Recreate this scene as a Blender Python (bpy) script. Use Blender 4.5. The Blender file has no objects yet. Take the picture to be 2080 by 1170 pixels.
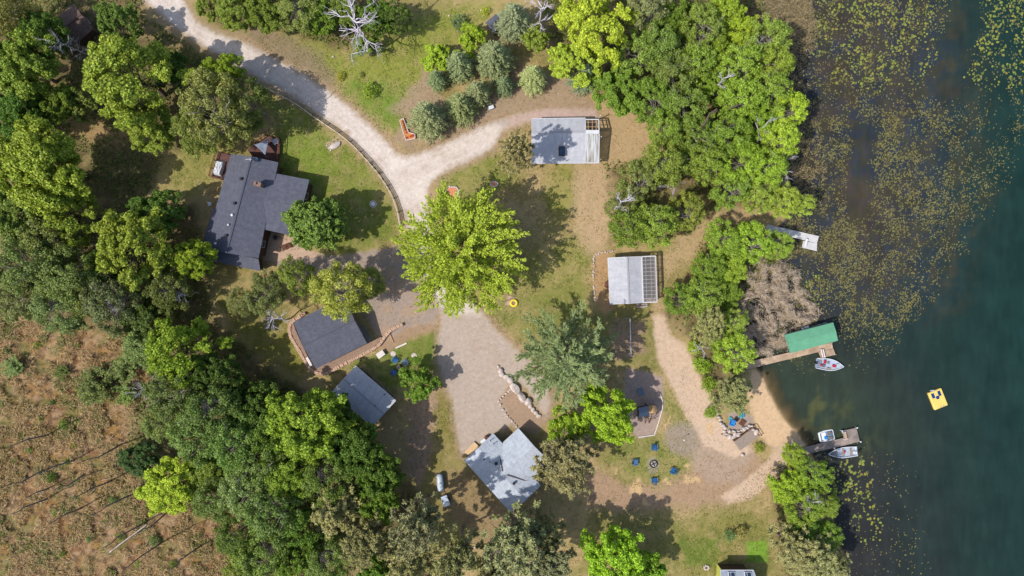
import bpy, math, random
import numpy as np
from mathutils import Vector, Matrix

# ------------------------------------------------------------------ basics
rng = np.random.default_rng(11)
random.seed(5)
scene = bpy.context.scene
COL = scene.collection
CX, CY, S, H = 1040.0, 585.0, 12.0, 115.6      # the drone hangs 115.6 m up; 12 photo pixels to the metre on the ground
R = math.radians

def P(px, py, z=0.0):
    f = (1 - z / H) / S
    return Vector(((px - CX) * f, (CY - py) * f, z))

def ang(dx, dy):
    return math.atan2(-dy, dx)

def lin(c, k=1.0):
    out = []
    for v in c[:3]:
        v = v / 255.0
        v = v / 12.92 if v <= 0.04045 else ((v + 0.055) / 1.055) ** 2.4
        out.append(min(v * k, 0.9))
    return tuple(out)

KG = 0.70      # photo colour of a sunlit flat surface -> base colour

def tag(o, label=None, cat=None, group=None, kind=None):
    if label: o['label'] = label
    if cat: o['category'] = cat
    if group: o['group'] = group
    if kind: o['kind'] = kind
    return o

OFF = {}
def empty(name, loc, label=None, cat=None, group=None, rz=0.0):
    o = bpy.data.objects.new(name, None)
    COL.objects.link(o)
    o.empty_display_size = 0.3
    o.location = loc
    o.rotation_euler = (0, 0, rz)
    tag(o, label, cat, group)
    OFF[o] = Vector(loc) if rz == 0.0 else Vector((0, 0, 0))
    return o

def link_mesh(name, me, parent=None):
    o = bpy.data.objects.new(name, me)
    COL.objects.link(o)
    if parent is not None:
        o.parent = parent
    return o

def copy_tree(o, parent=None):
    c = o.copy()
    COL.objects.link(c)
    if parent is not None:
        c.parent = parent
    for ch in list(o.children):
        copy_tree(ch, c)
    return c

class MB:
    """collects faces, builds ONE mesh object"""
    def __init__(self):
        self.v = []; self.f = []
    def add(self, vs, fs):
        b = len(self.v)
        self.v += [Vector(p) for p in vs]
        self.f += [tuple(b + i for i in q) for q in fs]
        return self
    def box(self, c, s, rz=0.0, m=None):
        x, y, z = s[0] / 2, s[1] / 2, s[2] / 2
        M = Matrix.Rotation(rz, 3, 'Z') if m is None else m
        vs = [Vector(c) + M @ Vector(q) for q in ((-x,-y,-z),(x,-y,-z),(x,y,-z),(-x,y,-z),(-x,-y,z),(x,-y,z),(x,y,z),(-x,y,z))]
        return self.add(vs, [(3,2,1,0),(4,5,6,7),(0,1,5,4),(1,2,6,5),(2,3,7,6),(3,0,4,7)])
    def bar(self, a, b, w, h):
        a, b = Vector(a), Vector(b)
        d = b - a
        q = d.to_track_quat('X', 'Z').to_matrix()
        return self.box((a + b) / 2, (d.length, w, h), m=q)
    def tube(self, a, b, r0, r1=None, n=8, cap=True):
        a, b = Vector(a), Vector(b)
        if r1 is None: r1 = r0
        d = b - a
        if d.length < 1e-6: return self
        q = d.to_track_quat('Z', 'Y').to_matrix()
        vs = []
        for p, r in ((a, r0), (b, r1)):
            for i in range(n):
                t = 2 * math.pi * i / n
                vs.append(p + q @ Vector((r * math.cos(t), r * math.sin(t), 0)))
        fs = [(i, (i + 1) % n, n + (i + 1) % n, n + i) for i in range(n)]
        if cap:
            fs += [tuple(range(n - 1, -1, -1)), tuple(range(n, 2 * n))]
        return self.add(vs, fs)
    def lathe(self, c, prof, n=16, sx=1, sy=1):
        c = Vector(c); vs = []; fs = []
        for r, z in prof:
            for i in range(n):
                t = 2 * math.pi * i / n
                vs.append(c + Vector((r * sx * math.cos(t), r * sy * math.sin(t), z)))
        for k in range(len(prof) - 1):
            for i in range(n):
                j = (i + 1) % n
                fs.append((k*n+i, k*n+j, (k+1)*n+j, (k+1)*n+i))
        fs.append(tuple(range(n - 1, -1, -1)))
        m = (len(prof) - 1) * n
        fs.append(tuple(range(m, m + n)))
        return self.add(vs, fs)
    def prism(self, pts, z0, z1):
        """pts: list of (x,y) counter-clockwise or not"""
        pts = [(p[0], p[1]) for p in pts]
        area = sum(pts[i][0]*pts[(i+1)%len(pts)][1]-pts[(i+1)%len(pts)][0]*pts[i][1] for i in range(len(pts)))
        if area < 0: pts = pts[::-1]
        n = len(pts)
        vs = [(x, y, z0) for x, y in pts] + [(x, y, z1) for x, y in pts]
        fs = [tuple(range(n - 1, -1, -1)), tuple(range(n, 2 * n))]
        fs += [(i, (i + 1) % n, n + (i + 1) % n, n + i) for i in range(n)]
        return self.add(vs, fs)
    def build(self, name, mat, parent=None, smooth=False, bevel=0.0):
        off = OFF.get(parent, Vector((0, 0, 0))) if parent is not None else Vector((0, 0, 0))
        me = bpy.data.meshes.new(name)
        me.from_pydata([tuple(p - off) for p in self.v], [], self.f)
        me.materials.append(mat)
        if smooth:
            me.polygons.foreach_set('use_smooth', [True] * len(me.polygons))
        me.update()
        o = link_mesh(name, me, parent)
        OFF[o] = off
        if bevel:
            b = o.modifiers.new('bevel', 'BEVEL'); b.width = bevel; b.segments = 2; b.limit_method = 'ANGLE'
        return o

# ------------------------------------------------------------------ materials
def new_mat(name):
    m = bpy.data.materials.new(name); m.use_nodes = True
    nt = m.node_tree; nt.nodes.clear()
    return m, nt, nt.nodes, nt.links

def surf(name, rgb, rough=0.7, var=0.25, scale=3.0, detail=6, spec=0.3, metal=0.0, bump=0.0, tint=None, stretch=None, fine=0.0, coord='Object', k=KG):
    """plain procedural surface: two noises vary the base colour (towards tint), a third may bump"""
    m, nt, N, L = new_mat(name)
    out = N.new('ShaderNodeOutputMaterial'); b = N.new('ShaderNodeBsdfPrincipled')
    L.new(b.outputs[0], out.inputs[0])
    b.inputs['Roughness'].default_value = rough
    b.inputs['Metallic'].default_value = metal
    b.inputs['Specular IOR Level'].default_value = spec
    tc = N.new('ShaderNodeTexCoord'); mp = N.new('ShaderNodeMapping')
    L.new(tc.outputs[coord], mp.inputs[0])
    if stretch: mp.inputs['Scale'].default_value = stretch
    base = lin(rgb, k)
    t = lin(tint, k) if tint else tuple(c * (1 - var) for c in base)
    n1 = N.new('ShaderNodeTexNoise'); n1.inputs['Scale'].default_value = scale; n1.inputs['Detail'].default_value = detail
    n1.inputs['Roughness'].default_value = 0.65
    L.new(mp.outputs[0], n1.inputs[0])
    cr = N.new('ShaderNodeValToRGB'); cr.color_ramp.elements[0].position = 0.34; cr.color_ramp.elements[1].position = 0.68
    cr.color_ramp.elements[0].color = (*t, 1); cr.color_ramp.elements[1].color = (*[min(c * (1 + var * 0.35), 0.95) for c in base], 1)
    L.new(n1.outputs[0], cr.inputs[0])
    last = cr.outputs[0]
    if fine:
        n2 = N.new('ShaderNodeTexNoise'); n2.inputs['Scale'].default_value = scale * 9; n2.inputs['Detail'].default_value = 3
        L.new(mp.outputs[0], n2.inputs[0])
        mr = N.new('ShaderNodeMapRange'); mr.inputs[1].default_value = 0.3; mr.inputs[2].default_value = 0.7
        mr.inputs[3].default_value = 1 - fine; mr.inputs[4].default_value = 1 + fine
        L.new(n2.outputs[0], mr.inputs[0])
        mx = N.new('ShaderNodeVectorMath'); mx.operation = 'MULTIPLY'
        L.new(last, mx.inputs[0]); L.new(mr.outputs[0], mx.inputs[1]); last = mx.outputs[0]
    L.new(last, b.inputs['Base Color'])
    if bump:
        bp = N.new('ShaderNodeBump'); bp.inputs['Strength'].default_value = bump; bp.inputs['Distance'].default_value = 0.05
        L.new(n1.outputs[0], bp.inputs['Height']); L.new(bp.outputs[0], b.inputs['Normal'])
    return m

def shingle(name, rgb, rgb2):
    """asphalt shingles: rows across the slope with tabs of slightly different shade, weather streaks down the slope"""
    m, nt, N, L = new_mat(name)
    out = N.new('ShaderNodeOutputMaterial'); b = N.new('ShaderNodeBsdfPrincipled'); L.new(b.outputs[0], out.inputs[0])
    b.inputs['Roughness'].default_value = 0.85; b.inputs['Specular IOR Level'].default_value = 0.25
    uv = N.new('ShaderNodeUVMap'); uv.uv_map = 'UVMap'
    br = N.new('ShaderNodeTexBrick'); br.inputs['Scale'].default_value = 1.0
    br.inputs['Brick Width'].default_value = 0.45; br.inputs['Row Height'].default_value = 0.22
    br.inputs['Mortar Size'].default_value = 0.016; br.inputs['Bias'].default_value = 0.0
    a, c = lin(rgb, KG), lin(rgb2, KG)
    br.inputs['Color1'].default_value = (*a, 1); br.inputs['Color2'].default_value = (*c, 1)
    br.inputs['Mortar'].default_value = (*[x * 0.7 for x in a], 1)
    L.new(uv.outputs[0], br.inputs[0])
    mp = N.new('ShaderNodeMapping'); mp.inputs['Scale'].default_value = (0.9, 0.25, 1)
    L.new(uv.outputs[0], mp.inputs[0])
    n = N.new('ShaderNodeTexNoise'); n.inputs['Scale'].default_value = 1.6; n.inputs['Detail'].default_value = 9; n.inputs['Roughness'].default_value = 0.72
    L.new(mp.outputs[0], n.inputs[0])
    mr = N.new('ShaderNodeMapRange'); mr.inputs[1].default_value = 0.25; mr.inputs[2].default_value = 0.75; mr.inputs[3].default_value = 0.78; mr.inputs[4].default_value = 1.2
    L.new(n.outputs[0], mr.inputs[0])
    mx = N.new('ShaderNodeVectorMath'); mx.operation = 'MULTIPLY'
    L.new(br.outputs[0], mx.inputs[0]); L.new(mr.outputs[0], mx.inputs[1])
    L.new(mx.outputs[0], b.inputs['Base Color'])
    return m

def boards(name, rgb, rgb2, w=0.14, axis=1):
    """deck boards with gaps, running along the local x (axis=1) or y (axis=0)"""
    m, nt, N, L = new_mat(name)
    out = N.new('ShaderNodeOutputMaterial'); b = N.new('ShaderNodeBsdfPrincipled'); L.new(b.outputs[0], out.inputs[0])
    b.inputs['Roughness'].default_value = 0.75; b.inputs['Specular IOR Level'].default_value = 0.25
    tc = N.new('ShaderNodeTexCoord')
    br = N.new('ShaderNodeTexBrick'); br.inputs['Scale'].default_value = 1.0; br.offset = 0.5
    br.inputs['Brick Width'].default_value = 2.4; br.inputs['Row Height'].default_value = w; br.inputs['Mortar Size'].default_value = 0.012
    a, c = lin(rgb, KG), lin(rgb2, KG)
    br.inputs['Color1'].default_value = (*a, 1); br.inputs['Color2'].default_value = (*c, 1); br.inputs['Mortar'].default_value = (*[x * 0.3 for x in a], 1)
    mp = N.new('ShaderNodeMapping')
    if axis == 0: mp.inputs['Rotation'].default_value = (0, 0, R(90))
    L.new(tc.outputs['Object'], mp.inputs[0]); L.new(mp.outputs[0], br.inputs[0])
    n = N.new('ShaderNodeTexNoise'); n.inputs['Scale'].default_value = 1.3; n.inputs['Detail'].default_value = 8
    L.new(tc.outputs['Object'], n.inputs[0])
    mr = N.new('ShaderNodeMapRange'); mr.inputs[1].default_value = 0.3; mr.inputs[2].default_value = 0.7; mr.inputs[3].default_value = 0.75; mr.inputs[4].default_value = 1.15
    L.new(n.outputs[0], mr.inputs[0])
    mx = N.new('ShaderNodeVectorMath'); mx.operation = 'MULTIPLY'
    L.new(br.outputs[0], mx.inputs[0]); L.new(mr.outputs[0], mx.inputs[1]); L.new(mx.outputs[0], b.inputs['Base Color'])
    return m

def foliage(name, transl=0.32, hue=(1.25, 1.12, 0.6), lo=0.62, hi=1.35):
    """leaf material: colour of the plant (Object colour) varied leaf by leaf (attribute 'var')"""
    m, nt, N, L = new_mat(name)
    out = N.new('ShaderNodeOutputMaterial')
    oi = N.new('ShaderNodeObjectInfo'); at = N.new('ShaderNodeAttribute'); at.attribute_name = 'var'
    mr = N.new('ShaderNodeMapRange'); mr.inputs[3].default_value = lo; mr.inputs[4].default_value = hi
    L.new(at.outputs['Fac'], mr.inputs[0])
    mul = N.new('ShaderNodeVectorMath'); mul.operation = 'MULTIPLY'
    L.new(oi.outputs['Color'], mul.inputs[0]); L.new(mr.outputs[0], mul.inputs[1])
    m2 = N.new('ShaderNodeVectorMath'); m2.operation = 'MULTIPLY'; m2.inputs[1].default_value = hue
    L.new(mul.outputs[0], m2.inputs[0])
    mix = N.new('ShaderNodeMix'); mix.data_type = 'RGBA'
    at2 = N.new('ShaderNodeAttribute'); at2.attribute_name = 'var2'
    mr2 = N.new('ShaderNodeMapRange'); mr2.inputs[1].default_value = 0.35; mr2.inputs[2].default_value = 1.0
    L.new(at2.outputs['Fac'], mr2.inputs[0])
    L.new(mr2.outputs[0], mix.inputs[0]); L.new(mul.outputs[0], mix.inputs[6]); L.new(m2.outputs[0], mix.inputs[7])
    d = N.new('ShaderNodeBsdfPrincipled'); d.inputs['Roughness'].default_value = 0.55; d.inputs['Specular IOR Level'].default_value = 0.25
    t = N.new('ShaderNodeBsdfTranslucent'); ms = N.new('ShaderNodeMixShader')
    ms.inputs[0].default_value = transl
    L.new(mix.outputs[2], d.inputs['Base Color']); L.new(mix.outputs[2], t.inputs[0])
    L.new(d.outputs[0], ms.inputs[1]); L.new(t.outputs[0], ms.inputs[2]); L.new(ms.outputs[0], out.inputs[0])
    return m

M = {}
M['leaf'] = foliage('leaf', 0.32, (1.16, 1.08, 0.7), .58, 1.4)
M['needle'] = foliage('needle', 0.15, (1.1, 1.05, 0.85), 0.6, 1.35)
M['blade'] = foliage('dry_blade', 0.2, (1.02, 0.92, 0.66), 0.5, 1.5)
M['reed'] = foliage('grey_reed', 0.15, (1.0, 0.93, 0.82), 0.5, 1.45)
def bark_mat():
    m, nt, N, L = new_mat('bark')
    out = N.new('ShaderNodeOutputMaterial'); b = N.new('ShaderNodeBsdfPrincipled'); L.new(b.outputs[0], out.inputs[0])
    b.inputs['Roughness'].default_value = 0.85; b.inputs['Specular IOR Level'].default_value = 0.2
    oi = N.new('ShaderNodeObjectInfo'); tc = N.new('ShaderNodeTexCoord')
    n = N.new('ShaderNodeTexNoise'); n.inputs['Scale'].default_value = 2.5; n.inputs['Detail'].default_value = 5
    L.new(tc.outputs['Object'], n.inputs[0])
    mr = N.new('ShaderNodeMapRange'); mr.inputs[1].default_value = 0.3; mr.inputs[2].default_value = 0.65; mr.inputs[3].default_value = 0.45; mr.inputs[4].default_value = 1.1
    L.new(n.outputs[0], mr.inputs[0])
    mx = N.new('ShaderNodeVectorMath'); mx.operation = 'MULTIPLY'
    L.new(oi.outputs['Color'], mx.inputs[0]); L.new(mr.outputs[0], mx.inputs[1]); L.new(mx.outputs[0], b.inputs['Base Color'])
    return m
M['bark'] = bark_mat()
M['shingle_dark'] = shingle('charcoal_shingle', (102, 104, 116), (90, 91, 104))
M['shingle_light'] = shingle('pale_grey_shingle', (204, 202, 206), (192, 192, 196))
M['shingle_blue'] = shingle('blue_grey_shingle', (200, 205, 212), (180, 187, 197))
M['shingle_slate'] = shingle('slate_grey_shingle', (186, 192, 202), (170, 178, 190))
M['shingle_brown'] = shingle('brown_shingle', (125, 100, 88), (98, 80, 72))
M['trim'] = surf('white_trim', (225, 224, 226), 0.6, 0.12, 2)
M['wall_tan'] = surf('tan_siding', (150, 128, 104), 0.8, 0.2, 2, stretch=(1, 1, 6))
M['wall_grey'] = surf('grey_siding', (120, 122, 126), 0.8, 0.2, 2, stretch=(1, 1, 6))
M['wall_brown_or_shade'] = surf('brown_siding_or_shade', (92, 70, 58), 0.8, 0.25, 2, stretch=(1, 1, 6))  # real brown siding, and shade put into the walls of the bottom house
M['wall_lime'] = surf('lime_yellow_siding', (205, 205, 95), 0.8, 0.15, 2, stretch=(1, 1, 6))
M['fascia'] = surf('brown_flashing', (88, 66, 62), 0.6, 0.2, 3)
M['glass'] = surf('dark_glass', (38, 60, 82), 0.08, 0.1, 2, spec=0.6)
M['black'] = surf('black_metal', (38, 38, 42), 0.45, 0.2, 6)
M['steel'] = surf('galvanised_steel', (190, 192, 196), 0.35, 0.15, 5, metal=0.4)
M['white'] = surf('white_plastic', (236, 236, 238), 0.4, 0.06, 3)
M['brick'] = surf('chimney_brick', (150, 120, 104), 0.85, 0.3, 7)
M['deck_red'] = boards('red_brown_deck', (122, 84, 74), (104, 70, 64))
M['deck_grey'] = boards('weathered_dock', (176, 156, 142), (158, 140, 128))
M['deck_tan'] = boards('tan_dock_boards', (206, 176, 146), (186, 158, 132), axis=0)
M['deck_pale'] = boards('pale_plank', (214, 210, 206), (200, 197, 196), axis=0)
M['wood'] = surf('raw_timber', (196, 158, 112), 0.8, 0.3, 4, stretch=(1, 1, 1))
M['wood_old'] = surf('weathered_timber', (166, 148, 132), 0.85, 0.3, 5)
M['wood_dark'] = surf('dark_timber', (112, 72, 50), 0.8, 0.3, 5)
M['stone'] = surf('field_stone', (226, 212, 202), 0.9, 0.25, 2.2, tint=(186, 168, 156), bump=0.5, fine=0.15)
M['stone_pink'] = surf('pink_wall_stone', (224, 188, 160), 0.9, 0.3, 3.5, tint=(186, 150, 126), bump=0.5, fine=0.15)
M['canopy'] = surf('green_canvas', (108, 172, 134), 0.6, 0.16, 0.8)
M['tarp_white'] = surf('white_tarp', (232, 234, 238), 0.35, 0.12, 3)
M['tarp_grey'] = surf('grey_canvas', (132, 144, 162), 0.7, 0.2, 2)
M['chair_blue'] = surf('blue_paint', (48, 104, 158), 0.45, 0.2, 5)
M['chair_pale'] = surf('pale_blue_paint', (110, 136, 160), 0.5, 0.2, 5)
M['chair_bright'] = surf('bright_blue_paint', (24, 140, 220), 0.45, 0.15, 5)
M['chair_teal'] = surf('turquoise_paint', (70, 170, 180), 0.45, 0.15, 5)
M['yellow'] = surf('yellow_vinyl', (248, 212, 112), 0.4, 0.06, 1.2)
M['yellow_deep'] = surf('bright_yellow_rubber', (250, 220, 70), 0.4, 0.08, 2)
M['navy'] = surf('navy_mat', (24, 62, 124), 0.6, 0.15, 4)
M['red'] = surf('red_vinyl', (196, 44, 62), 0.5, 0.15, 5)
M['alu'] = surf('bare_aluminium_hull', (206, 216, 228), 0.3, 0.1, 3, metal=0.25)
M['tank'] = surf('pale_tank_paint', (205, 214, 222), 0.35, 0.15, 4)
M['mulch_orange'] = surf('orange_mulch', (224, 146, 82), 0.9, 0.35, 7, fine=0.2)
M['coral'] = surf('coral_flowers', (226, 152, 118), 0.9, 0.4, 8, tint=(196, 116, 84))
M['pergola_panel'] = None
M['net'] = surf('net_cord', (150, 160, 180), 0.8, 0.1, 5)
M['ash'] = surf('fire_ash', (205, 196, 190), 0.95, 0.5, 7, tint=(90, 84, 82))
M['concrete'] = surf('old_concrete', (150, 145, 138), 0.9, 0.25, 2, fine=0.1)
M['pipe'] = surf('white_pipe', (236, 224, 216), 0.5, 0.1, 3)
M['rust'] = surf('rusty_steel', (120, 74, 58), 0.8, 0.35, 6)

def panel_mat():
    m, nt, N, L = new_mat('translucent_corrugated_panel')
    out = N.new('ShaderNodeOutputMaterial'); b = N.new('ShaderNodeBsdfPrincipled')
    tc = N.new('ShaderNodeTexCoord'); w = N.new('ShaderNodeTexNoise'); w.inputs['Scale'].default_value = 1.0
    mp = N.new('ShaderNodeMapping'); mp.inputs['Scale'].default_value = (4.0, 0.35, 1)
    L.new(tc.outputs['Object'], mp.inputs[0]); L.new(mp.outputs[0], w.inputs[0])
    cr = N.new('ShaderNodeValToRGB'); cr.color_ramp.elements[0].position = 0.38; cr.color_ramp.elements[1].position = 0.6
    cr.color_ramp.elements[0].color = (*lin((178, 166, 150), KG), 1); cr.color_ramp.elements[1].color = (*lin((238, 240, 240), KG), 1)
    L.new(w.outputs[0], cr.inputs[0]); L.new(cr.outputs[0], b.inputs['Base Color']); b.inputs['Roughness'].default_value = 0.4
    tr = N.new('ShaderNodeBsdfTransparent'); ms = N.new('ShaderNodeMixShader'); ms.inputs[0].default_value = 0.85
    L.new(tr.outputs[0], ms.inputs[1]); L.new(b.outputs[0], ms.inputs[2]); L.new(ms.outputs[0], out.inputs[0])
    return m
M['pergola_panel'] = panel_mat()
def clear_panel():
    m, nt, N, L = new_mat('clear_corrugated_panel')
    out = N.new('ShaderNodeOutputMaterial'); b = N.new('ShaderNodeBsdfPrincipled')
    b.inputs['Base Color'].default_value = (*lin((190, 190, 190), KG), 1); b.inputs['Roughness'].default_value = 0.25
    tr = N.new('ShaderNodeBsdfTransparent'); tr.inputs[0].default_value = (0.85, 0.85, 0.85, 1)
    ms = N.new('ShaderNodeMixShader'); ms.inputs[0].default_value = 0.28
    L.new(tr.outputs[0], ms.inputs[1]); L.new(b.outputs[0], ms.inputs[2]); L.new(ms.outputs[0], out.inputs[0])
    return m
M['clear_panel'] = clear_panel()
# ------------------------------------------------------------------ numeric helpers
_T = np.random.default_rng(3).random((256, 256))
def vnoise(x, y, s=1.0, ox=0.0):
    x = x * s + ox * 17.3; y = y * s + ox * 9.1
    xi = np.floor(x).astype(int); yi = np.floor(y).astype(int)
    fx = x - xi; fy = y - yi
    fx = fx * fx * (3 - 2 * fx); fy = fy * fy * (3 - 2 * fy)
    a = _T[xi & 255, yi & 255]; b = _T[(xi + 1) & 255, yi & 255]; c = _T[xi & 255, (yi + 1) & 255]; d = _T[(xi + 1) & 255, (yi + 1) & 255]
    return (a * (1 - fx) + b * fx) * (1 - fy) + (c * (1 - fx) + d * fx) * fy
def fbm(x, y, s, o=4, ox=0.0, g=0.55):
    t = 0; a = 1.0; n = 0
    for i in range(o):
        t = t + a * vnoise(x, y, s * 2 ** i, ox + i * 3.7); n += a; a *= g
    return t / n
def sdf(x, y, poly):
    """signed distance, positive inside (same unit as the input)"""
    p = np.array(poly, float); n = len(p)
    d = np.full(x.shape, 1e18); ins = np.zeros(x.shape, bool)
    for i in range(n):
        ax, ay = p[i]; bx, by = p[(i + 1) % n]
        ex, ey = bx - ax, by - ay
        wx, wy = x - ax, y - ay
        t = np.clip((wx * ex + wy * ey) / (ex * ex + ey * ey + 1e-12), 0, 1)
        d = np.minimum(d, (wx - t * ex) ** 2 + (wy - t * ey) ** 2)
        c = ((ay > y) != (by > y)) & (x < (bx - ax) * (y - ay) / (by - ay + 1e-12) + ax)
        ins ^= c
    d = np.sqrt(d)
    return np.where(ins, d, -d)
def sstep(a, b, v):
    t = np.clip((v - a) / (b - a), 0, 1)
    return t * t * (3 - 2 * t)
def smooth_poly(pts, it=2):
    for _ in range(it):
        q = []
        for i in range(len(pts)):
            a, b = pts[i], pts[(i + 1) % len(pts)]
            q += [(a[0]*.75+b[0]*.25, a[1]*.75+b[1]*.25), (a[0]*.25+b[0]*.75, a[1]*.25+b[1]*.75)]
        pts = q
    return pts

# ------------------------------------------------------------------ the plan of the place (photo pixels at ground level)
WATER = [(1505,-400),(1512,0),(1535,60),(1598,140),(1612,230),(1596,300),(1606,400),(1602,440),(1570,470),(1590,530),(1560,560),(1510,575),(1498,650),(1520,720),(1540,752),(1560,795),(1588,850),(1622,884),(1642,912),(1664,950),(1676,1000),(1694,1060),(1722,1170),(1760,1700),(12000,3000),(12000,-3000),(1505,-3000)]
WATER_S = smooth_poly(WATER, 2)
ROAD = [(285,-60),(290,0),(338,42),(395,85),(445,112),(520,160),(575,185),(640,228),(700,270),(748,322),(790,372),(818,430),(826,478),(838,520),(860,560),(880,600),(896,640),(890,690),(889,740),(905,785),(920,820),(925,870),(938,925),(985,895),(1002,882),(1040,862),(1048,868),(1015,812),(1040,770),(1070,790),(1108,850),(1120,820),(1108,770),(1078,732),(1042,702),(1008,668),(982,636),(955,610),(920,560),(902,515),(886,470),(880,440),(870,420),(868,396),(876,370),(902,350),(960,325),(1000,303),(1022,265),(1080,246),(1214,242),(1212,221),(1110,221),(1060,229),(1000,246),(960,262),(900,292),(868,304),(822,318),(806,312),(790,290),(750,250),(690,200),(620,150),(560,120),(510,90),(440,65),(400,45),(370,0),(362,-60)]
SPUR = [(550,480),(600,512),(680,520),(760,508),(820,500),(870,560),(892,620),(888,655),(850,662),(822,668),(790,690),(770,690),(742,640),(735,610),(690,590),(640,560),(575,545),(530,520)]
GRAVEL_W = [(284,-60),(290,0),(338,42),(395,85),(445,112),(560,172),(640,228),(700,270),(748,322),(790,372),(818,430),(826,478),(850,540),(892,620),(940,640),(985,640),(955,610),(902,515),(880,440),(868,396),(876,370),(902,350),(1000,303),(1030,262),(1000,246),(900,292),(822,318),(790,290),(690,200),(560,120),(440,65),(400,45),(362,-60)]
DRIVE_TAN = [(1030,235),(1060,229),(1110,221),(1212,221),(1214,242),(1080,246),(1040,258)]
LAWN_GREEN = [
 ([(545,185),(640,240),(700,288),(755,348),(795,410),(806,470),(720,525),(620,500),(560,330)], (104,114,42), 14, .85),
 ([(560,60),(700,110),(860,30),(1010,0),(1000,40),(900,110),(850,200),(800,262),(760,240),(690,180)], (122,128,48), 22, .75),
 ([(690,170),(760,160),(830,190),(810,265),(780,260)], (98,120,44), 18, .8),
 ([(880,350),(960,332),(1010,315),(1060,330),(1000,400),(900,420)], (112,118,48), 10, .7),
 ([(440,600),(560,600),(600,680),(640,755),(600,780),(480,700)], (112,106,46), 14, .8),
 ([(660,765),(760,718),(830,700),(888,672),(892,740),(860,760),(800,800),(740,740)], (96,112,42), 7, .9),
 ([(985,610),(1060,600),(1180,560),(1200,640),(1160,700),(1060,690),(1020,660)], (104,110,50), 16, .7),
 ([(1120,335),(1170,335),(1175,420),(1140,440),(1100,400)], (122,122,46), 14, .7),
 ([(1000,560),(1160,480),(1200,520),(1180,600),(1060,610)], (126,122,62), 22, .7),
 ([(1230,930),(1290,880),(1330,880),(1400,920),(1400,975),(1330,985),(1240,950)], (118,118,62), 12, .8),
 ([(1350,780),(1400,850),(1420,900),(1370,880),(1340,830)], (128,122,70), 9, .7),
 ([(1200,1040),(1400,1050),(1560,1030),(1580,1180),(1180,1180)], (120,112,62), 18, .75),
 ([(1385,1092),(1462,1094),(1464,1150),(1388,1150)], (92,108,40), 8, .85),
 ([(1516,1100),(1558,1098),(1560,1142),(1518,1142)], (110,138,48), 2, 1.0),
 ([(1180,640),(1320,630),(1345,760),(1260,740),(1190,740)], (108,104,56), 14, .7),
 ([(870,800),(915,790),(925,900),(900,950),(860,960),(890,880)], (122,108,62), 8, .8),
 ([(420,290),(480,260),(480,310),(440,360),(380,420),(330,340)], (128,122,66), 18, .6),
 ([(1310,500),(1460,420),(1480,440),(1380,540),(1340,560)], (150,134,80), 14, .7),
 ([(570,280),(650,270),(690,330),(640,390),(590,330)], (112,126,48), 12, .6),
]
DIRT = [
 ([(470,58),(560,62),(640,100),(684,150),(670,185),(620,148),(540,108)], (140,122,94), 12, .9),
 ([(868,140),(890,190),(960,230),(1060,130),(1130,150),(1215,205),(1215,226),(1060,225),(962,258),(885,292),(826,300),(800,285),(830,235),(790,225),(840,180)], (160,136,110), 11, .9),
 ([(1215,195),(1345,235),(1345,300),(1290,330),(1240,340),(1215,240)], (176,148,108), 14, .9),
 ([(1172,330),(1240,330),(1250,420),(1230,510),(1190,520),(1165,430)], (182,154,118), 18, .8),
 ([(1330,520),(1480,412),(1550,418),(1550,440),(1480,450),(1400,530),(1345,570),(1345,640),(1325,640)], (178,150,112), 13, .85),
 ([(1014,812),(1040,778),(1110,852),(1090,885),(1046,868)], (164,136,114), 3.5, .9),
 ([(745,700),(800,668),(860,640),(890,640),(884,668),(830,690),(790,715)], (164,134,108), 6, .9),
 ([(1206,512),(1240,512),(1244,625),(1225,640),(1206,610)], (176,140,100), 3, .9),
 ([(1205,945),(1260,985),(1330,990),(1400,965),(1440,900),(1530,905),(1560,960),(1500,1018),(1470,1030),(1380,1030),(1260,1040),(1190,1020)], (166,136,108), 13, .95),
 ([(1350,860),(1410,870),(1440,900),(1400,935),(1360,915)], (158,136,112), 10, .8),
 ([(1430,880),(1500,870),(1530,920),(1500,985),(1440,980),(1400,940)], (170,148,128), 12, .7),
 ([(1478,838),(1500,832),(1530,846),(1530,862),(1500,880),(1482,872)], (166,146,130), 3, 1),
 ([(1326,640),(1350,640),(1362,680),(1392,700),(1410,740),(1438,800),(1452,850),(1500,895),(1530,915),(1490,930),(1430,905),(1395,850),(1370,795),(1340,740),(1330,700)], (200,172,144), 5, 1),
 ([(1272,748),(1346,765),(1348,822),(1328,884),(1296,891),(1262,850)], (166,144,130), 2.5, 1),
 ([(1240,652),(1306,650),(1310,722),(1246,726)], (160,130,110), 8, .8),
 ([(830,800),(892,790),(880,850),(872,930),(850,990),(830,960)], (166,136,112), 8, .9),
 ([(1110,700),(1150,740),(1120,860),(1080,740)], (150,128,110), 12, .6),
 ([(660,288),(690,276),(696,290),(668,308)], (176,154,124), 3, .9),
 ([(880,960),(960,950),(1040,1060),(1000,1120),(920,1060)], (150,124,90), 16, .8),
 ([(118,228),(240,238),(270,285),(220,300),(140,270)], (168,138,92), 10, .8),
 ([(1545,885),(1590,870),(1640,905),(1612,925),(1580,965),(1525,1015),(1480,1024),(1465,1008),(1500,985),(1550,945),(1575,915)], (196,168,140), 5, 1),
]
BEACH = [(1528,752),(1548,756),(1566,800),(1592,850),(1630,886),(1610,905),(1570,905),(1540,885),(1530,850),(1518,800)]
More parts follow.
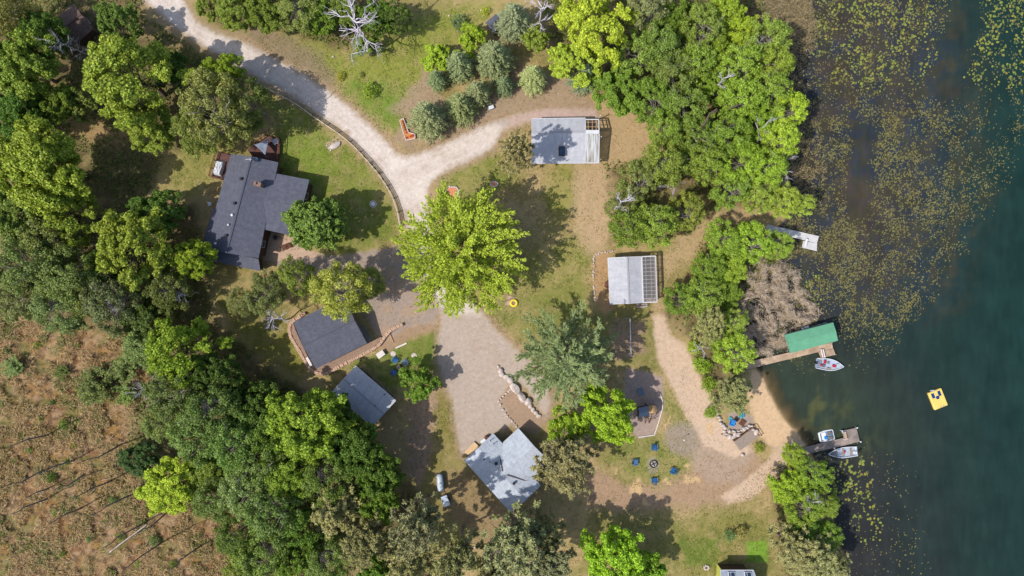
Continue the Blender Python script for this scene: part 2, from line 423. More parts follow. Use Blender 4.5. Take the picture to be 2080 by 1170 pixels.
FLOOR = [  # shaded forest floor under the trees
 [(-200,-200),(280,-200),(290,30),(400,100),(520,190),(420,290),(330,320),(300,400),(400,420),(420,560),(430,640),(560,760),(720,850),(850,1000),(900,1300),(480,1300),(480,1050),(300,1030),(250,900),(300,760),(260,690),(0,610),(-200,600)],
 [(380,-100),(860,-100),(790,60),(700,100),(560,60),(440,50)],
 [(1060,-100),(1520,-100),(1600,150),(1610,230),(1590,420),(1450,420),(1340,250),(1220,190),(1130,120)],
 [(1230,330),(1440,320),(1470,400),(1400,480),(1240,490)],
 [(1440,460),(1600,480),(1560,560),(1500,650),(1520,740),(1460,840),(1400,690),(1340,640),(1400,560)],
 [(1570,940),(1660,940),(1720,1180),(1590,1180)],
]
MARSH = [(-400,590),(0,620),(60,640),(170,668),(262,690),(310,760),(275,830),(262,900),(256,960),(310,1030),(400,1046),(490,1048),(500,1200),(500,1700),(-400,1700)]

GRASS_DRY, GRASS_OLIVE, GRASS_GREEN = (172,148,102), (136,128,70), (104,112,46)
KGR = KG * 1.1
def mixc(c, rgb, m, k=KGR):
    return c * (1 - m[..., None]) + np.array(lin(rgb, k)) * m[..., None]
def ground_colour(X, Y):
    wx = (fbm(X, Y, .045, 4, 1) - .5) * 26; wy = (fbm(X, Y, .045, 4, 2) - .5) * 26
    fx = (fbm(X, Y, .16, 3, 3) - .5) * 9; fy = (fbm(X, Y, .16, 3, 4) - .5) * 9
    x, y = X + wx + fx, Y + wy + fy
    x2, y2 = X + fx * .9 + wx * .12, Y + fy * .9 + wy * .12
    n1 = fbm(X, Y, .012, 5, 5); n2 = fbm(X, Y, .05, 4, 6); n3 = fbm(X, Y, .25, 3, 7)
    c = np.zeros(X.shape + (3,)) + np.array(lin(GRASS_DRY, KGR))
    c = mixc(c, GRASS_OLIVE, sstep(.42, .62, n1 * .6 + n2 * .4) * .8)
    for poly, rgb, f, a in LAWN_GREEN:
        q = (x, y) if f > 3 else (X, Y)
        c = mixc(c, tuple(min(255, v * q_) for v, q_ in zip(rgb, (1.06, 1.09, .98))), sstep(-f, f, sdf(*q, poly)) * a * (1 if f <= 3 else .62 + .38 * sstep(.3, .6, n2)))
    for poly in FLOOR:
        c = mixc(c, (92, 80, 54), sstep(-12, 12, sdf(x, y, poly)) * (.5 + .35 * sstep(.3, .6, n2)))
    # tufts and worn spots of the grass
    c = mixc(c, (172,150,100), sstep(.60, .74, n2 * .55 + n3 * .45) * .5)
    c = mixc(c, (88, 98, 40), sstep(.60, .76, fbm(X, Y, .09, 3, 9)) * .35)
    for poly, rgb, f, a in DIRT:
        q = (x, y) if f > 6 else (x2, y2)
        c = mixc(c, rgb, sstep(-f, f, sdf(*q, poly)) * a)
    # pale sand lenses by the fire ring
    for (cx, cy, rx, ry) in ((1290,1000,16,12),(1295,985,9,16),(1312,1022,8,7),(1360,980,9,7),(1405,975,14,8),(1440,868,8,12),(1306,1028,6,4),(1252,965,6,5),(1395,950,9,6),(1350,860,3,12),(1362,850,4,10)):
        c = mixc(c, (206,172,122), (1 - sstep(.55, 1.1, np.hypot((x - cx) / rx, (y - cy) / ry))) * .8)
    # marsh of dry reed
    mm = sstep(-14, 14, sdf(x, y, MARSH))
    st = fbm(X * .5 + Y * .2, Y * 1.0 - X * .4, .16, 4, 12)
    mc = np.zeros_like(c) + np.array(lin((154,122,84), KG))
    mc = mixc(mc, (146,110,56), sstep(.45, .65, fbm(X, Y, .035, 4, 13)) * .8)
    mc = mixc(mc, (92,72,54), sstep(.46, .60, st) * .8)
    mc = mixc(mc, (128,92,62), sstep(.5, .62, fbm(X, Y, .02, 4, 16)) * .7)
    mc = mixc(mc, (170,140,106), sstep(.55, .7, fbm(X, Y, .06, 4, 14)) * .7)
    mc = mixc(mc, (112,112,60), sstep(.52, .66, fbm(X, Y, .03, 4, 15)) * .6)
    c = c * (1 - mm[..., None]) + mc * mm[..., None]
    # loose gravel of the drives
    sp = sdf(x2, y2, SPUR); ms = sstep(-4, 4, sp)
    c = mixc(c, (160,142,128), ms * .95)
    c = mixc(c, (176,146,116), ms * sstep(.45, .62, n2) * .6 * sstep(740, 800, X))
    sr = sdf(x2, y2, ROAD); mr = sstep(-6.5, 6, sr + (n3 - .5) * 8)
    gc = np.zeros_like(c) + np.array(lin((180,162,146), KGR))
    pal = sstep(-10, 14, sdf(x2, y2, GRAVEL_W))
    gc = mixc(gc, (208,192,178), pal * .9)
    gc = mixc(gc, (188,160,146), sstep(-2, 4, sdf(X, Y, DRIVE_TAN)) * .9)
    gc = mixc(gc, (176,154,134), sstep(.52, .7, n2) * .5)
    gc = mixc(gc, (216,202,188), sstep(.54, .7, fbm(X, Y, .03, 4, 21)) * pal * .7)
    # wheel tracks along the main drive: paler strips at even distance from its edge
    tr = np.exp(-((sr - 13) / 3.5) ** 2) + .8 * np.exp(-((sr - 24) / 3.0) ** 2)
    gc = mixc(gc, (220,206,194), np.clip(tr, 0, 1) * pal * .45)
    gc = gc * (.95 + .1 * n3[..., None])
    c = c * (1 - mr[..., None]) + gc * mr[..., None]
    # brown verge
    c = mixc(c, (164,136,110), np.exp(-((sr + 5) / 6.0) ** 2) * .6 * (1 - ms))
    # ruts of the back track
    for ofs in (-6, 6):
        d = np.abs(X - (862 + ofs - (Y - 880) * .10))
        c = mixc(c, (178,152,128), (1 - sstep(1.5, 4, d)) * .5 * sstep(800, 830, Y) * (1 - sstep(930, 970, Y)))
    c = mixc(c, (208,174,134), sstep(-5, 5, sdf(x2, y2, BEACH)))
    # round ash-grey patch round the fire ring, stone patches on the lawn
    c = mixc(c, (158,146,124), (1 - sstep(10, 15, np.hypot(X - 1326, (Y - 946) * .72))) * .85)
    c = mixc(c, (150,138,124), (1 - sstep(24, 44, np.hypot(X - 1385, Y - 890))) * .55)
    # leaf litter and bare specks
    c = c * (.90 + .2 * fbm(X, Y, .5, 2, 30)[..., None])
    g_ = c.mean(-1, keepdims=True); c = c * .97 + g_ * .03
    # lake bed below the water line
    wsd = sdf(X, Y, WATER_S)
    c = mixc(c, (120,96,66), sstep(-1, 10, wsd) * .8)
    return c, sr, sp, wsd

def land_z(wsd, bm):
    inland = -wsd / S
    z = -0.5 + np.clip(inland * 0.28, -1.3, 0.5)
    zb = -0.5 + np.clip(inland * 0.07, -1.3, 0.5)
    return z * (1 - bm) + zb * bm

def grid_axis(lo, hi, st, far):
    a = list(np.arange(lo, hi + st * .5, st))
    return np.array([-far, -far * .6, lo - 60, lo - 20, lo - 6] + a + [hi + 6, hi + 20, hi + 60, far * .6, far])

def grid_mesh(name, xs, ys, Z, C, mat, keep=None, dz=0.0):
    nx, ny = len(xs), len(ys)
    XX, YY = np.meshgrid(xs, ys, indexing='ij')
    V = np.stack([XX, YY, Z + dz], -1).reshape(-1, 3)
    I = np.arange(nx * ny).reshape(nx, ny)
    Q = np.stack([I[:-1, :-1], I[1:, :-1], I[1:, 1:], I[:-1, 1:]], -1).reshape(-1, 4)
    if keep is not None:
        k = keep.reshape(-1)
        Q = Q[k[Q].all(1)]
        used = np.unique(Q); mp = np.full(len(V), -1); mp[used] = np.arange(len(used))
        V = V[used]; Q = mp[Q]; C = C.reshape(-1, C.shape[-1])[used]
    else:
        C = C.reshape(-1, C.shape[-1])
    return raw_mesh(name, V, Q, mat, cols=C, smooth=True)

def raw_mesh(name, V, Q, mat, cols=None, attrs=None, smooth=False, parent=None, me_only=False):
    me = bpy.data.meshes.new(name)
    n = len(Q); k = Q.shape[1]
    me.vertices.add(len(V)); me.vertices.foreach_set('co', np.asarray(V, np.float32).ravel())
    me.loops.add(n * k); me.loops.foreach_set('vertex_index', np.asarray(Q, np.int32).ravel())
    me.polygons.add(n); me.polygons.foreach_set('loop_start', np.arange(0, n * k, k, dtype=np.int32))
    if smooth: me.polygons.foreach_set('use_smooth', np.ones(n, bool))
    me.update(calc_edges=True)
    if cols is not None:
        a = me.attributes.new('Col', 'FLOAT_COLOR', 'POINT')
        cc = np.ones((len(V), 4), np.float32); cc[:, :cols.shape[1]] = cols
        a.data.foreach_set('color', cc.ravel())
    for kx, v in (attrs or {}).items():
        a = me.attributes.new(kx, 'FLOAT', 'POINT'); a.data.foreach_set('value', np.asarray(v, np.float32))
    me.materials.append(mat)
    if me_only: return me
    return link_mesh(name, me, parent)

def ground_mat():
    m, nt, N, L = new_mat('ground')
    out = N.new('ShaderNodeOutputMaterial'); b = N.new('ShaderNodeBsdfPrincipled'); L.new(b.outputs[0], out.inputs[0])
    b.inputs['Roughness'].default_value = 0.95; b.inputs['Specular IOR Level'].default_value = 0.1
    at = N.new('ShaderNodeAttribute'); at.attribute_name = 'Col'; tc = N.new('ShaderNodeTexCoord')
    last = at.outputs['Color']
    for sc, lo, hi in ((1.6, .86, 1.15), (7.0, .84, 1.17)):
        n = N.new('ShaderNodeTexNoise'); n.inputs['Scale'].default_value = sc; n.inputs['Detail'].default_value = 5; n.inputs['Roughness'].default_value = .7
        L.new(tc.outputs['Object'], n.inputs[0])
        mr = N.new('ShaderNodeMapRange'); mr.inputs[1].default_value = .28; mr.inputs[2].default_value = .72; mr.inputs[3].default_value = lo; mr.inputs[4].default_value = hi
        L.new(n.outputs[0], mr.inputs[0])
        mx = N.new('ShaderNodeVectorMath'); mx.operation = 'MULTIPLY'; L.new(last, mx.inputs[0]); L.new(mr.outputs[0], mx.inputs[1]); last = mx.outputs[0]
    L.new(last, b.inputs['Base Color'])
    bp = N.new('ShaderNodeBump'); bp.inputs['Strength'].default_value = .5; bp.inputs['Distance'].default_value = .06
    L.new(n.outputs[0], bp.inputs['Height']); L.new(bp.outputs[0], b.inputs['Normal'])
    return m
M['ground'] = ground_mat()

xs = grid_axis(-92, 62, .25, 900); ys = grid_axis(-54, 54, .25, 900)
GX, GY = np.meshgrid(xs, ys, indexing='ij')
PX, PY = CX + GX * S, CY - GY * S
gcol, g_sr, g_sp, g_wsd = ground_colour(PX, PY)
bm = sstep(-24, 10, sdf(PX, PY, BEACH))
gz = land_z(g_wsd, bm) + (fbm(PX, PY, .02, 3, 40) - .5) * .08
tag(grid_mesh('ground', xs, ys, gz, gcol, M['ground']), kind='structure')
tag(grid_mesh('gravel_road', xs, ys, gz, gcol, M['ground'], keep=g_sr > -4, dz=.004), kind='structure')
tag(grid_mesh('driveway', xs, ys, gz, gcol, M['ground'], keep=(g_sp > -3) & (g_sr < -7), dz=.004), kind='structure')
tag(grid_mesh('beach', xs, ys, gz, gcol, M['ground'], keep=(sdf(PX, PY, BEACH) > -3) & (g_wsd < 8), dz=.004), kind='structure')
tag(grid_mesh('sand_path', xs, ys, gz, gcol, M['ground'], keep=(sdf(PX, PY, DIRT[11][0]) > -3) & (sdf(PX, PY, BEACH) < -6), dz=.004), kind='structure')

# ------------------------------------------------------------------ water
WZ = -0.5
def water_colour(X, Y):
    d = sdf(X, Y, WATER_S)                       # px from the shore
    wx = (fbm(X, Y, .012, 4, 50) - .5) * 120
    deep = sstep(40, 420, d + wx + (Y - 585) * .12)
    c = np.zeros(X.shape + (3,)) + np.array(lin((54, 52, 50), .66))
    c = mixc(c, (38, 60, 54), deep, .60)
    c = mixc(c, (30, 60, 54), sstep(300, 560, d) * .8, .60)
    low = sstep(650, 760, Y) * (1 - sstep(880, 960, Y))
    c = mixc(c, (50, 62, 48), low * (1 - sstep(60, 300, d)) * .8, .8)
    c = mixc(c, (84, 84, 48), low * sstep(.5, .68, fbm(X, Y, .03, 4, 51)) * sstep(10, 40, d) * (1 - sstep(60, 170, d)) * .7, .8)
    up = 1 - sstep(560, 700, Y)
    c = mixc(c, (52, 60, 72), up * .55 * (1 - sstep(250, 420, d)), .75)
    c = mixc(c, (74, 62, 52), up * sstep(.46, .62, fbm(X, Y, .02, 4, 52)) * (1 - sstep(120, 330, d)) * .7, .75)
    wd = sstep(2300, 2000, X) if False else (1 - sstep(330, 440, d + wx * .5)) * up
    c = mixc(c, (80, 72, 50), wd * sstep(.46, .60, fbm(X, Y, .05, 4, 54)) * .5, .60)
    c = mixc(c, (62, 66, 44), wd * sstep(.50, .62, fbm(X, Y, .09, 3, 55)) * .4, .60)
    alpha = sstep(-4, 42, d + (fbm(X, Y, .04, 3, 53) - .5) * 26)
    alpha = np.maximum(alpha, (1 - sstep(740, 770, Y)) * sstep(-2, 8, d))
    alpha = np.maximum(alpha, sstep(905, 925, Y) * sstep(-2, 8, d))
    return np.concatenate([c, alpha[..., None]], -1)
def water_mat():
    m, nt, N, L = new_mat('lake_water')
    out = N.new('ShaderNodeOutputMaterial'); b = N.new('ShaderNodeBsdfPrincipled')
    at = N.new('ShaderNodeAttribute'); at.attribute_name = 'Col'; tc = N.new('ShaderNodeTexCoord')
    n = N.new('ShaderNodeTexNoise'); n.inputs['Scale'].default_value = .25; n.inputs['Detail'].default_value = 6
    L.new(tc.outputs['Object'], n.inputs[0])
    mr = N.new('ShaderNodeMapRange'); mr.inputs[1].default_value = .3; mr.inputs[2].default_value = .7; mr.inputs[3].default_value = .85; mr.inputs[4].default_value = 1.15
    L.new(n.outputs[0], mr.inputs[0])
    mx = N.new('ShaderNodeVectorMath'); mx.operation = 'MULTIPLY'; L.new(at.outputs['Color'], mx.inputs[0]); L.new(mr.outputs[0], mx.inputs[1])
    w2 = N.new('ShaderNodeTexNoise'); w2.inputs['Scale'].default_value = 1.1; w2.inputs['Detail'].default_value = 5
    mp2 = N.new('ShaderNodeMapping'); mp2.inputs['Scale'].default_value = (1.0, .22, 1); mp2.inputs['Rotation'].default_value = (0, 0, .25)
    L.new(tc.outputs['Object'], mp2.inputs[0]); L.new(mp2.outputs[0], w2.inputs[0])
    mr3 = N.new('ShaderNodeMapRange'); mr3.inputs[1].default_value = .3; mr3.inputs[2].default_value = .7; mr3.inputs[3].default_value = .88; mr3.inputs[4].default_value = 1.12
    L.new(w2.outputs[0], mr3.inputs[0])
    mx3 = N.new('ShaderNodeVectorMath'); mx3.operation = 'MULTIPLY'; L.new(mx.outputs[0], mx3.inputs[0]); L.new(mr3.outputs[0], mx3.inputs[1])
    L.new(mx3.outputs[0], b.inputs['Base Color'])
    b.inputs['Roughness'].default_value = .12; b.inputs['IOR'].default_value = 1.33; b.inputs['Specular IOR Level'].default_value = .35
    w = N.new('ShaderNodeTexNoise'); w.inputs['Scale'].default_value = 2.2; w.inputs['Detail'].default_value = 4
    mp = N.new('ShaderNodeMapping'); mp.inputs['Scale'].default_value = (1, .45, 1); mp.inputs['Rotation'].default_value = (0, 0, .5)
    L.new(tc.outputs['Object'], mp.inputs[0]); L.new(mp.outputs[0], w.inputs[0])
    bp = N.new('ShaderNodeBump'); bp.inputs['Strength'].default_value = .5; bp.inputs['Distance'].default_value = .06
    L.new(w.outputs[0], bp.inputs['Height']); L.new(bp.outputs[0], b.inputs['Normal'])
    tr = N.new('ShaderNodeBsdfTransparent'); ms = N.new('ShaderNodeMixShader')
    L.new(at.outputs['Alpha'], ms.inputs[0]); L.new(tr.outputs[0], ms.inputs[1]); L.new(b.outputs[0], ms.inputs[2]); L.new(ms.outputs[0], out.inputs[0])
    return m
wxs = np.concatenate([np.arange(36, 92, .5), [100, 130, 200, 400, 900]]); wys = grid_axis(-54, 54, .5, 900)
WX, WY = np.meshgrid(wxs, wys, indexing='ij')
f0 = 1 / (1 - WZ / H)
tag(grid_mesh('water', wxs, wys, np.full(WX.shape, WZ), water_colour(CX + WX * S * f0, CY - WY * S * f0), water_mat()), kind='structure')

# ------------------------------------------------------------------ loose leaves, blades and pads as one mesh of small faces
def leaf_faces(C, Nn, L_, W_, rg, U=None, bend=0.0):
    """one four-cornered leaf per row; C centre, Nn normal, U long axis (or random)"""
    n = len(C)
    Nn = Nn / (np.linalg.norm(Nn, axis=1, keepdims=True) + 1e-9)
    if U is None: U = rg.normal(size=(n, 3))
    U = U - Nn * (U * Nn).sum(1, keepdims=True)
    U = U / (np.linalg.norm(U, axis=1, keepdims=True) + 1e-9)
    W = np.cross(Nn, U)
    L_ = np.asarray(L_).reshape(-1, 1) * .5; W_ = np.asarray(W_).reshape(-1, 1) * .5
    a = C - U * L_; b = C + W * W_ + U * L_ * .1; c = C + U * L_ - Nn * bend * L_; d = C - W * W_ + U * L_ * .1
    V = np.stack([a, b, c, d], 1).reshape(-1, 3)
    Q = np.arange(4 * n).reshape(-1, 4)
    return V, Q
def leaf_object(name, C, Nn, L_, W_, mat, rg, U=None, parent=None, me_only=False, bend=0.0, var=None):
    V, Q = leaf_faces(C, Nn, L_, W_, rg, U, bend)
    v1 = np.repeat(rg.random(len(C)) if var is None else var, 4); v2 = np.repeat(rg.random(len(C)), 4)
    return raw_mesh(name, V, Q, mat, attrs={'var': v1, 'var2': v2}, parent=parent, me_only=me_only)

def scatter_px(n, x0, y0, x1, y1, dens, rg):
    XX, YY, got = [], [], 0
    for _ in range(12):
        X = rg.uniform(x0, x1, n * 2); Y = rg.uniform(y0, y1, n * 2)
        k = rg.random(n * 2) < dens(X, Y); XX.append(X[k]); YY.append(Y[k]); got += k.sum()
        if got >= n: break
    return np.concatenate(XX)[:n], np.concatenate(YY)[:n]
def world(X, Y, z):
    f = (1 - z / H) / S
    return np.stack([(X - CX) * f, (CY - Y) * f, z * np.ones_like(X)], 1)

rg = np.random.default_rng(21)
# forest undergrowth: ferns, seedlings and brush under the trees
def d_floor(X, Y):
    d = np.zeros(X.shape)
    for p in FLOOR: d = np.maximum(d, sstep(-6, 10, sdf(X, Y, p)))
    return d * sstep(.36, .55, fbm(X, Y, .03, 4, 60))
fx_, fy_ = scatter_px(42000, -20, -20, 1740, 1190, d_floor, rg)
z_ = rg.uniform(.05, .7, len(fx_)) * fbm(fx_, fy_, .05, 3, 61) * 1.5
nn = rg.normal(size=(len(fx_), 3)) * .5 + [0, 0, 1]
o = leaf_object('undergrowth', world(fx_, fy_, z_), nn, rg.uniform(.25, .6, len(fx_)), rg.uniform(.15, .35, len(fx_)), M['leaf'], rg)
o.color = (*lin((112, 124, 58), .8), 1); tag(o, 'low green ferns and brush covering the forest floor', 'undergrowth', kind='stuff')
# dry reeds of the marsh, lying every way
def d_marsh(X, Y): return sstep(-5, 6, sdf(X + (fbm(X, Y, .05, 3, 62) - .5) * 40, Y + (fbm(X, Y, .05, 3, 63) - .5) * 40, MARSH)) * (.04 + .96 * sstep(.42, .58, fbm(X, Y, .045, 4, 64)))
mx_, my_ = scatter_px(44000, -20, 590, 520, 1190, d_marsh, rg)
n = len(mx_); zc = rg.uniform(.1, .8, n)
th = (fbm(mx_, my_, .02, 3, 65) * 9 + rg.normal(size=n) * .7)
U = np.stack([np.cos(th), np.sin(th), rg.uniform(.05, .9, n)], 1)
o = leaf_object('marsh_reeds', world(mx_, my_, zc), rg.normal(size=(n, 3)) * .4 + [0, 0, 1], rg.uniform(.35, 1.0, n), rg.uniform(.03, .09, n), M['blade'], rg, U=U)
o.color = (*lin((194, 164, 118), .70), 1); tag(o, 'matted dry tan reeds and sedge covering the marsh', 'marsh grass', kind='stuff')
mx_, my_ = scatter_px(15000, -20, 590, 520, 1190, lambda X, Y: d_marsh(X, Y) * sstep(.5, .62, fbm(X, Y, .03, 4, 66)), rg)
n = len(mx_); zc = rg.uniform(.1, .6, n)
o = leaf_object('low_marsh_brush', world(mx_, my_, zc), rg.normal(size=(n, 3)) * .6 + [0, 0, 1], rg.uniform(.2, .5, n), rg.uniform(.1, .25, n), M['leaf'], rg)
o.color = (*lin((146, 132, 70), .66), 1); tag(o, 'rusty orange low brush patched through the dry marsh', 'brush', kind='stuff')
# green shoots and heath among the reeds
mx_, my_ = scatter_px(17000, -20, 590, 520, 1190, lambda X, Y: d_marsh(X, Y) * sstep(.50, .62, fbm(X, Y, .022, 4, 67)) * sstep(.4, .6, fbm(X, Y, .12, 3, 68)), rg)
n = len(mx_); zc = rg.uniform(.1, .7, n)
o = leaf_object('marsh_shoots', world(mx_, my_, zc), rg.normal(size=(n, 3)) * .6 + [0, 0, 1], rg.uniform(.2, .5, n), rg.uniform(.06, .16, n), M['leaf'], rg)
o.color = (*lin((112, 134, 62), .72), 1); tag(o, 'pale green shoots and moss patched through the dry marsh', 'marsh plants', kind='stuff')
# reed bed between the docks
REED = [(1530,548),(1560,530),(1600,548),(1632,590),(1652,640),(1634,660),(1596,680),(1600,700),(1546,714),(1516,706),(1498,660),(1502,590)]
def d_reed(X, Y): return sstep(-16, 16, sdf(X + (fbm(X, Y, .06, 3, 70) - .5) * 36, Y + (fbm(X, Y, .06, 3, 71) - .5) * 36, REED)) * (1 - sstep(-8, 4, Y - (745 - (X - 1513) * .235))) * (.05 + .95 * sstep(.40, .56, fbm(X, Y, .07, 4, 72)))
rx_, ry_ = scatter_px(17000, 1470, 500, 1670, 760, d_reed, rg)
n = len(rx_); zc = rg.uniform(-.45, .35, n) + 1.7 * sstep(.42, .62, fbm(rx_, ry_, .075, 4, 72)) * rg.random(n)
th = fbm(rx_, ry_, .02, 3, 73) * 10 + rg.normal(size=n) * .6
U = np.stack([np.cos(th), np.sin(th), rg.uniform(0, .8, n)], 1)
o = leaf_object('reed_bed', world(rx_, ry_, zc), rg.normal(size=(n, 3)) * .4 + [0, 0, 1], rg.uniform(.45, 1.3, n), rg.uniform(.025, .07, n), M['reed'], rg, U=U)
o.color = (*lin((204, 184, 160), .72), 1); tag(o, 'collapsed pinkish tan reed bed between the white dock and the boat canopy', 'reeds', kind='stuff')
# brown sedge along the upper shore
SEDGE = [(1500,-60),(1640,-60),(1660,60),(1640,160),(1650,260),(1680,330),(1660,420),(1600,420),(1596,300),(1612,230),(1598,140),(1535,60)]
def d_sedge(X, Y):
    return sstep(-4, 10, sdf(X + (fbm(X, Y, .05, 3, 74) - .5) * 50, Y + (fbm(X, Y, .05, 3, 75) - .5) * 50, SEDGE)) * np.maximum(.32 * sstep(.4, .6, fbm(X, Y, .05, 3, 76)), 1 - sstep(60, 180, Y + (X - 1560) * .7)) 
sx_, sy_ = scatter_px(11000, 1490, -20, 1720, 430, d_sedge, rg)
n = len(sx_); zc = rg.uniform(-.48, .1, n); th = rg.uniform(0, 7, n)
U = np.stack([np.cos(th), np.sin(th), rg.uniform(0, .5, n)], 1)
o = leaf_object('shore_sedge', world(sx_, sy_, zc), rg.normal(size=(n, 3)) * .3 + [0, 0, 1], rg.uniform(.4, 1.0, n), rg.uniform(.05, .13, n), M['blade'], rg, U=U)
o.color = (*lin((158, 142, 108), .7), 1); tag(o, 'brown sedge standing in the shallows along the upper shore', 'sedge', kind='stuff')

# grass blades of the lawns and yards, thin on the worn places
YARD = [(130,230),(300,160),(420,90),(560,60),(860,0),(1060,40),(1130,150),(1240,200),(1350,240),(1300,330),(1240,480),(1480,420),(1545,430),(1400,560),(1345,640),(1420,800),(1540,900),(1580,960),(1590,1190),(880,1190),(830,960),(800,840),(640,780),(560,740),(420,620),(400,420),(330,340),(200,320)]
def d_lawn(X, Y):
    d = sstep(-10, 10, sdf(X, Y, YARD)) * (1 - sstep(-7, 1, sdf(X, Y, ROAD))) * (1 - .9 * sstep(-6, 2, sdf(X, Y, SPUR))) * (1 - sstep(-8, 2, sdf(X, Y, BEACH)))
    for k in (5, 6, 11, 12, 13): d = d * (1 - .92 * sstep(-5, 4, sdf(X, Y, DIRT[k][0])))
    for k in (1, 2, 3, 8, 9): d = d * (1 - .6 * sstep(-8, 8, sdf(X, Y, DIRT[k][0])))
    return d * (.12 + .88 * sstep(.38, .62, fbm(X, Y, .06, 4, 90)))
def green_at(X, Y):
    g = np.zeros(X.shape)
    for poly, rgb, f, a in LAWN_GREEN: g = np.maximum(g, sstep(-f, f, sdf(X, Y, poly)))
    return g
lx_, ly_ = scatter_px(64000, 120, -15, 1600, 1190, d_lawn, rg)
gg = green_at(lx_, ly_) > rg.random(len(lx_)) * .9
for sel, colr, lbl, nm in ((gg, (134, 148, 62), 'mown green grass of the lawns', 'green_grass'), (~gg, (176, 156, 106), 'dry bleached grass of the yards', 'dry_grass')):
    n = sel.sum(); th = rg.uniform(0, 7, n)
    U = np.stack([np.cos(th), np.sin(th), rg.uniform(.1, .7, n)], 1)
    o = leaf_object(nm, world(lx_[sel], ly_[sel], rg.uniform(.02, .07, n)), rg.normal(size=(n, 3)) * .35 + [0, 0, 1], rg.uniform(.12, .34, n), rg.uniform(.05, .13, n), M['leaf'], rg, U=U)
    o.color = (*lin(colr, .62), 1); tag(o, lbl, 'grass', kind='stuff')
lx_, ly_ = scatter_px(9000, 120, -15, 1600, 1190, lambda X, Y: sstep(-10, 10, sdf(X, Y, YARD)) * (1 - .8 * sstep(-4, 4, sdf(X, Y, ROAD))) * sstep(.5, .66, fbm(X, Y, .04, 4, 91)), rg)
n = len(lx_)
o = leaf_object('leaf_litter', world(lx_, ly_, rg.uniform(.015, .03, n)), rg.normal(size=(n, 3)) * .2 + [0, 0, 1], rg.uniform(.08, .22, n), rg.uniform(.06, .14, n), M['blade'], rg)
o.color = (*lin((150, 120, 90), .6), 1); tag(o, 'brown fallen leaves and twigs scattered over bare ground', 'leaf litter', kind='stuff')

# water plants
def lily_density(X, Y, small):
    d = sdf(X, Y, WATER_S)
    w = (fbm(X, Y, .02, 3, 80) - .5) * 60
    outer = np.interp(Y, [0, 180, 300, 420, 520, 600, 700, 770], [2300, 2300, 2080, 2020, 1960, 1900, 1830, 1790])
    outer = np.where(Y > 770, np.interp(Y, [860, 900, 950, 1050, 1170], [1600, 1790, 1870, 1900, 1910]), outer)
    inner = sstep(-10, 55, outer - X + w)
    mid = (1 - sstep(740, 775, Y)) + sstep(868, 905, Y)
    q = inner * sstep(2, 14, d) * mid
    q = q * (1 - (1 - sstep(14, 40, np.abs(X - (1748 + (Y - 340) * -.1) + w * .4))) * sstep(225, 260, Y) * (1 - sstep(430, 460, Y)))
    q = q * (1 - (1 - sstep(22, 48, np.abs(X - (1945 - (Y - 90) * .22) + w * .4))) * (1 - sstep(185, 235, Y)))
    q = q * (1 - (1 - sstep(20, 60, np.hypot(X - 1690, (Y - 735) * .8))))
    q = q * (.25 + .75 * sstep(.30, .52, fbm(X, Y, .022, 4, 81)))
    if small:
        q = q * np.interp(Y, [0, 200, 260, 640, 700, 900], [.38, .42, 1, 1, .25, .3]) * (1 - .65 * sstep(1850, 1960, X)) * (1 - .8 * sstep(690, 760, Y) * (X < 2000))
    return q
def d_small(X, Y): return lily_density(X, Y, True) * (.2 + .8 * sstep(.34, .55, fbm(X, Y, .09, 3, 83)))
def d_big(X, Y):
    p1 = 1 - sstep(60, 130, np.hypot((X - 1770) * .8, (Y - 80) * 1.0))
    p2 = .8 * (1 - sstep(40, 110, np.hypot((X - 2020) * .6, (Y - 60) * .7)))
    p3 = .9 * (1 - sstep(20, 55, np.hypot((X - 1740), (Y - 1000) * .55)))
    p4 = .7 * (1 - sstep(14, 34, np.hypot((X - 1655), (Y - 590) * .6)))
    p5 = 1. * (1 - sstep(10, 26, np.hypot((X - 1782), (Y - 168))))
    return np.clip(p1 + p2 + p3 + p4 + p5, 0, 1) * sstep(8, 20, sdf(X, Y, WATER_S)) * (.06 + .94 * sstep(.46, .60, fbm(X, Y, .06, 3, 82))) * (1 - (1 - sstep(22, 48, np.abs(X - (1945 - (Y - 90) * .22)))))
def pad_verts(n=7, cut=.5):
    a = [(0, 0, 0)]
    for i in range(n):
        t = cut / 2 + (2 * math.pi - cut) * i / (n - 1)
        a.append((math.cos(t), math.sin(t), .04 * math.sin(3 * t)))
    return np.array(a)
PADV = pad_verts()
def pad_stuff(name, X, Y, r, col, label):
    n = len(X); k = len(PADV)
    th = rg.uniform(0, 7, n); c, s = np.cos(th), np.sin(th)
    B = world(X, Y, WZ + .012 + rg.uniform(0, .02, n))
    el = rg.uniform(.6, 1, n)
    vx = PADV[None, :, 0] * r[:, None]; vy = PADV[None, :, 1] * (r * el)[:, None]
    V = np.stack([B[:, 0:1] + vx * c[:, None] - vy * s[:, None], B[:, 1:2] + vx * s[:, None] + vy * c[:, None], B[:, 2:3] + PADV[None, :, 2] * r[:, None]], -1).reshape(-1, 3)
    tri = np.array([(0, i, i + 1) for i in range(1, k - 1)])
    Q = (np.arange(n)[:, None, None] * k + tri[None]).reshape(-1, 3)
    o = raw_mesh(name, V, Q, M['leaf'], attrs={'var': np.repeat(rg.random(n), k), 'var2': np.repeat(rg.random(n), k)})
    o.color = (*col, 1); tag(o, label, 'lily pads', kind='stuff'); return o
bx_, by_ = scatter_px(1100, 1600, -15, 2095, 720, d_big, rg)
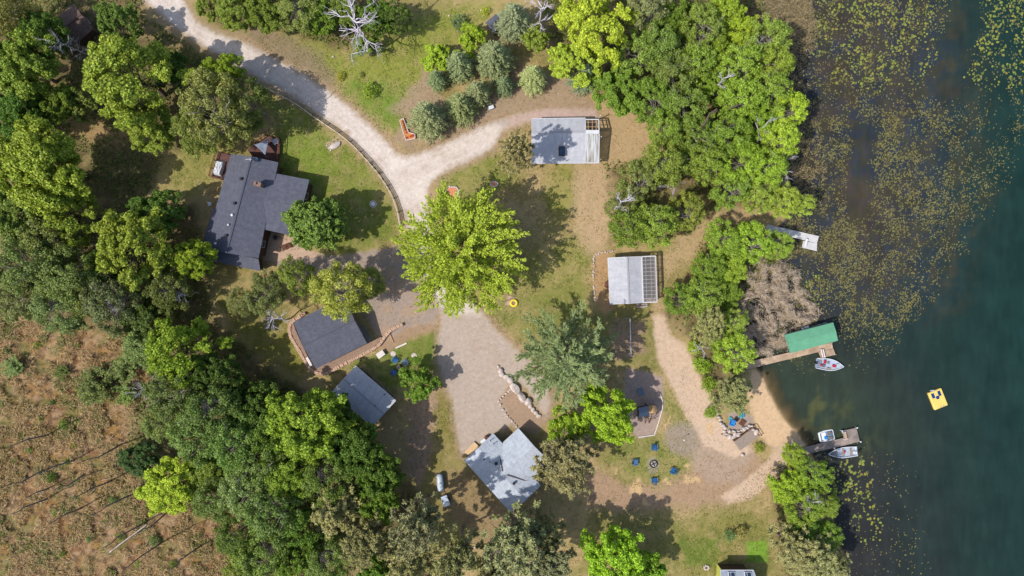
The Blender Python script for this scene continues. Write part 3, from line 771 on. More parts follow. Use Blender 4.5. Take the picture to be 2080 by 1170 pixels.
ex_, ey_ = scatter_px(210, 1680, 925, 1830, 1115, lambda X, Y: np.maximum(1 - sstep(22, 60, np.hypot(X - 1725, (Y - 975) * .8)), 1 - sstep(18, 42, np.hypot(X - 1762, (Y - 1060) * .75))) * sstep(.40, .52, fbm(X, Y, .09, 3, 84)) * sstep(14, 22, sdf(X, Y, WATER_S)), rg)
bx_ = np.concatenate([bx_, ex_]); by_ = np.concatenate([by_, ey_])
br_ = rg.uniform(.10, .25, len(bx_)) * np.where(by_ > 900, 1.15, 1)
order = np.argsort(-br_); top = order[:300]; rest = order[300:]
pad_stuff('lily_pads', bx_[rest], by_[rest], br_[rest], lin((150, 162, 80), .68), 'spread of small yellow green lily pads floating over the dark lake')
px_, py_ = scatter_px(19000, 1560, -15, 2095, 1185, d_small, rg)
pad_stuff('small_pondweed', px_, py_, rg.uniform(.05, .15, len(px_)) * np.interp(py_, [0, 200, 700, 1170], [1.2, 1.05, .95, 1.1]), lin((146, 140, 88), .64), 'countless small olive and brown floating leaves dotting the lake')
pv = [tuple(v) for v in PADV]
pad_me = bpy.data.meshes.new('lily_pad')
pad_me.from_pydata([(v[0], v[1], v[2]) for v in pv], [], [(0, i, i + 1) for i in range(1, len(pv) - 1)])
for kx in ('var', 'var2'):
    a = pad_me.attributes.new(kx, 'FLOAT', 'POINT'); a.data.foreach_set('value', [.55] * len(pv))
pad_me.materials.append(M['leaf'])
for i in top:
    o = link_mesh('lily_pad', pad_me); o.location = world(bx_[i:i+1], by_[i:i+1], WZ + .03)[0]
    r_ = br_[i]; o.scale = (r_, r_ * rg.uniform(.7, 1), r_); o.rotation_euler = (rg.normal() * .06, rg.normal() * .06, rg.uniform(0, 7))
    o.color = (*lin((rg.uniform(140, 176), rg.uniform(154, 174), rg.uniform(66, 92)), .74), 1)
    tag(o, 'large yellow green lily pad floating on the dark lake', 'lily pad', 'large lily pads on the lake')
# ------------------------------------------------------------------ trees
def unit(v): return v / (np.linalg.norm(v, axis=-1, keepdims=True) + 1e-9)
def shell_leaves(C, r, n, rg, jit=.55, lowcut=-.45, inner=.72):
    """n leaf positions/normals on the outside of puffs"""
    d = unit(rg.normal(size=(n * 2, 3))); d = d[d[:, 2] > lowcut][:n]
    rad = r * (inner + (1.08 - inner) * rg.random((len(d), 1)))
    p = C + d * rad * [1, 1, .85]
    nn = d + rg.normal(size=d.shape) * jit + [0, 0, .25]
    return p, nn
def tubes(mb, pts, r0, r1, n=5):
    for i in range(len(pts) - 1):
        t0, t1 = i / (len(pts) - 1), (i + 1) / (len(pts) - 1)
        mb.tube(pts[i], pts[i + 1], r0 + (r1 - r0) * t0, r0 + (r1 - r0) * t1, n, cap=(i == len(pts) - 2))
def bend(a, b, rg, amp=.12, n=3, sag=0.0):
    a, b = np.array(a, float), np.array(b, float); L_ = np.linalg.norm(b - a)
    out = [a]
    for i in range(1, n):
        t = i / n
        out.append(a + (b - a) * t + rg.normal(size=3) * amp * L_ * .4 + np.array([0, 0, sag * L_ * math.sin(math.pi * t)]))
    return out + [b]
def mb_mesh(mb, name, mat):
    me = bpy.data.meshes.new(name); me.from_pydata([tuple(p) for p in mb.v], [], mb.f); me.materials.append(mat); me.update()
    return me

def proto_broad(seed, Rr=5.0, h=11.0, npuff=26, dens=1.0, leaf=(.17, .35), puff=(.22, .36), zsq=.62, jit=.8):
    rg = np.random.default_rng(seed)
    cz = h * .62
    lob = rg.uniform(0, 6.28, 4); la = rg.uniform(.04, .14, 4)
    Ps, Ns, tr = [], [], MB()
    top = np.array([rg.normal() * .3, rg.normal() * .3, h * .75])
    tubes(tr, bend((0, 0, -.3), top, rg, .05, 4), .034 * h * .8, .06, 8)
    for i in range(npuff):
        # spread evenly over the upper dome and a few below
        u = (i + .5) / npuff
        zz = 1 - 1.35 * u; th = i * 2.39996 + rg.normal() * .35
        rr = math.sqrt(max(0, 1 - zz * zz)) if zz > 0 else math.sqrt(1 - .5 * zz * zz)
        f = 1 + sum(la[k] * math.sin((k + 1) * th + lob[k]) for k in range(4))
        e = rg.uniform(.58, .86) * f
        c = np.array([math.cos(th) * rr * Rr * e, math.sin(th) * rr * Rr * e, cz + zz * Rr * zsq * rg.uniform(.75, 1.05)])
        pr = Rr * rg.uniform(*puff)
        # each puff is a handful of leafy twigs
        for s in range(11):
            o = unit(rg.normal(size=3) + [0, 0, .35]) * pr * rg.uniform(.35, 1.0) * [1, 1, .8]
            q = pr * rg.uniform(.2, .44)
            n = int(dens * 125 * q * q / .25) + 10
            p, nn = shell_leaves(c + o, q, n, rg, jit, -.6, .5)
            Ps.append(p); Ns.append(nn)
        st = np.array([0, 0, h * rg.uniform(.28, .6)])
        tubes(tr, bend(st, c, rg, .12, 3), .012 * h * .6, .025, 5)
    # dark inner leaves so that the crown is not hollow
    n = int(500 * dens); d = unit(rg.normal(size=(n, 3))); p = d * rg.random((n, 1)) ** .5 * Rr * [.6, .6, .6 * zsq] + [0, 0, cz]
    Ps.append(p); Ns.append(rg.normal(size=(n, 3)) + [0, 0, .8])
    P_, N_ = np.concatenate(Ps), np.concatenate(Ns)
    k = len(P_)
    me = leaf_object('crown', P_, N_, rg.uniform(*leaf, k), rg.uniform(*leaf, k) * .75, M['leaf'], rg, me_only=True, bend=.3)
    return me, mb_mesh(tr, 'trunk', M['bark']), Rr, cz
def proto_birch(seed, Rr=4.0, h=12.0, n=75, bare=5):
    rg = np.random.default_rng(seed); cz = h * .62
    Ps, Ns, Us, tr = [], [], [], MB()
    stems = []
    for s in range(3):
        b = np.array([rg.normal() * .25, rg.normal() * .25, -.3]); t = np.array([rg.normal() * Rr * .3, rg.normal() * Rr * .3, h * rg.uniform(.85, 1.0)])
        pt = bend(b, t, rg, .06, 5); stems.append(pt); tubes(tr, pt, .13, .03, 6)
    for i in range(n):
        zz = rg.uniform(-.75, 1); th = rg.uniform(0, 6.28)
        rr = math.sqrt(max(0, 1 - zz * zz)) * rg.uniform(.35, 1.0) ** .6
        c = np.array([math.cos(th) * rr * Rr, math.sin(th) * rr * Rr, cz + zz * h * .30])
        q = Rr * rg.uniform(.09, .20)
        m = int(75 * q * q / .3) + 20
        d = unit(rg.normal(size=(m, 3))); p = c + d * q * rg.random((m, 1)) ** .4 * [1, 1, 1.25]
        Ps.append(p); Ns.append(d + rg.normal(size=(m, 3)) * .7 + [0, 0, .4]); Us.append(rg.normal(size=(m, 3)) * .6 + [0, 0, -1])
        if i % 3 == 0:
            pt = stems[i % 3]; st = pt[rg.integers(2, 5)]
            tubes(tr, bend(st, c, rg, .12, 3), .045, .015, 4)
    for i in range(bare):
        th = rg.uniform(0, 6.28); st = stems[i % 3][-2]
        e = np.array([math.cos(th) * Rr * rg.uniform(.5, .95), math.sin(th) * Rr * rg.uniform(.5, .95), h * rg.uniform(.85, 1.02)])
        tubes(tr, bend(st, e, rg, .15, 4), .07, .025, 4)
    P_, N_, U_ = np.concatenate(Ps), np.concatenate(Ns), np.concatenate(Us); k = len(P_)
    me = leaf_object('crown', P_, N_, rg.uniform(.16, .36, k), rg.uniform(.10, .21, k), M['leaf'], rg, U=U_, me_only=True)
    return me, mb_mesh(tr, 'trunk', M['bark']), Rr, cz
def spray(p0, p1, n, w, rg, taper=.5, spread=.6, lift=.2):
    """leaves along a finger from p0 to p1, pointing forward and out"""
    t = rg.random((n, 1)) ** .8
    ax = p1 - p0; L_ = np.linalg.norm(ax); ax = ax / L_
    d = unit(np.cross(ax, rg.normal(size=(n, 3))))
    p = p0 + (p1 - p0) * t + d * w * (1 - taper * t) * rg.random((n, 1)) ** .5
    u = ax + d * spread
    nn = np.cross(np.cross(u, [0, 0, 1.0]), u) + d * .6 + rg.normal(size=(n, 3)) * .35 + [0, 0, lift]
    return p, nn, u
def proto_fingers(seed, Rr=8.0, h=15.0, nl=64, per=7, leafn=26, leaf=(.32, .60), wid=(.16, .30), fw=.34, mat='leaf', zlo=-.35):
    rg = np.random.default_rng(seed); cz = h * .55
    Ps, Ns, Us, tr = [], [], [], MB()
    tubes(tr, bend((0, 0, -.3), (0, 0, h * .85), rg, .03, 4), .34, .08, 8)
    for i in range(nl):
        u = (i + .5) / nl; zz = 1 - (1 - zlo) * u; th = i * 2.39996 + rg.normal() * .2
        rr = math.sqrt(max(0.02, 1 - zz * zz)) if zz > 0 else 1
        ext = rg.uniform(.74, 1.06)
        d = np.array([math.cos(th) * rr, math.sin(th) * rr, zz * .62])
        tip = np.array([0, 0, cz]) + d * Rr * ext
        st = np.array([0, 0, cz - .5 + zz * 2.2]) + d * Rr * .12
        tubes(tr, bend(st, tip * .97 + st * .03, rg, .05, 3), .08, .02, 4)
        dirh = unit(d + [0, 0, .12])
        for k in range(per):
            t = .12 + .86 * (k + rg.random()) / per
            b = st + (tip - st) * t + rg.normal(size=3) * .12
            sgn = 1 if k % 2 else -1
            a = sgn * rg.uniform(.35, .95) * (1 - .5 * t)
            ca, sa = math.cos(a), math.sin(a)
            dd = np.array([dirh[0] * ca - dirh[1] * sa, dirh[0] * sa + dirh[1] * ca, dirh[2] + rg.normal() * .2])
            ln = Rr * rg.uniform(.12, .24)
            p, nn, uu = spray(b, b + dd * ln, leafn, fw, rg)
            Ps.append(p); Ns.append(nn); Us.append(uu)
        p, nn, uu = spray(st + (tip - st) * .7, tip, leafn * 2, fw * .9, rg)
        Ps.append(p); Ns.append(nn); Us.append(uu)
    P_, N_, U_ = np.concatenate(Ps), np.concatenate(Ns), np.concatenate(Us); k = len(P_)
    me = leaf_object('crown', P_, N_, rg.uniform(*leaf, k), rg.uniform(*wid, k), M[mat], rg, U=U_, me_only=True)
    return me, mb_mesh(tr, 'trunk', M['bark']), Rr, cz
def proto_pine(seed, Rr=8.0, h=16.0, tiers=9, per=7, sub=8, sag=-.05):
    """white pine: long level limbs in tiers ending in feathery plumes"""
    rg = np.random.default_rng(seed)
    Ps, Ns, Us, tr = [], [], [], MB()
    tubes(tr, [(0, 0, -.3), (0, 0, h * .5), (0, 0, h)], .3, .04, 8)
    for t in range(tiers):
        f = t / (tiers - 1); z = h * (.30 + .68 * f); lr = Rr * (1 - f) ** .62 * 1.0 + .5
        for j in range(per):
            th = j * 6.283 / per + t * .7 + rg.normal() * .22
            ln = lr * rg.uniform(.62, 1.12); up = rg.uniform(-.05, .28) + f * .35
            d = unit(np.array([math.cos(th), math.sin(th), up]))
            a = np.array([0, 0, z]); tip = a + d * ln
            tubes(tr, bend(a, tip, rg, .05, 3), .06 * (1 - f) + .025, .012, 4)
            m = max(3, int(sub * ln / Rr))
            for k in range(m):
                q = .28 + .70 * (k + rg.random()) / m
                an = rg.choice([-1, 1]) * rg.uniform(.25, .8)
                ca, sa = math.cos(an), math.sin(an)
                dd = np.array([d[0] * ca - d[1] * sa, d[0] * sa + d[1] * ca, d[2] + rg.uniform(.0, .3)])
                b = a + (tip - a) * q
                p, nn, uu = spray(b, b + dd * rg.uniform(.8, 1.5), 20, .24, rg, .3, .75)
                Ps.append(p); Ns.append(nn); Us.append(uu)
            p, nn, uu = spray(a + (tip - a) * .75, tip + d * .5, 34, .26, rg, .3, .75)
            Ps.append(p); Ns.append(nn); Us.append(uu)
    P_, N_, U_ = np.concatenate(Ps), np.concatenate(Ns), np.concatenate(Us); k = len(P_)
    me = leaf_object('crown', P_, N_, rg.uniform(.4, .75, k), rg.uniform(.09, .17, k), M['needle'], rg, U=U_, me_only=True)
    return me, mb_mesh(tr, 'trunk', M['bark']), Rr, h * .5
def proto_spruce(seed, Rr=3.2, h=9.0, tiers=16):
    rg = np.random.default_rng(seed)
    Ps, Ns, Us, tr = [], [], [], MB()
    tubes(tr, [(0, 0, -.3), (0, 0, h * .5), (0, 0, h)], .2, .03, 7)
    for t in range(tiers):
        f = t / (tiers - 1); z = h * (.05 + .93 * f); lr = Rr * (1 - f) ** .72 + .12
        per = max(5, int(14 * (1 - f) + 5))
        for j in range(per):
            th = j * 6.283 / per + t * .9 + rg.normal() * .12
            ln = lr * rg.uniform(.78, 1.1)
            d = np.array([math.cos(th), math.sin(th), rg.uniform(-.12, .12) + .25 * f])
            a = np.array([0, 0, z + .25 * ln]); tip = a + d * ln
            p, nn, uu = spray(a + (tip - a) * .25, tip, int(14 + 40 * ln / Rr), .16 + .20 * ln / Rr, rg, .2, .8, .5)
            Ps.append(p); Ns.append(nn); Us.append(uu)
            if j % 3 == 0: tubes(tr, [a, tip * .9 + a * .1], .03, .01, 4)
    P_, N_, U_ = np.concatenate(Ps), np.concatenate(Ns), np.concatenate(Us); k = len(P_)
    me = leaf_object('crown', P_, N_, rg.uniform(.25, .48, k), rg.uniform(.08, .16, k), M['needle'], rg, U=U_, me_only=True)
    return me, mb_mesh(tr, 'trunk', M['bark']), Rr, h * .3
def proto_tuft(seed, Rr=4.5, h=12.0, n=170):
    """red pine: separate tufts of needles on grey twisting limbs, light falling through"""
    rg = np.random.default_rng(seed); cz = h * .66
    Ps, Ns, Us, tr = [], [], [], MB()
    tubes(tr, bend((0, 0, -.3), (0, 0, h * .95), rg, .03, 4), .22, .05, 7)
    limbs = []
    for i in range(26):
        th = i * 2.39996; z = h * rg.uniform(.42, .9); f = (z / h - .42) / .48
        ln = Rr * rg.uniform(.7, 1.02) * (1 - .45 * f)
        tip = np.array([math.cos(th) * ln, math.sin(th) * ln, z + ln * rg.uniform(.0, .35)])
        pt = bend((0, 0, z), tip, rg, .14, 4); limbs.append(pt); tubes(tr, pt, .065, .02, 4)
    for i in range(n):
        pt = limbs[i % len(limbs)]; s = rg.integers(1, len(pt)); base = np.array(pt[s]) * rg.uniform(.75, 1) + np.array(pt[s - 1]) * .0
        base = np.array(pt[s - 1]) + (np.array(pt[s]) - np.array(pt[s - 1])) * rg.random()
        c = base + rg.normal(size=3) * [.62, .62, .35]
        tubes(tr, [base, c], .02, .01, 3)
        q = rg.uniform(.38, .66); m = 40
        d = unit(rg.normal(size=(m, 3)) + [0, 0, .35]); p = c + d * q * .55 * rg.random((m, 1)) ** .3
        Ps.append(p); Us.append(d + rg.normal(size=(m, 3)) * .25); Ns.append(rg.normal(size=(m, 3)) * .7 + [0, 0, 1])
    P_, N_, U_ = np.concatenate(Ps), np.concatenate(Ns), np.concatenate(Us); k = len(P_)
    me = leaf_object('crown', P_, N_, rg.uniform(.35, .6, k), rg.uniform(.10, .18, k), M['needle'], rg, U=U_, me_only=True)
    return me, mb_mesh(tr, 'trunk', M['bark']), Rr, cz
def proto_shrub(seed, Rr=1.6, h=1.9, npuff=16, leaf=(.14, .28)):
    rg = np.random.default_rng(seed); Ps, Ns, tr = [], [], MB()
    for i in range(npuff):
        th = i * 2.39996; u = (i + .5) / npuff
        c = np.array([math.cos(th) * Rr * u ** .5 * .8, math.sin(th) * Rr * u ** .5 * .8, h * rg.uniform(.35, .8) * (1.15 - .5 * u)])
        q = Rr * rg.uniform(.22, .36)
        p, nn = shell_leaves(c, q, 70, rg, .7); Ps.append(p); Ns.append(nn)
        tubes(tr, bend((rg.normal() * .1, rg.normal() * .1, -.1), c, rg, .1, 2), .035, .012, 4)
    P_, N_ = np.concatenate(Ps), np.concatenate(Ns); k = len(P_)
    me = leaf_object('leaves', P_, N_, rg.uniform(*leaf, k), rg.uniform(*leaf, k) * .7, M['leaf'], rg, me_only=True)
    return me, mb_mesh(tr, 'stems', M['bark']), Rr, h * .5
def proto_wisp(seed, Rr=2.6, h=4.5, n=90):
    """willow brush: many upright stems with narrow leaves, see-through"""
    rg = np.random.default_rng(seed); Ps, Ns, Us, tr = [], [], [], MB()
    for i in range(n):
        th = rg.uniform(0, 6.28); rr = rg.random() ** .55
        tip = np.array([math.cos(th) * Rr * rr, math.sin(th) * Rr * rr, h * rg.uniform(.55, 1) * (1.05 - .35 * rr)])
        b = np.array([tip[0] * .25, tip[1] * .25, -.1]); tubes(tr, bend(b, tip, rg, .06, 2), .03, .01, 3)
        p, nn, uu = spray(b + (tip - b) * .4, tip, 34, .38, rg, .3, .9)
        Ps.append(p); Ns.append(nn); Us.append(uu)
    P_, N_, U_ = np.concatenate(Ps), np.concatenate(Ns), np.concatenate(Us); k = len(P_)
    me = leaf_object('leaves', P_, N_, rg.uniform(.2, .42, k), rg.uniform(.08, .16, k), M['leaf'], rg, U=U_, me_only=True)
    return me, mb_mesh(tr, 'stems', M['bark']), Rr, h * .6
def dead_mesh(seed, h=10.0, Rr=3.0, nb=9, lean=.0):
    rg = np.random.default_rng(seed); tr = MB(); br = MB()
    top = np.array([lean, rg.normal() * .3, h]); pt = bend((0, 0, -.3), top, rg, .05, 5); tubes(tr, pt, .17, .05, 7)
    for i in range(nb):
        k = rg.integers(2, 5); st = np.array(pt[k]) + (np.array(pt[k + 1]) - np.array(pt[k])) * rg.random()
        th = i * 2.39996; ln = Rr * rg.uniform(.5, 1)
        tip = st + np.array([math.cos(th) * ln, math.sin(th) * ln, ln * rg.uniform(.1, .8)])
        q = bend(st, tip, rg, .2, 4); tubes(br, q, .085, .03, 5)
        for s in range(5):
            b = np.array(q[rg.integers(1, 4)]); e = b + (tip - st) * rg.uniform(.25, .5) + rg.normal(size=3) * Rr * .16
            tubes(br, bend(b, e, rg, .15, 2), .04, .015, 4)
            for s2 in range(2):
                b2 = b + (e - b) * rg.uniform(.3, .9); e2 = b2 + (e - b) * .35 + rg.normal(size=3) * Rr * .10
                tubes(br, [b2, e2], .024, .01, 3)
    b0 = len(tr.v); tr.v += br.v; tr.f += [tuple(b0 + i for i in q) for q in br.f]
    return None, mb_mesh(tr, 'trunk', M['bark']), Rr, h * .8

PROTO = {
 'oak': [proto_broad(101), proto_broad(102, npuff=30, zsq=.7), proto_broad(103, npuff=22, puff=(.24, .40)), proto_broad(104, npuff=34, puff=(.18, .30)), proto_broad(105, npuff=19, puff=(.2, .34), zsq=.8), proto_broad(106, npuff=40, puff=(.14, .26), jit=1.0)],
 'small_oak': [proto_broad(111, 3.0, 7.5, 18, 1.5, (.2, .36)), proto_broad(112, 3.0, 7.0, 22, 1.4, (.2, .34), zsq=.75)],
 'round': [proto_broad(121, 5.2, 9.5, 90, 1.0, (.2, .36), (.15, .22), .95, .6)],
 'birch': [proto_birch(131, n=120, bare=1), proto_birch(132, n=130, bare=2), proto_birch(133, n=105, bare=0), proto_birch(134, n=140, bare=1), proto_birch(135, Rr=3.6, n=90, bare=1), proto_birch(136, Rr=4.4, n=125, bare=0)],
 'sunny': [proto_fingers(141, nl=90, per=11, leafn=30, leaf=(.2, .42), wid=(.10, .22), fw=.42)],
 'pine': [proto_pine(151, tiers=11, per=9, sub=14)],
 'spruce': [proto_spruce(161), proto_spruce(162, h=8.0), proto_spruce(163, h=10, tiers=18)],
 'tuft': [proto_tuft(171, n=350), proto_tuft(172, n=400), proto_tuft(173, n=320)],
 'shrub': [proto_shrub(181), proto_shrub(182, npuff=22), proto_shrub(183, h=1.4)],
 'wisp': [proto_wisp(191), proto_wisp(192, n=70)],
 'dead': [dead_mesh(201, 9, 3.4, 12), dead_mesh(202, 9, 2.2, 8), dead_mesh(203, 8, 2.8, 6, 1.2)],
 'snag': [dead_mesh(211, 8.5, .5, 3)],
}
NAMES = {'oak': ('broadleaf_tree', 'tree'), 'small_oak': ('broadleaf_tree', 'tree'), 'round': ('round_tree', 'tree'), 'birch': ('birch_tree', 'tree'),
 'sunny': ('yellow_green_tree', 'tree'), 'pine': ('white_pine', 'pine'), 'spruce': ('blue_spruce', 'spruce'), 'tuft': ('red_pine', 'pine'), 'shrub': ('shrub', 'shrub'),
 'wisp': ('willow_bush', 'bush'), 'dead': ('dead_tree', 'dead tree'), 'snag': ('snag', 'dead tree')}
BARK = {'birch': (176, 164, 152), 'dead': (226, 216, 222), 'snag': (128, 108, 96), 'tuft': (160, 142, 130), 'oak': (120, 104, 92)}
W1 = 'trees of the upper left wood'; W2 = 'trees of the lower left wood'
_cnt = {}
KL = 1.22
def plant(kind, px, py, r, col, label, hm=1.0, group=None, v=None, cat=None, bark=None):
    """a tree whose crown centre shows at photo pixel px,py with radius r pixels"""
    i = _cnt.get(kind, 0); _cnt[kind] = i + 1
    crown, trunk, Rr, cz = PROTO[kind][(i if v is None else v) % len(PROTO[kind])]
    nm, ct = NAMES[kind]
    if group in (W1, W2): r *= 1.1
    s = r / S / Rr
    zs = s ** .55 * hm if kind not in ('shrub', 'wisp') else s * hm
    for _ in range(3):
        z = cz * zs; s = r / S * (1 - z / H) / Rr
    b = P(px, py, z); b.z = 0
    sd = float(sdf(np.array([CX + b.x * S]), np.array([CY - b.y * S]), WATER_S)[0])
    b.z = -0.5 if sd > -2 else 0.0
    root = empty(nm, b, label, cat or ct, group)
    root.rotation_euler = (0, 0, (i * 2.1) % 6.28)
    a_ = random.uniform(.9, 1.12) if kind in ('oak', 'birch', 'tuft', 'small_oak', 'wisp', 'shrub') else 1.0
    root.scale = (s * a_, s / a_, zs)
    for me in (trunk, crown):
        if me is None: continue
        o = link_mesh(me.name.split('.')[0], me, root)
        isbark = me is trunk or kind in ('dead', 'snag')
        if isbark: c = lin(bark or BARK.get(kind, (112, 98, 88)), .72)
        else:
            c = lin(col, KL); g_ = sum(c) / 3; c = tuple(x * .90 + g_ * .10 for x in c)
            j_ = random.uniform(.88, 1.12); c = (c[0] * j_ * random.uniform(1.02, 1.14), c[1] * j_ * .98, c[2] * j_ * .82)
        o.color = (*c, 1)
    return root
LIME=(150,174,48); MID=(114,142,50); DEEP=(82,116,42); OLIVE=(118,126,66); GREY=(124,140,96); YEL=(186,188,60); BRIGHT=(138,166,44); PINE=(124,128,88); SPR=(122,140,100); BRC=(126,148,62)
W1='trees of the upper left wood'; W2='trees of the lower left wood'; W3='trees of the shore wood'; W4='trees and brush round the docks'
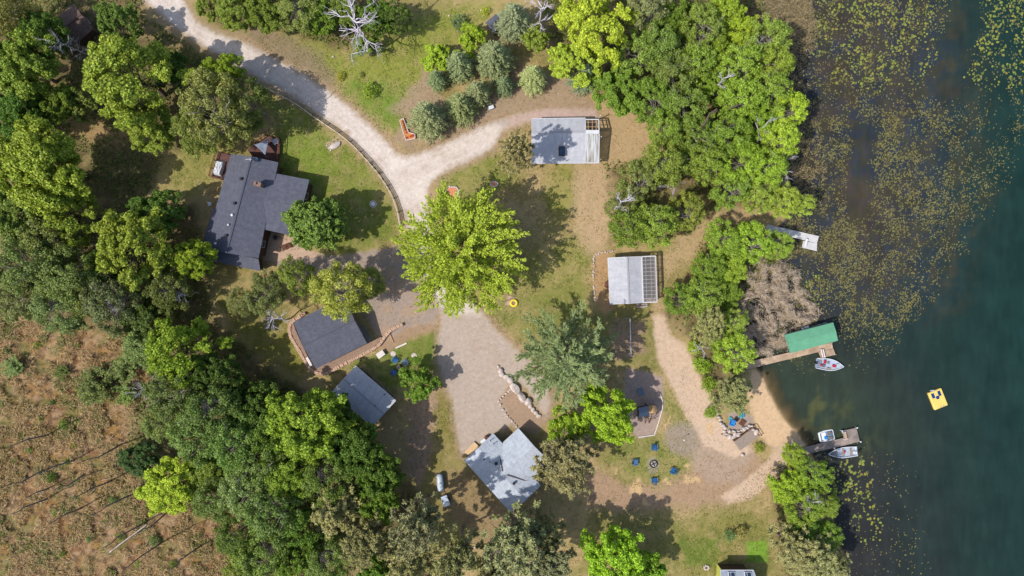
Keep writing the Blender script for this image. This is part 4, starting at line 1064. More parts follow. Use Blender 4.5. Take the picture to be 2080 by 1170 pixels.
TREES = [
# upper left wood
('oak',42,135,72,MID,'big mid green leafy tree on the left edge, under the top left corner',1.05,W1),
('oak',98,80,48,DEEP,'deep green leafy tree just left of the brown roofed shed',1,W1),
('birch',28,28,46,OLIVE,'grey olive tree filling the top left corner of the photo',1,W1),
('oak',45,230,55,DEEP,'dark green tree on the left edge, above the small lime yellow one',.95,W1),
('oak',118,205,42,MID,'medium green tree between the left edge and the yellowish spreading tree',.9,W1),
('small_oak',56,248,22,YEL,'small lime yellow tree on the left edge, above the first clearing',.75,W1),
('oak',268,158,92,(128,152,52),'large spreading yellowish green tree near the brown roofed shed',1.1,W1),
('oak',240,46,44,(104,132,60),'rounded green tree right beside the brown shed roof',.95,W1),
('small_oak',345,142,38,DEEP,'dark green tree in the shade right of the yellowish spreading tree',.9,W1),
('oak',456,148,38,BRIGHT,'bright green clumped tree beside the bend of the gravel road',1,W1),
('birch',440,222,68,OLIVE,'wide olive green tree above the dark roofed house',1.1,W1),
('birch',502,212,48,(98,116,56),'dull green tree between the rail fence and the dark roofed house',1,W1),
('birch',400,268,46,(108,126,56),'olive tree on the lawn edge up and left of the white covered deck',.9,W1),
('oak',312,262,52,(130,150,56),'light green tree below the yellowish spreading tree',.85,W1),
('small_oak',166,212,32,(128,144,70),'pale green small tree tucked under the yellowish spreading tree',.9,W1),
('oak',92,342,96,(134,158,48),'broad bright green tree on the left edge, level with the dark house top',1.1,W1),
('oak',42,425,62,(112,136,60),'medium green tree on the left edge, below the broad bright one',1,W1),
('oak',150,438,56,(126,148,50),'yellowish green tree in a row of crowns left of the dark house',.95,W1),
('birch',102,486,50,(108,124,58),'olive tree with pale fallen limbs beside it, left wood',.9,W1),
('birch',55,535,66,(98,116,60),'dull grey green tree on the left edge, just above the marsh',.95,W1),
('birch',150,562,58,(104,122,62),'grey green tree above the dry marsh, second from the left edge',.9,W1),
('birch',36,606,46,(118,132,78),'pale grey green tree at the very edge of the marsh on the left',.8,W1),
('birch',122,622,52,(112,134,80),'sage green tree at the top rim of the dry marsh',.8,W1),
('oak',268,498,80,(142,164,58),'large light green tree left of the dark house, with three lobes',1.1,W1),
('oak',322,432,48,(84,116,46),'deep green tree whose shadow falls on the lawn left of the dark house',.95,W1),
('oak',402,530,40,BRIGHT,'bright green slim tree touching the lower left corner of the dark house',1.05,W1),
('birch',342,588,44,(92,108,52),'shaded dull tree below the large three lobed light green one',.85,W1),
('birch',232,618,56,(96,114,72),'grey green tree with bare twigs over the marsh rim',.85,W1),
('oak',300,648,48,(88,112,50),'deep green tree between the marsh rim and the yellow lit crown',.85,W1),
('birch',182,596,46,(108,126,62),'olive tree just left of the one with bare twigs, marsh rim',.85,W1),
('oak',215,540,40,(104,130,50),'mid green tree squeezed left of the three lobed light green one',.9,W1),
# lower left wood
('oak',368,708,70,(132,160,38),'bright green tree with its right half shaded, below the dark house lawn',1,W2),
('birch',300,702,42,(110,132,76),'sage green tree on the marsh rim, left of the half shaded bright one',.8,W2),
('oak',440,758,54,(78,104,42),'very dark tree beside the olive lawn of the stone walled garage',1,W2),
('birch',352,790,54,(96,118,60),'grey green birch with white twigs inside the lower left wood',.9,W2),
('birch',432,832,58,(92,118,56),'dull green tree in the heart of the lower left wood',.95,W2),
('birch',478,900,56,(98,128,58),'soft green tree between the marsh and the big sunlit crown',.95,W2),
('birch',404,884,54,(98,124,58),'soft green tree on the marsh side, above the lime round crown',.9,W2),
('birch',335,852,40,(104,126,64),'thin sage tree at the marsh rim, left of the lower wood',.75,W2),
('oak',284,934,36,(72,104,56),'dark blue green bush like tree standing out into the marsh',.6,W2),
('oak',356,990,56,(156,180,46),'lime green round tree standing out into the marsh',.8,W2),
('oak',428,948,44,(110,136,52),'mid green tree just right of the lime round marsh tree',.85,W2),
('birch',446,1010,46,(96,120,56),'dark olive tree below and right of the lime round marsh tree',.8,W2),
('oak',628,852,80,(130,160,46),'largest sunlit green tree left of the shed with the blue grey roof',1.15,W2),
('oak',556,872,54,(100,132,46),'green tree left of the largest sunlit crown in the lower wood',1,W2),
('oak',676,838,42,(80,114,48),'shaded green tree leaning over the corner of the blue grey shed roof',1,W2),
('oak',520,826,50,(84,112,44),'dark crown above the soft green trees, lower left wood',.95,W2),
('birch',526,936,52,(98,126,60),'soft dull green tree left of the lower wood centre',.95,W2),
('oak',592,960,56,(118,150,48),'sunlit green tree just under the largest sunlit crown',1,W2),
('birch',662,966,52,(94,120,48),'dark soft tree between the sunlit crowns and the red pines',.95,W2),
('oak',728,905,60,(84,114,42),'dark tree below the blue grey shed, edge of the lower wood',1.1,W2),
('oak',770,962,50,(88,120,44),'dark green tree nearest the back track and white tank',1.05,W2),
('birch',500,1000,50,(112,138,82),'pale sage tree by the marsh, lower left wood',.9,W2),
('birch',560,1042,56,(98,128,62),'grey green tree under the sunlit crowns, towards the bottom edge',.95,W2),
('oak',622,1062,50,(94,128,44),'green tree left of the first olive red pine',.95,W2),
('birch',542,1120,54,(104,132,58),'dull green tree near the bottom edge, just right of the marsh',.9,W2),
('oak',604,1144,50,(104,138,46),'green tree on the bottom edge, left of the red pines',.95,W2),
('birch',484,1085,40,(88,116,46),'dark tree on the right rim of the lower marsh',.8,W2),
('birch',500,1160,42,(116,140,56),'light green tree on the bottom edge at the marsh rim',.8,W2),
('birch',664,1136,46,(104,130,62),'sage tree on the bottom edge between two green trees',.9,W2),
('tuft',680,1032,56,(132,136,86),'olive red pine left of two others, lower wood',1,W2),
('oak',766,1018,44,(102,136,42),'green tree wedged between two olive red pines',.95,W2),
('tuft',744,1098,58,(124,128,80),'brownish olive red pine below the wedged green tree',1,W2),
('tuft',848,1062,62,(126,130,94),'greyish red pine standing below the white tank',1.5,W2),
('tuft',836,1146,58,(132,136,86),'red pine on the bottom edge below the greyish one',1,W2),
('small_oak',770,1158,34,(100,140,40),'small bright green tree on the bottom edge among red pines',.9,W2),
('tuft',928,1128,54,(128,132,86),'thin see through red pine by the curved stone edging',1.45,W2),
('tuft',1044,1104,84,(126,132,90),'widest red pine at the bottom edge, below the grey L shaped cottage',1.05,W2),
('tuft',1000,1162,46,(126,128,88),'red pine on the bottom edge left of the widest one',1.4,W2),
('tuft',1112,1142,56,(122,128,92),'red pine on the bottom edge between the widest one and the lime maple',1,W2),
# by the marsh
('wisp',190,786,42,(104,122,62),'grey green willow bush standing alone in the upper marsh',.8,'willow bushes of the marsh'),
('wisp',124,758,18,(92,112,48),'small dark willow bush at the upper marsh, left of the bigger one',.7,'willow bushes of the marsh'),
('wisp',246,752,30,(108,126,70),'sage willow bush at the marsh rim right of the bigger one',.8,'willow bushes of the marsh'),
('wisp',250,800,26,(112,140,66),'pale willow bush beside white dead twigs at the marsh rim',.8,'willow bushes of the marsh'),
('wisp',22,745,24,(112,138,84),'pale green willow bush on the left edge of the marsh',.8,'willow bushes of the marsh'),
('wisp',480,1120,26,(84,116,48),'dark willow bush at the lower right of the marsh',.7,'willow bushes of the marsh'),
('wisp',455,1105,20,(112,132,60),'light willow bush at the lower right of the marsh, by a dark one',.7,'willow bushes of the marsh'),
# around the houses
('round',648,453,66,(106,138,64),'dense round deep green tree shading the right wing of the dark house',1.0,None),
('sunny',938,512,132,(140,166,42),'huge yellow green tree with ragged fingers over the road in the middle',1.0,None),
('tuft',1050,312,52,(142,136,92),'brownish olive pine at the left end of the pale cabin by the tan drive',1.35,None),
('birch',694,592,62,(142,158,66),'yellowish olive tree hanging over the garage roof',1.1,None),
('birch',606,560,40,(112,132,48),'mid green tree at the foot of the dark house patio',.95,None),
('birch',540,596,44,(120,132,78),'thin pale olive tree below the dark house, lawn seen through it',.85,None),
('birch',492,612,30,(122,130,78),'sparse small tree on the lawn left of the garage',.8,None),
('birch',750,575,34,(122,140,66),'thin green tree right of the one hanging over the garage',.9,None),
('small_oak',852,776,42,(104,140,42),'small rounded green tree by the blue lawn chairs',.85,None),
('pine',1146,728,104,(106,124,82),'large feathery white pine beside the gravel parking area',1.0,None),
('oak',1238,846,62,(138,174,38),'bright green maple beside the play set',1.0,None),
('oak',1150,868,46,(134,166,42),'bright green maple at the foot of the white pine',.9,None),
('tuft',1148,938,78,(122,124,84),'dark olive pine overhanging the right side of the L shaped cottage',1.0,None,1),
('tuft',1102,1078,46,(122,128,84),'olive red pine between the widest red pine and the cottage corner',.9,W2),
('oak',1248,1130,74,(136,180,34),'lime green maple on the bottom edge, right of the red pines',1.0,None),
('small_oak',1318,1152,36,(118,164,38),'smaller lime maple on the bottom edge, beside the bigger one',.95,None),
# top centre
('oak',478,18,46,(128,150,60),'green tree on the top edge just right of the gravel road',.7,'trees along the top edge'),
('oak',424,8,36,(122,142,58),'green tree on the top edge beside the road entry',.7,'trees along the top edge'),
('oak',540,28,44,(114,142,52),'green tree on the top edge, second right of the road',.75,'trees along the top edge'),
('birch',604,22,44,(122,140,72),'thin green tree on the top edge, left of the bleached dead tree',.75,'trees along the top edge'),
('oak',656,38,38,(106,140,44),'fresh green tree directly left of the bleached dead tree',.75,'trees along the top edge'),
('oak',702,20,36,(110,134,56),'green tree behind the bleached dead tree on the top edge',.75,'trees along the top edge'),
('oak',768,34,40,(100,134,46),'deep green tree right of the bleached dead tree',.85,'trees along the top edge'),
('birch',808,40,30,(96,120,52),'dark thin tree at the right end of the top edge row',.85,'trees along the top edge'),
('small_oak',742,92,26,(112,138,50),'low green tree below the bleached dead tree, right side',.6,'trees along the top edge'),
('shrub',692,155,10,(150,160,56),'tiny round shrub on the upper lawn, left of three',1,'shrubs on the upper lawn'),
('shrub',733,152,7,(146,156,84),'tiniest pale shrub on the upper lawn, middle of three',1,'shrubs on the upper lawn'),
('shrub',752,184,19,(128,158,52),'largest round shrub on the upper lawn, lowest of three',1.1,'shrubs on the upper lawn'),
('small_oak',884,118,32,(148,180,46),'lime green bush tree left of the blue spruces',.75,None),
('small_oak',956,80,34,(140,170,36),'bright lime bush tree beside the dark grey shed roof',.75,None),
('wisp',932,46,20,(112,134,90),'grey green bush above the bright lime bush tree',.8,None),
('shrub',986,22,10,(164,186,52),'tiny lime shrub next to a white rock near the top edge',1,None),
('spruce',933,136,34,SPR,'upper left blue spruce of the clump, above the smallest one',1,'blue spruces in the clump'),
('spruce',1003,126,44,SPR,'tallest blue spruce of the clump, upper right',1.05,'blue spruces in the clump'),
('spruce',888,164,21,(116,136,98),'smallest blue spruce, at the left side of the clump',.9,'blue spruces in the clump'),
('spruce',970,192,30,(126,140,100),'blue spruce in the middle of the clump, beside the pale bin',.95,'blue spruces in the clump'),
('spruce',936,222,36,(128,142,94),'blue spruce low in the clump, right beside the tan drive',.95,'blue spruces in the clump'),
('spruce',870,244,42,(132,146,106),'blue spruce overhanging the orange L shaped bed',1,'blue spruces in the clump'),
('spruce',1042,48,40,(124,136,106),'tall grey spruce right beside the dark grey shed roof',1.1,None),
('spruce',1024,176,22,(112,136,100),'dark spruce on the right flank of the clump',.9,'blue spruces in the clump'),
('spruce',1082,162,30,(142,160,108),'lone spruce between the clump and the shore wood',.95,None),
('spruce',1186,158,34,(120,146,118),'bluish spruce under the lime edge of the shore wood',.95,W3),
# shore wood
('oak',1200,44,84,(150,174,46),'large lime yellow tree on the top edge of the shore wood',1.1,W3),
('oak',1164,128,56,(154,178,58),'light lime tree just below the large lime yellow one',.95,W3),
('small_oak',1090,76,30,(120,146,54),'small round green tree left of the large lime yellow one',.9,W3),
('birch',1314,24,48,(126,142,98),'grey green birch on the top edge, right of the large lime yellow tree',1,W3),
('oak',1258,186,54,(112,146,52),'deep green tree nearest the pale cabin drive, shore wood',.95,W3),
('birch',1290,112,48,(124,150,66),'soft green birch below the grey green one, shore wood',1,W3),
('birch',1342,92,46,(116,144,66),'soft birch in the upper middle of the shore wood',1,W3),
('oak',1372,48,44,(100,132,44),'deep green tree on the upper shore wood, in a dark gap',.95,W3),
('birch',1422,58,46,(126,152,66),'pale birch in the upper shore wood right of the dark gap',1,W3),
('oak',1470,26,46,(136,166,48),'bright tree on the top edge of the shore wood',.95,W3),
('oak',1500,66,42,(152,178,44),'lime tree at the upper right rim of the shore wood, by the brown sedge',.95,W3),
('birch',1362,152,48,(116,140,70),'grey green birch at the centre of the shore wood',1,W3),
('birch',1412,132,44,(118,148,56),'green birch right of the central grey green one',1,W3),
('oak',1456,112,44,(124,154,44),'fresh green tree left of bare twigs in the shore wood',.95,W3),
('birch',1502,134,46,(128,160,54),'bright birch one row in from the upper shore',1,W3),
('birch',1556,80,46,(132,160,68),'pale birch leaning over the upper shore sedge',1,W3),
('birch',1574,132,40,(138,166,58),'bright birch at the shore, level with the top of the spruce clump',1,W3),
('birch',1322,206,48,(112,148,50),'green birch on the left side of the shore wood, near the tan clearing',.95,W3),
('birch',1382,214,48,(118,148,64),'soft green birch left of the brown leaning snag',1,W3),
('oak',1448,178,42,(116,150,46),'mid green tree above the brown leaning snag',.9,W3),
('birch',1504,204,48,(130,160,52),'bright birch right of the brown leaning snag',1,W3),
('birch',1562,186,44,(132,162,58),'light birch on the shore above the leaning white limbs',1,W3),
('birch',1602,226,38,(156,186,48),'lime birch reaching farthest over the lake weeds',1,W3),
('birch',1352,262,40,(116,146,54),'green birch at the corner of the tan clearing',.95,W3),
('birch',1410,282,46,(112,142,56),'dull green birch below the brown leaning snag',1,W3),
('birch',1470,274,48,(122,154,52),'green birch between the snag and the white shore limbs',1,W3),
('oak',1528,250,46,(126,164,44),'bright green tree behind the white shore limbs',.95,W3),
('birch',1582,286,40,(146,178,52),'lime birch on the shore among the white limbs',1,W3),
('birch',1440,332,44,(118,148,50),'green birch above the gap with the fallen grey trunk',.95,W3),
('birch',1500,330,48,(130,166,44),'bright birch in the lower shore wood',1,W3),
('birch',1556,342,44,(140,172,50),'bright birch near the shore, lower shore wood',1,W3),
('birch',1482,384,42,(128,158,60),'pale birch at the bottom rim of the shore wood, by the path',.9,W3),
('birch',1542,392,38,(136,164,66),'sparse light birch at the bottom of the shore wood',.9,W3),
('birch',1592,408,34,(144,172,64),'light birch over the water above the white dock',.9,W3),
('birch',1634,414,24,(150,178,66),'last small birch sprig over the lake weeds above the white dock',.9,W3),
# the clump in the clearing
('birch',1404,318,44,(126,148,60),'olive birch joining the clearing clump to the shore wood',1,'birches in the clearing clump'),
('birch',1350,330,48,(120,144,58),'top birch of the clearing clump',1,'birches in the clearing clump'),
('birch',1294,366,44,(124,140,74),'pale thin birch on the left of the clearing clump, above the bleached limbs',.95,'birches in the clearing clump'),
('birch',1256,416,30,(130,142,84),'sparse greyish birch by the bleached limbs of the clearing clump',.9,'birches in the clearing clump'),
('birch',1278,462,44,(112,142,52),'green birch above the gridded pergola cabin, left one',.95,'birches in the clearing clump'),
('birch',1332,456,48,(116,144,52),'green birch above the gridded pergola cabin, middle one',.95,'birches in the clearing clump'),
('birch',1392,430,40,(128,146,62),'olive birch on the right of the clearing clump by the dock path',.95,'birches in the clearing clump'),
# round the docks
('birch',1472,484,42,(122,154,48),'green shore tree at the land end of the white dock',.7,W4),
('birch',1522,492,44,(134,168,44),'bright shore tree below the white dock walkway',.7,W4),
('birch',1576,496,32,(140,172,58),'light shore bush hanging over the water below the white dock',.6,W4),
('oak',1486,544,40,(132,166,50),'light green shore tree above the collapsed reed bed',.65,W4),
('birch',1440,548,38,(114,146,46),'green shore tree right of the gridded pergola cabin',.7,W4),
('birch',1432,602,44,(116,146,52),'mid green shore tree left of the collapsed reed bed',.7,W4),
('birch',1382,608,36,(108,142,50),'green tree with white twigs touching the gridded pergola cabin',.7,W4),
('oak',1480,596,34,(108,138,44),'dark green shore tree right against the collapsed reed bed',.6,W4),
('tuft',1440,656,48,(142,146,88),'pale olive pine above the sandy path',.8,W4),
('birch',1492,652,30,(144,168,70),'lime shore tree between the pale pine and the reed bed',.7,W4),
('birch',1490,716,42,(136,168,50),'light green birch at the land end of the canopy dock',.75,W4),
('birch',1464,690,26,(118,150,46),'small green tree left of the light birch at the canopy dock',.7,W4),
('shrub',1410,706,15,(142,174,50),'bright green bush on the edge of the sandy bank, highest of three',1,W4),
('shrub',1426,742,20,(138,172,44),'bright green bush on the edge of the sandy bank, middle of three',1,W4),
('shrub',1440,780,18,(132,164,46),'bright green bush on the edge of the sandy bank, lowest of three',1,W4),
('tuft',1486,800,50,(128,134,84),'olive pine leaning over the sand beach and turquoise chairs',.75,W4,1),
('shrub',1444,838,14,(120,150,52),'green bush left of the beach rocks',1,W4),
('shrub',1543,910,12,(132,152,46),'lone green bush on the beach right of the wooden stairs',1,W4),
('birch',1612,926,26,(142,168,46),'small lime tree at the land end of the lower dock',.65,W4),
('oak',1602,986,42,(134,168,40),'bright green shore tree below the lower dock',.7,W4),
('birch',1656,962,36,(124,156,50),'green shore tree leaning over the pads below the lower dock',.75,W4),
('birch',1630,1026,42,(122,152,50),'green shore tree with white limbs below the lower dock',.8,W4),
('birch',1674,1018,32,(118,146,54),'shore tree reaching over the lake, right of the one with white limbs',.8,W4),
('oak',1642,1074,42,(92,130,48),'deep green shore tree above the grey shore pines',.75,W4),
('birch',1676,1086,32,(120,154,52),'light shore tree over the water above the grey shore pines',.75,W4),
('tuft',1612,1116,56,(142,148,98),'grey olive shore pine beside the square of green lawn',.85,W4),
('tuft',1660,1138,56,(136,142,92),'grey olive shore pine in the bottom row, at the water',.85,W4),
('tuft',1702,1150,34,(138,142,96),'last grey olive pine in the bottom row, over the lake',.85,W4),
('shrub',1482,1088,14,(110,140,92),'blue green shrub on the lower lawn, left of two',1.1,'shrubs on the lower lawn'),
('shrub',1506,1082,14,(150,146,90),'straw coloured shrub on the lower lawn, right of two',1.3,'shrubs on the lower lawn'),
('shrub',820,768,12,(150,160,80),'small pale shrub beside the lawn table of the blue chairs',.8,None),
]
for e in TREES:
    kind, px, py, r, col, label, hm, grp = e[:8]
    plant(kind, px, py, r, col, label, hm, grp, v=(e[8] if len(e) > 8 else None))
# bleached dead trees and bare white limbs
for (px, py, r, label, hm, v) in (
 (725, 62, 62, 'tall bleached dead tree with fanning white branches near the top edge', 1.15, 0),
 (1265, 408, 28, 'bleached broken limbs on the left of the clearing clump', 1.0, 1),
 (1092, 22, 30, 'pale bare tree between the grey spruce and the large lime tree', 1.25, 1),
 (1350, 372, 24, 'fallen grey trunk in the gap of the clearing clump', 1.0, 2),
 (1546, 274, 26, 'white bare limbs in the shore wood, the upper pair', 1.25, 2),
 (1592, 322, 26, 'white bare limbs over the lake weeds, the lower pair', 1.15, 2),
 (1592, 356, 18, 'white bare limb lying at the shore under the pair', 1.05, 1),
 (1466, 164, 20, 'grey bare limbs inside the shore wood', 1.4, 1),
 (1545, 92, 16, 'white bare twig in the pale birch over the upper shore', 1.6, 2),
 (560, 652, 24, 'white bare branches by the left end of the garage wall', .9, 1),
 (135, 88, 26, 'white bare branches beside the brown shed roof, upper left wood', 1.35, 0),
 (150, 490, 26, 'pale bare limbs lying out of the left wood', 1.1, 2),
 (236, 632, 26, 'bleached bare twigs above the marsh rim', 1.1, 0),
 (300, 786, 26, 'silver bare twigs in the lower left wood at the marsh', .9, 0),
 (368, 596, 20, 'grey bare twigs between the light green trees left of the garage lawn', 1.3, 0),
 (1416, 706, 18, 'white bare trunk lying over the sandy bank bushes', .6, 2),
 (1644, 1012, 20, 'white bare limbs among the shore trees below the lower dock', .95, 1),
 (865, 1096, 20, 'grey bare limbs inside the greyish red pine', 1.15, 0),
 (1022, 1090, 20, 'grey bare limbs inside the widest red pine', 1.15, 0),
):
    plant('dead', px, py, r, (226, 216, 222), label, hm, None, v=v)
plant('snag', 1440, 226, 12, (128, 108, 96), 'brown leaning bare snag without branches in the shore wood', 1.5)
# the marsh: grey snags throwing long shadows, fallen trunks, small green bushes
sn = [(58,1010),(40,1040),(122,985),(160,1008),(95,958),(176,930),(30,905),(228,1105),(290,1072),(110,1060),(205,1040),(20,980),(262,1150),(360,1150)]
for i, (px, py) in enumerate(sn):
    plant('snag', px, py, 6, (0, 0, 0), 'thin grey standing snag throwing a long shadow over the marsh', random.uniform(.6, 1.5), 'grey snags standing in the marsh', bark=(150, 138, 132))
log_me = None
logs = [(172,905,1.8,3.2),(128,900,1.5,2.2),(232,925,1.5,4.6),(225,890,.9,1.4),(118,945,.5,2.6),(222,972,.25,2.8),(188,998,.8,1.2),(62,925,1.9,2.4),(25,1010,1.6,2.0),(215,1062,.02,2.6),(215,1070,.02,2.6),(80,1112,.35,2.6),(60,1124,.1,1.4),(310,1108,.5,2.4),(250,1068,2.2,1.8),(298,1090,1.5,3),(140,1160,2.5,2.2),(240,1152,2.2,1.6),(100,890,1.2,1.6),(262,1130,.3,2),(185,890,1.4,1.6),(240,895,2.7,3.6),(195,868,1.7,2),(40,820,1.2,2.2),(60,838,.6,3.0),(90,830,.5,2.4),(30,790,1.3,1.8)]
for i, (px, py, a, ln) in enumerate(logs):
    if log_me is None:
        mb = MB(); tubes(mb, bend((-.5, 0, 0), (.5, 0, .03), np.random.default_rng(1), .03, 4), .045, .025, 6); log_me = mb_mesh(mb, 'fallen_log', M['bark'])
    o = link_mesh('fallen_log', log_me); o.location = P(px, py, .35); o.rotation_euler = (0, random.uniform(-.12, .12), a); o.scale = (ln, 1.6, 1.6)
    o.color = (*lin((206, 180, 156), .7), 1); tag(o, 'thin pale fallen trunk lying in the dry marsh', 'log', 'fallen trunks in the marsh')
o = link_mesh('fallen_log', log_me); o.location = P(260, 1094, .7); o.scale = (8.6, 2.6, 2.6); o.rotation_euler = (0, -.12, R(36.5)); o.color = (*lin((220, 206, 196), .7), 1)
tag(o, 'long white fallen birch trunk, brightest and longest in the lower marsh', 'log')
bu = [(58,915,8),(138,938,8),(160,975,7),(228,1016,9),(104,972,11),(182,1092,11),(150,1096,6),(312,1098,13),(245,1090,10),(118,1100,7),(60,1106,6),(352,1146,9),(280,1146,10),(125,1125,8),(30,935,8),(10,925,6),(142,1070,6),(252,1035,5),(110,1040,10),(150,905,7),(8,820,9),(80,848,7),(105,818,6),(76,700,8),(130,862,12),(60,760,6)]
for px, py, r in bu:
    plant('shrub', px, py, r, random.choice([(122,146,70),(112,136,84),(130,152,62),(104,132,56)]), 'little green bush growing among the dry marsh reeds', random.uniform(.8, 1.3), 'little bushes in the marsh')
# ------------------------------------------------------------------ buildings
def lerp(a, b, t): return a + (b - a) * t
def roof_mesh(planes, mat, name, parent, th=.14):
    off = OFF.get(parent, Vector())
    vs, fs, uvs = [], [], []
    edges = {}
    def key(p): return (round(p.x, 2), round(p.y, 2), round(p.z, 2))
    for pl in planes:
        nrm = Vector()
        for i in range(len(pl)):
            a, b = pl[i], pl[(i + 1) % len(pl)]; nrm += a.cross(b)
        if nrm.z < 0: pl = pl[::-1]; nrm = -nrm
        nrm.normalize()
        u = Vector((0, 0, 1)).cross(nrm)
        u = u.normalized() if u.length > 1e-3 else (pl[1] - pl[0]).normalized()
        v = nrm.cross(u)
        b0 = len(vs); n = len(pl)
        vs += [p - off for p in pl]; fs.append(tuple(range(b0, b0 + n))); uvs.append([(p.dot(u), p.dot(v)) for p in pl])
        dn = Vector((0, 0, th)); b1 = len(vs)
        vs += [p - off - dn for p in pl]; fs.append(tuple(range(b1 + n - 1, b1 - 1, -1))); uvs.append([(p.dot(u), p.dot(v)) for p in pl[::-1]])
        for i in range(n):
            edges.setdefault(frozenset((key(pl[i]), key(pl[(i + 1) % n]))), []).append((b0 + i, b0 + (i + 1) % n, b1 + (i + 1) % n, b1 + i))
    for q in edges.values():
        if len(q) == 1:
            fs.append((q[0][0], q[0][3], q[0][2], q[0][1])); uvs.append([(0, 0), (0, .1), (.1, .1), (.1, 0)])
    me = bpy.data.meshes.new(name); me.from_pydata([tuple(p) for p in vs], [], fs)
    uv = me.uv_layers.new(name='UVMap'); k = 0
    for f in uvs:
        for q in f: uv.data[k].uv = q; k += 1
    me.materials.append(mat); me.update()
    o = link_mesh(name, me, parent); OFF[o] = off
    return o
def inset(poly, d):
    c = sum(poly, Vector()) / len(poly); out = []
    for p in poly:
        r = c - p; out.append(p + r.normalized() * min(d, r.length * .4))
    return out
def gable_house(nm, label, px4, ze, zr, roofm, wallm, frac=.5, cat='house', over=.45, trim=None, wall=True, root=None):
    """px4: A,B,C,D roof corners in the photo; A-B and D-C are the gable ends"""
    A, B, C_, D = [P(*p, ze) for p in px4]
    R1 = lerp(A, B, frac); R1.z = zr; R2 = lerp(D, C_, frac); R2.z = zr
    if root is None:
        g = (A + B + C_ + D) / 4; g.z = 0
        root = empty(nm, g, label, cat)
    rf = roof_mesh([[A, R1, R2, D], [R1, B, C_, R2]], roofm, 'roof', root)
    cap = MB().bar(R1 + Vector((0, 0, .02)), R2 + Vector((0, 0, .02)), .28, .07); cap.build('ridge_cap', roofm, rf)
    if trim:
        f = MB()
        for a, b in ((A, R1), (R1, B), (D, R2), (R2, C_), (A, D), (B, C_)):
            c0 = (A + B + C_ + D) / 4; mid = (a + b) / 2; o_ = (mid - c0); o_.z = 0; o_ = o_.normalized() * .035
            f.bar(a + o_ - Vector((0, 0, .08)), b + o_ - Vector((0, 0, .08)), .07, .19)
        f.build('fascia', trim, rf)
    if wall:
        q = inset([A, B, C_, D], over * 1.35); a, b, c, d = q; m = MB()
        r1 = lerp(a, b, frac); r1.z = zr - .22; r2 = lerp(d, c, frac); r2.z = zr - .22
        for p in q: p.z = ze - .16
        gr = [Vector((p.x, p.y, 0)) for p in q]
        m.add(gr + [a, b, c, d, r1, r2], [(0,1,5,8,4)[::-1], (1,2,6,5)[::-1], (2,3,7,9,6)[::-1], (3,0,4,7)[::-1]])
        w = m.build('wall', wallm, root)
        openings(root, [(gr[0], gr[1]), (gr[1], gr[2]), (gr[2], gr[3]), (gr[3], gr[0])], ze)
    return root, rf, (A, B, C_, D, R1, R2)
def openings(root, sides, ze):
    ctr = sum((a for a, b in sides), Vector()) / len(sides)
    for si, (a, b) in enumerate(sides):
        L_ = (b - a).length; n = max(1, int(L_ / 3.2)); u = (b - a).normalized(); nn = Vector((u.y, -u.x, 0))
        if nn.dot((a + b) / 2 - ctr) < 0: nn = -nn
        q = math.atan2(u.y, u.x)
        for k in range(n):
            c = a + u * L_ * (k + .5) / n
            if si == 1 and k == 0:
                d = MB().box(c + nn * .03 + Vector((0, 0, 1.05)), (.95, .06, 2.05), q).build('door', M['wall_brown_or_shade'], root)
                MB().box(c + nn * .09 + u * .35 + Vector((0, 0, 1.0)), (.1, .06, .05), q).build('handle', M['steel'], d)
            else:
                fr = MB()
                for o_, s_ in (((-.55, .0), (.08, 1.1)), ((.55, .0), (.08, 1.1))): fr.box(c + nn * .03 + u * o_[0] + Vector((0, 0, ze * .55)), (s_[0], .07, s_[1]), q)
                fr.box(c + nn * .03 + Vector((0, 0, ze * .55 + .58)), (1.18, .07, .08), q); fr.box(c + nn * .03 + Vector((0, 0, ze * .55 - .58)), (1.18, .09, .08), q)
                w = fr.build('window', M['trim'], root)
                MB().box(c + nn * .02 + Vector((0, 0, ze * .55)), (1.02, .03, 1.08), q).build('pane', M['glass'], w)
def vent(rf, px, py, z, mat, r=.16, h=.35, cap=True):
    p = P(px, py, z); m = MB().tube(p - Vector((0, 0, .25)), p + Vector((0, 0, h)), r * .55, n=10)
    if cap: m.lathe(p + Vector((0, 0, h)), [(r * .6, -.06), (r, 0), (r, .1), (r * .5, .18)], 12)
    return m.build('roof_vent', mat, rf, smooth=False)

# ---- A: the dark house with the right wing
gA = P(520, 430, 0)
hA = empty('house', gA, 'large house with dark charcoal shingle roof, brick chimney and a right wing', 'house')
zE, zR = 3.6, 4.75
rT, rB = P(510.8, 317.7, zR), P(459.5, 514, zR)
tl, tr = P(469.2, 312.6, zE), P(565.4, 329.7, zE)
bl = P(408, 504, zE); br = P(525.1, 524.5, zE)
n1_, n2_ = P(438, 422.8, zE), P(433.3, 422.0, zE)
rfA = roof_mesh([[tl, rT, rB, bl, n2_, n1_], [rT, tr, br, rB]], M['shingle_dark'], 'roof', hA)
MB().bar(rT + Vector((0,0,.03)), rB + Vector((0,0,.03)), .3, .08).build('ridge_cap', M['shingle_dark'], rfA)
# right wing: low gable running to the right
wz, wr = 3.45, 3.85
w1, w2, w3, w4 = P(556, 351.5, wz), P(628.5, 365.1, wz), P(601.2, 480.5, wz), P(530, 464.6, wz)
wr2 = lerp(w2, w3, .5); wr2.z = wr; wr1 = lerp(w1, w4, .5); wr1 += (wr1 - wr2).normalized() * 3.2; wr1.z = wr
w1b = w1 + (w1 - w2).normalized() * 1.0; w4b = w4 + (w4 - w3).normalized() * 1.0
roof_mesh([[w1b, w2, wr2, wr1], [wr1, wr2, w3, w4b]], M['shingle_dark'], 'wing_roof', hA)
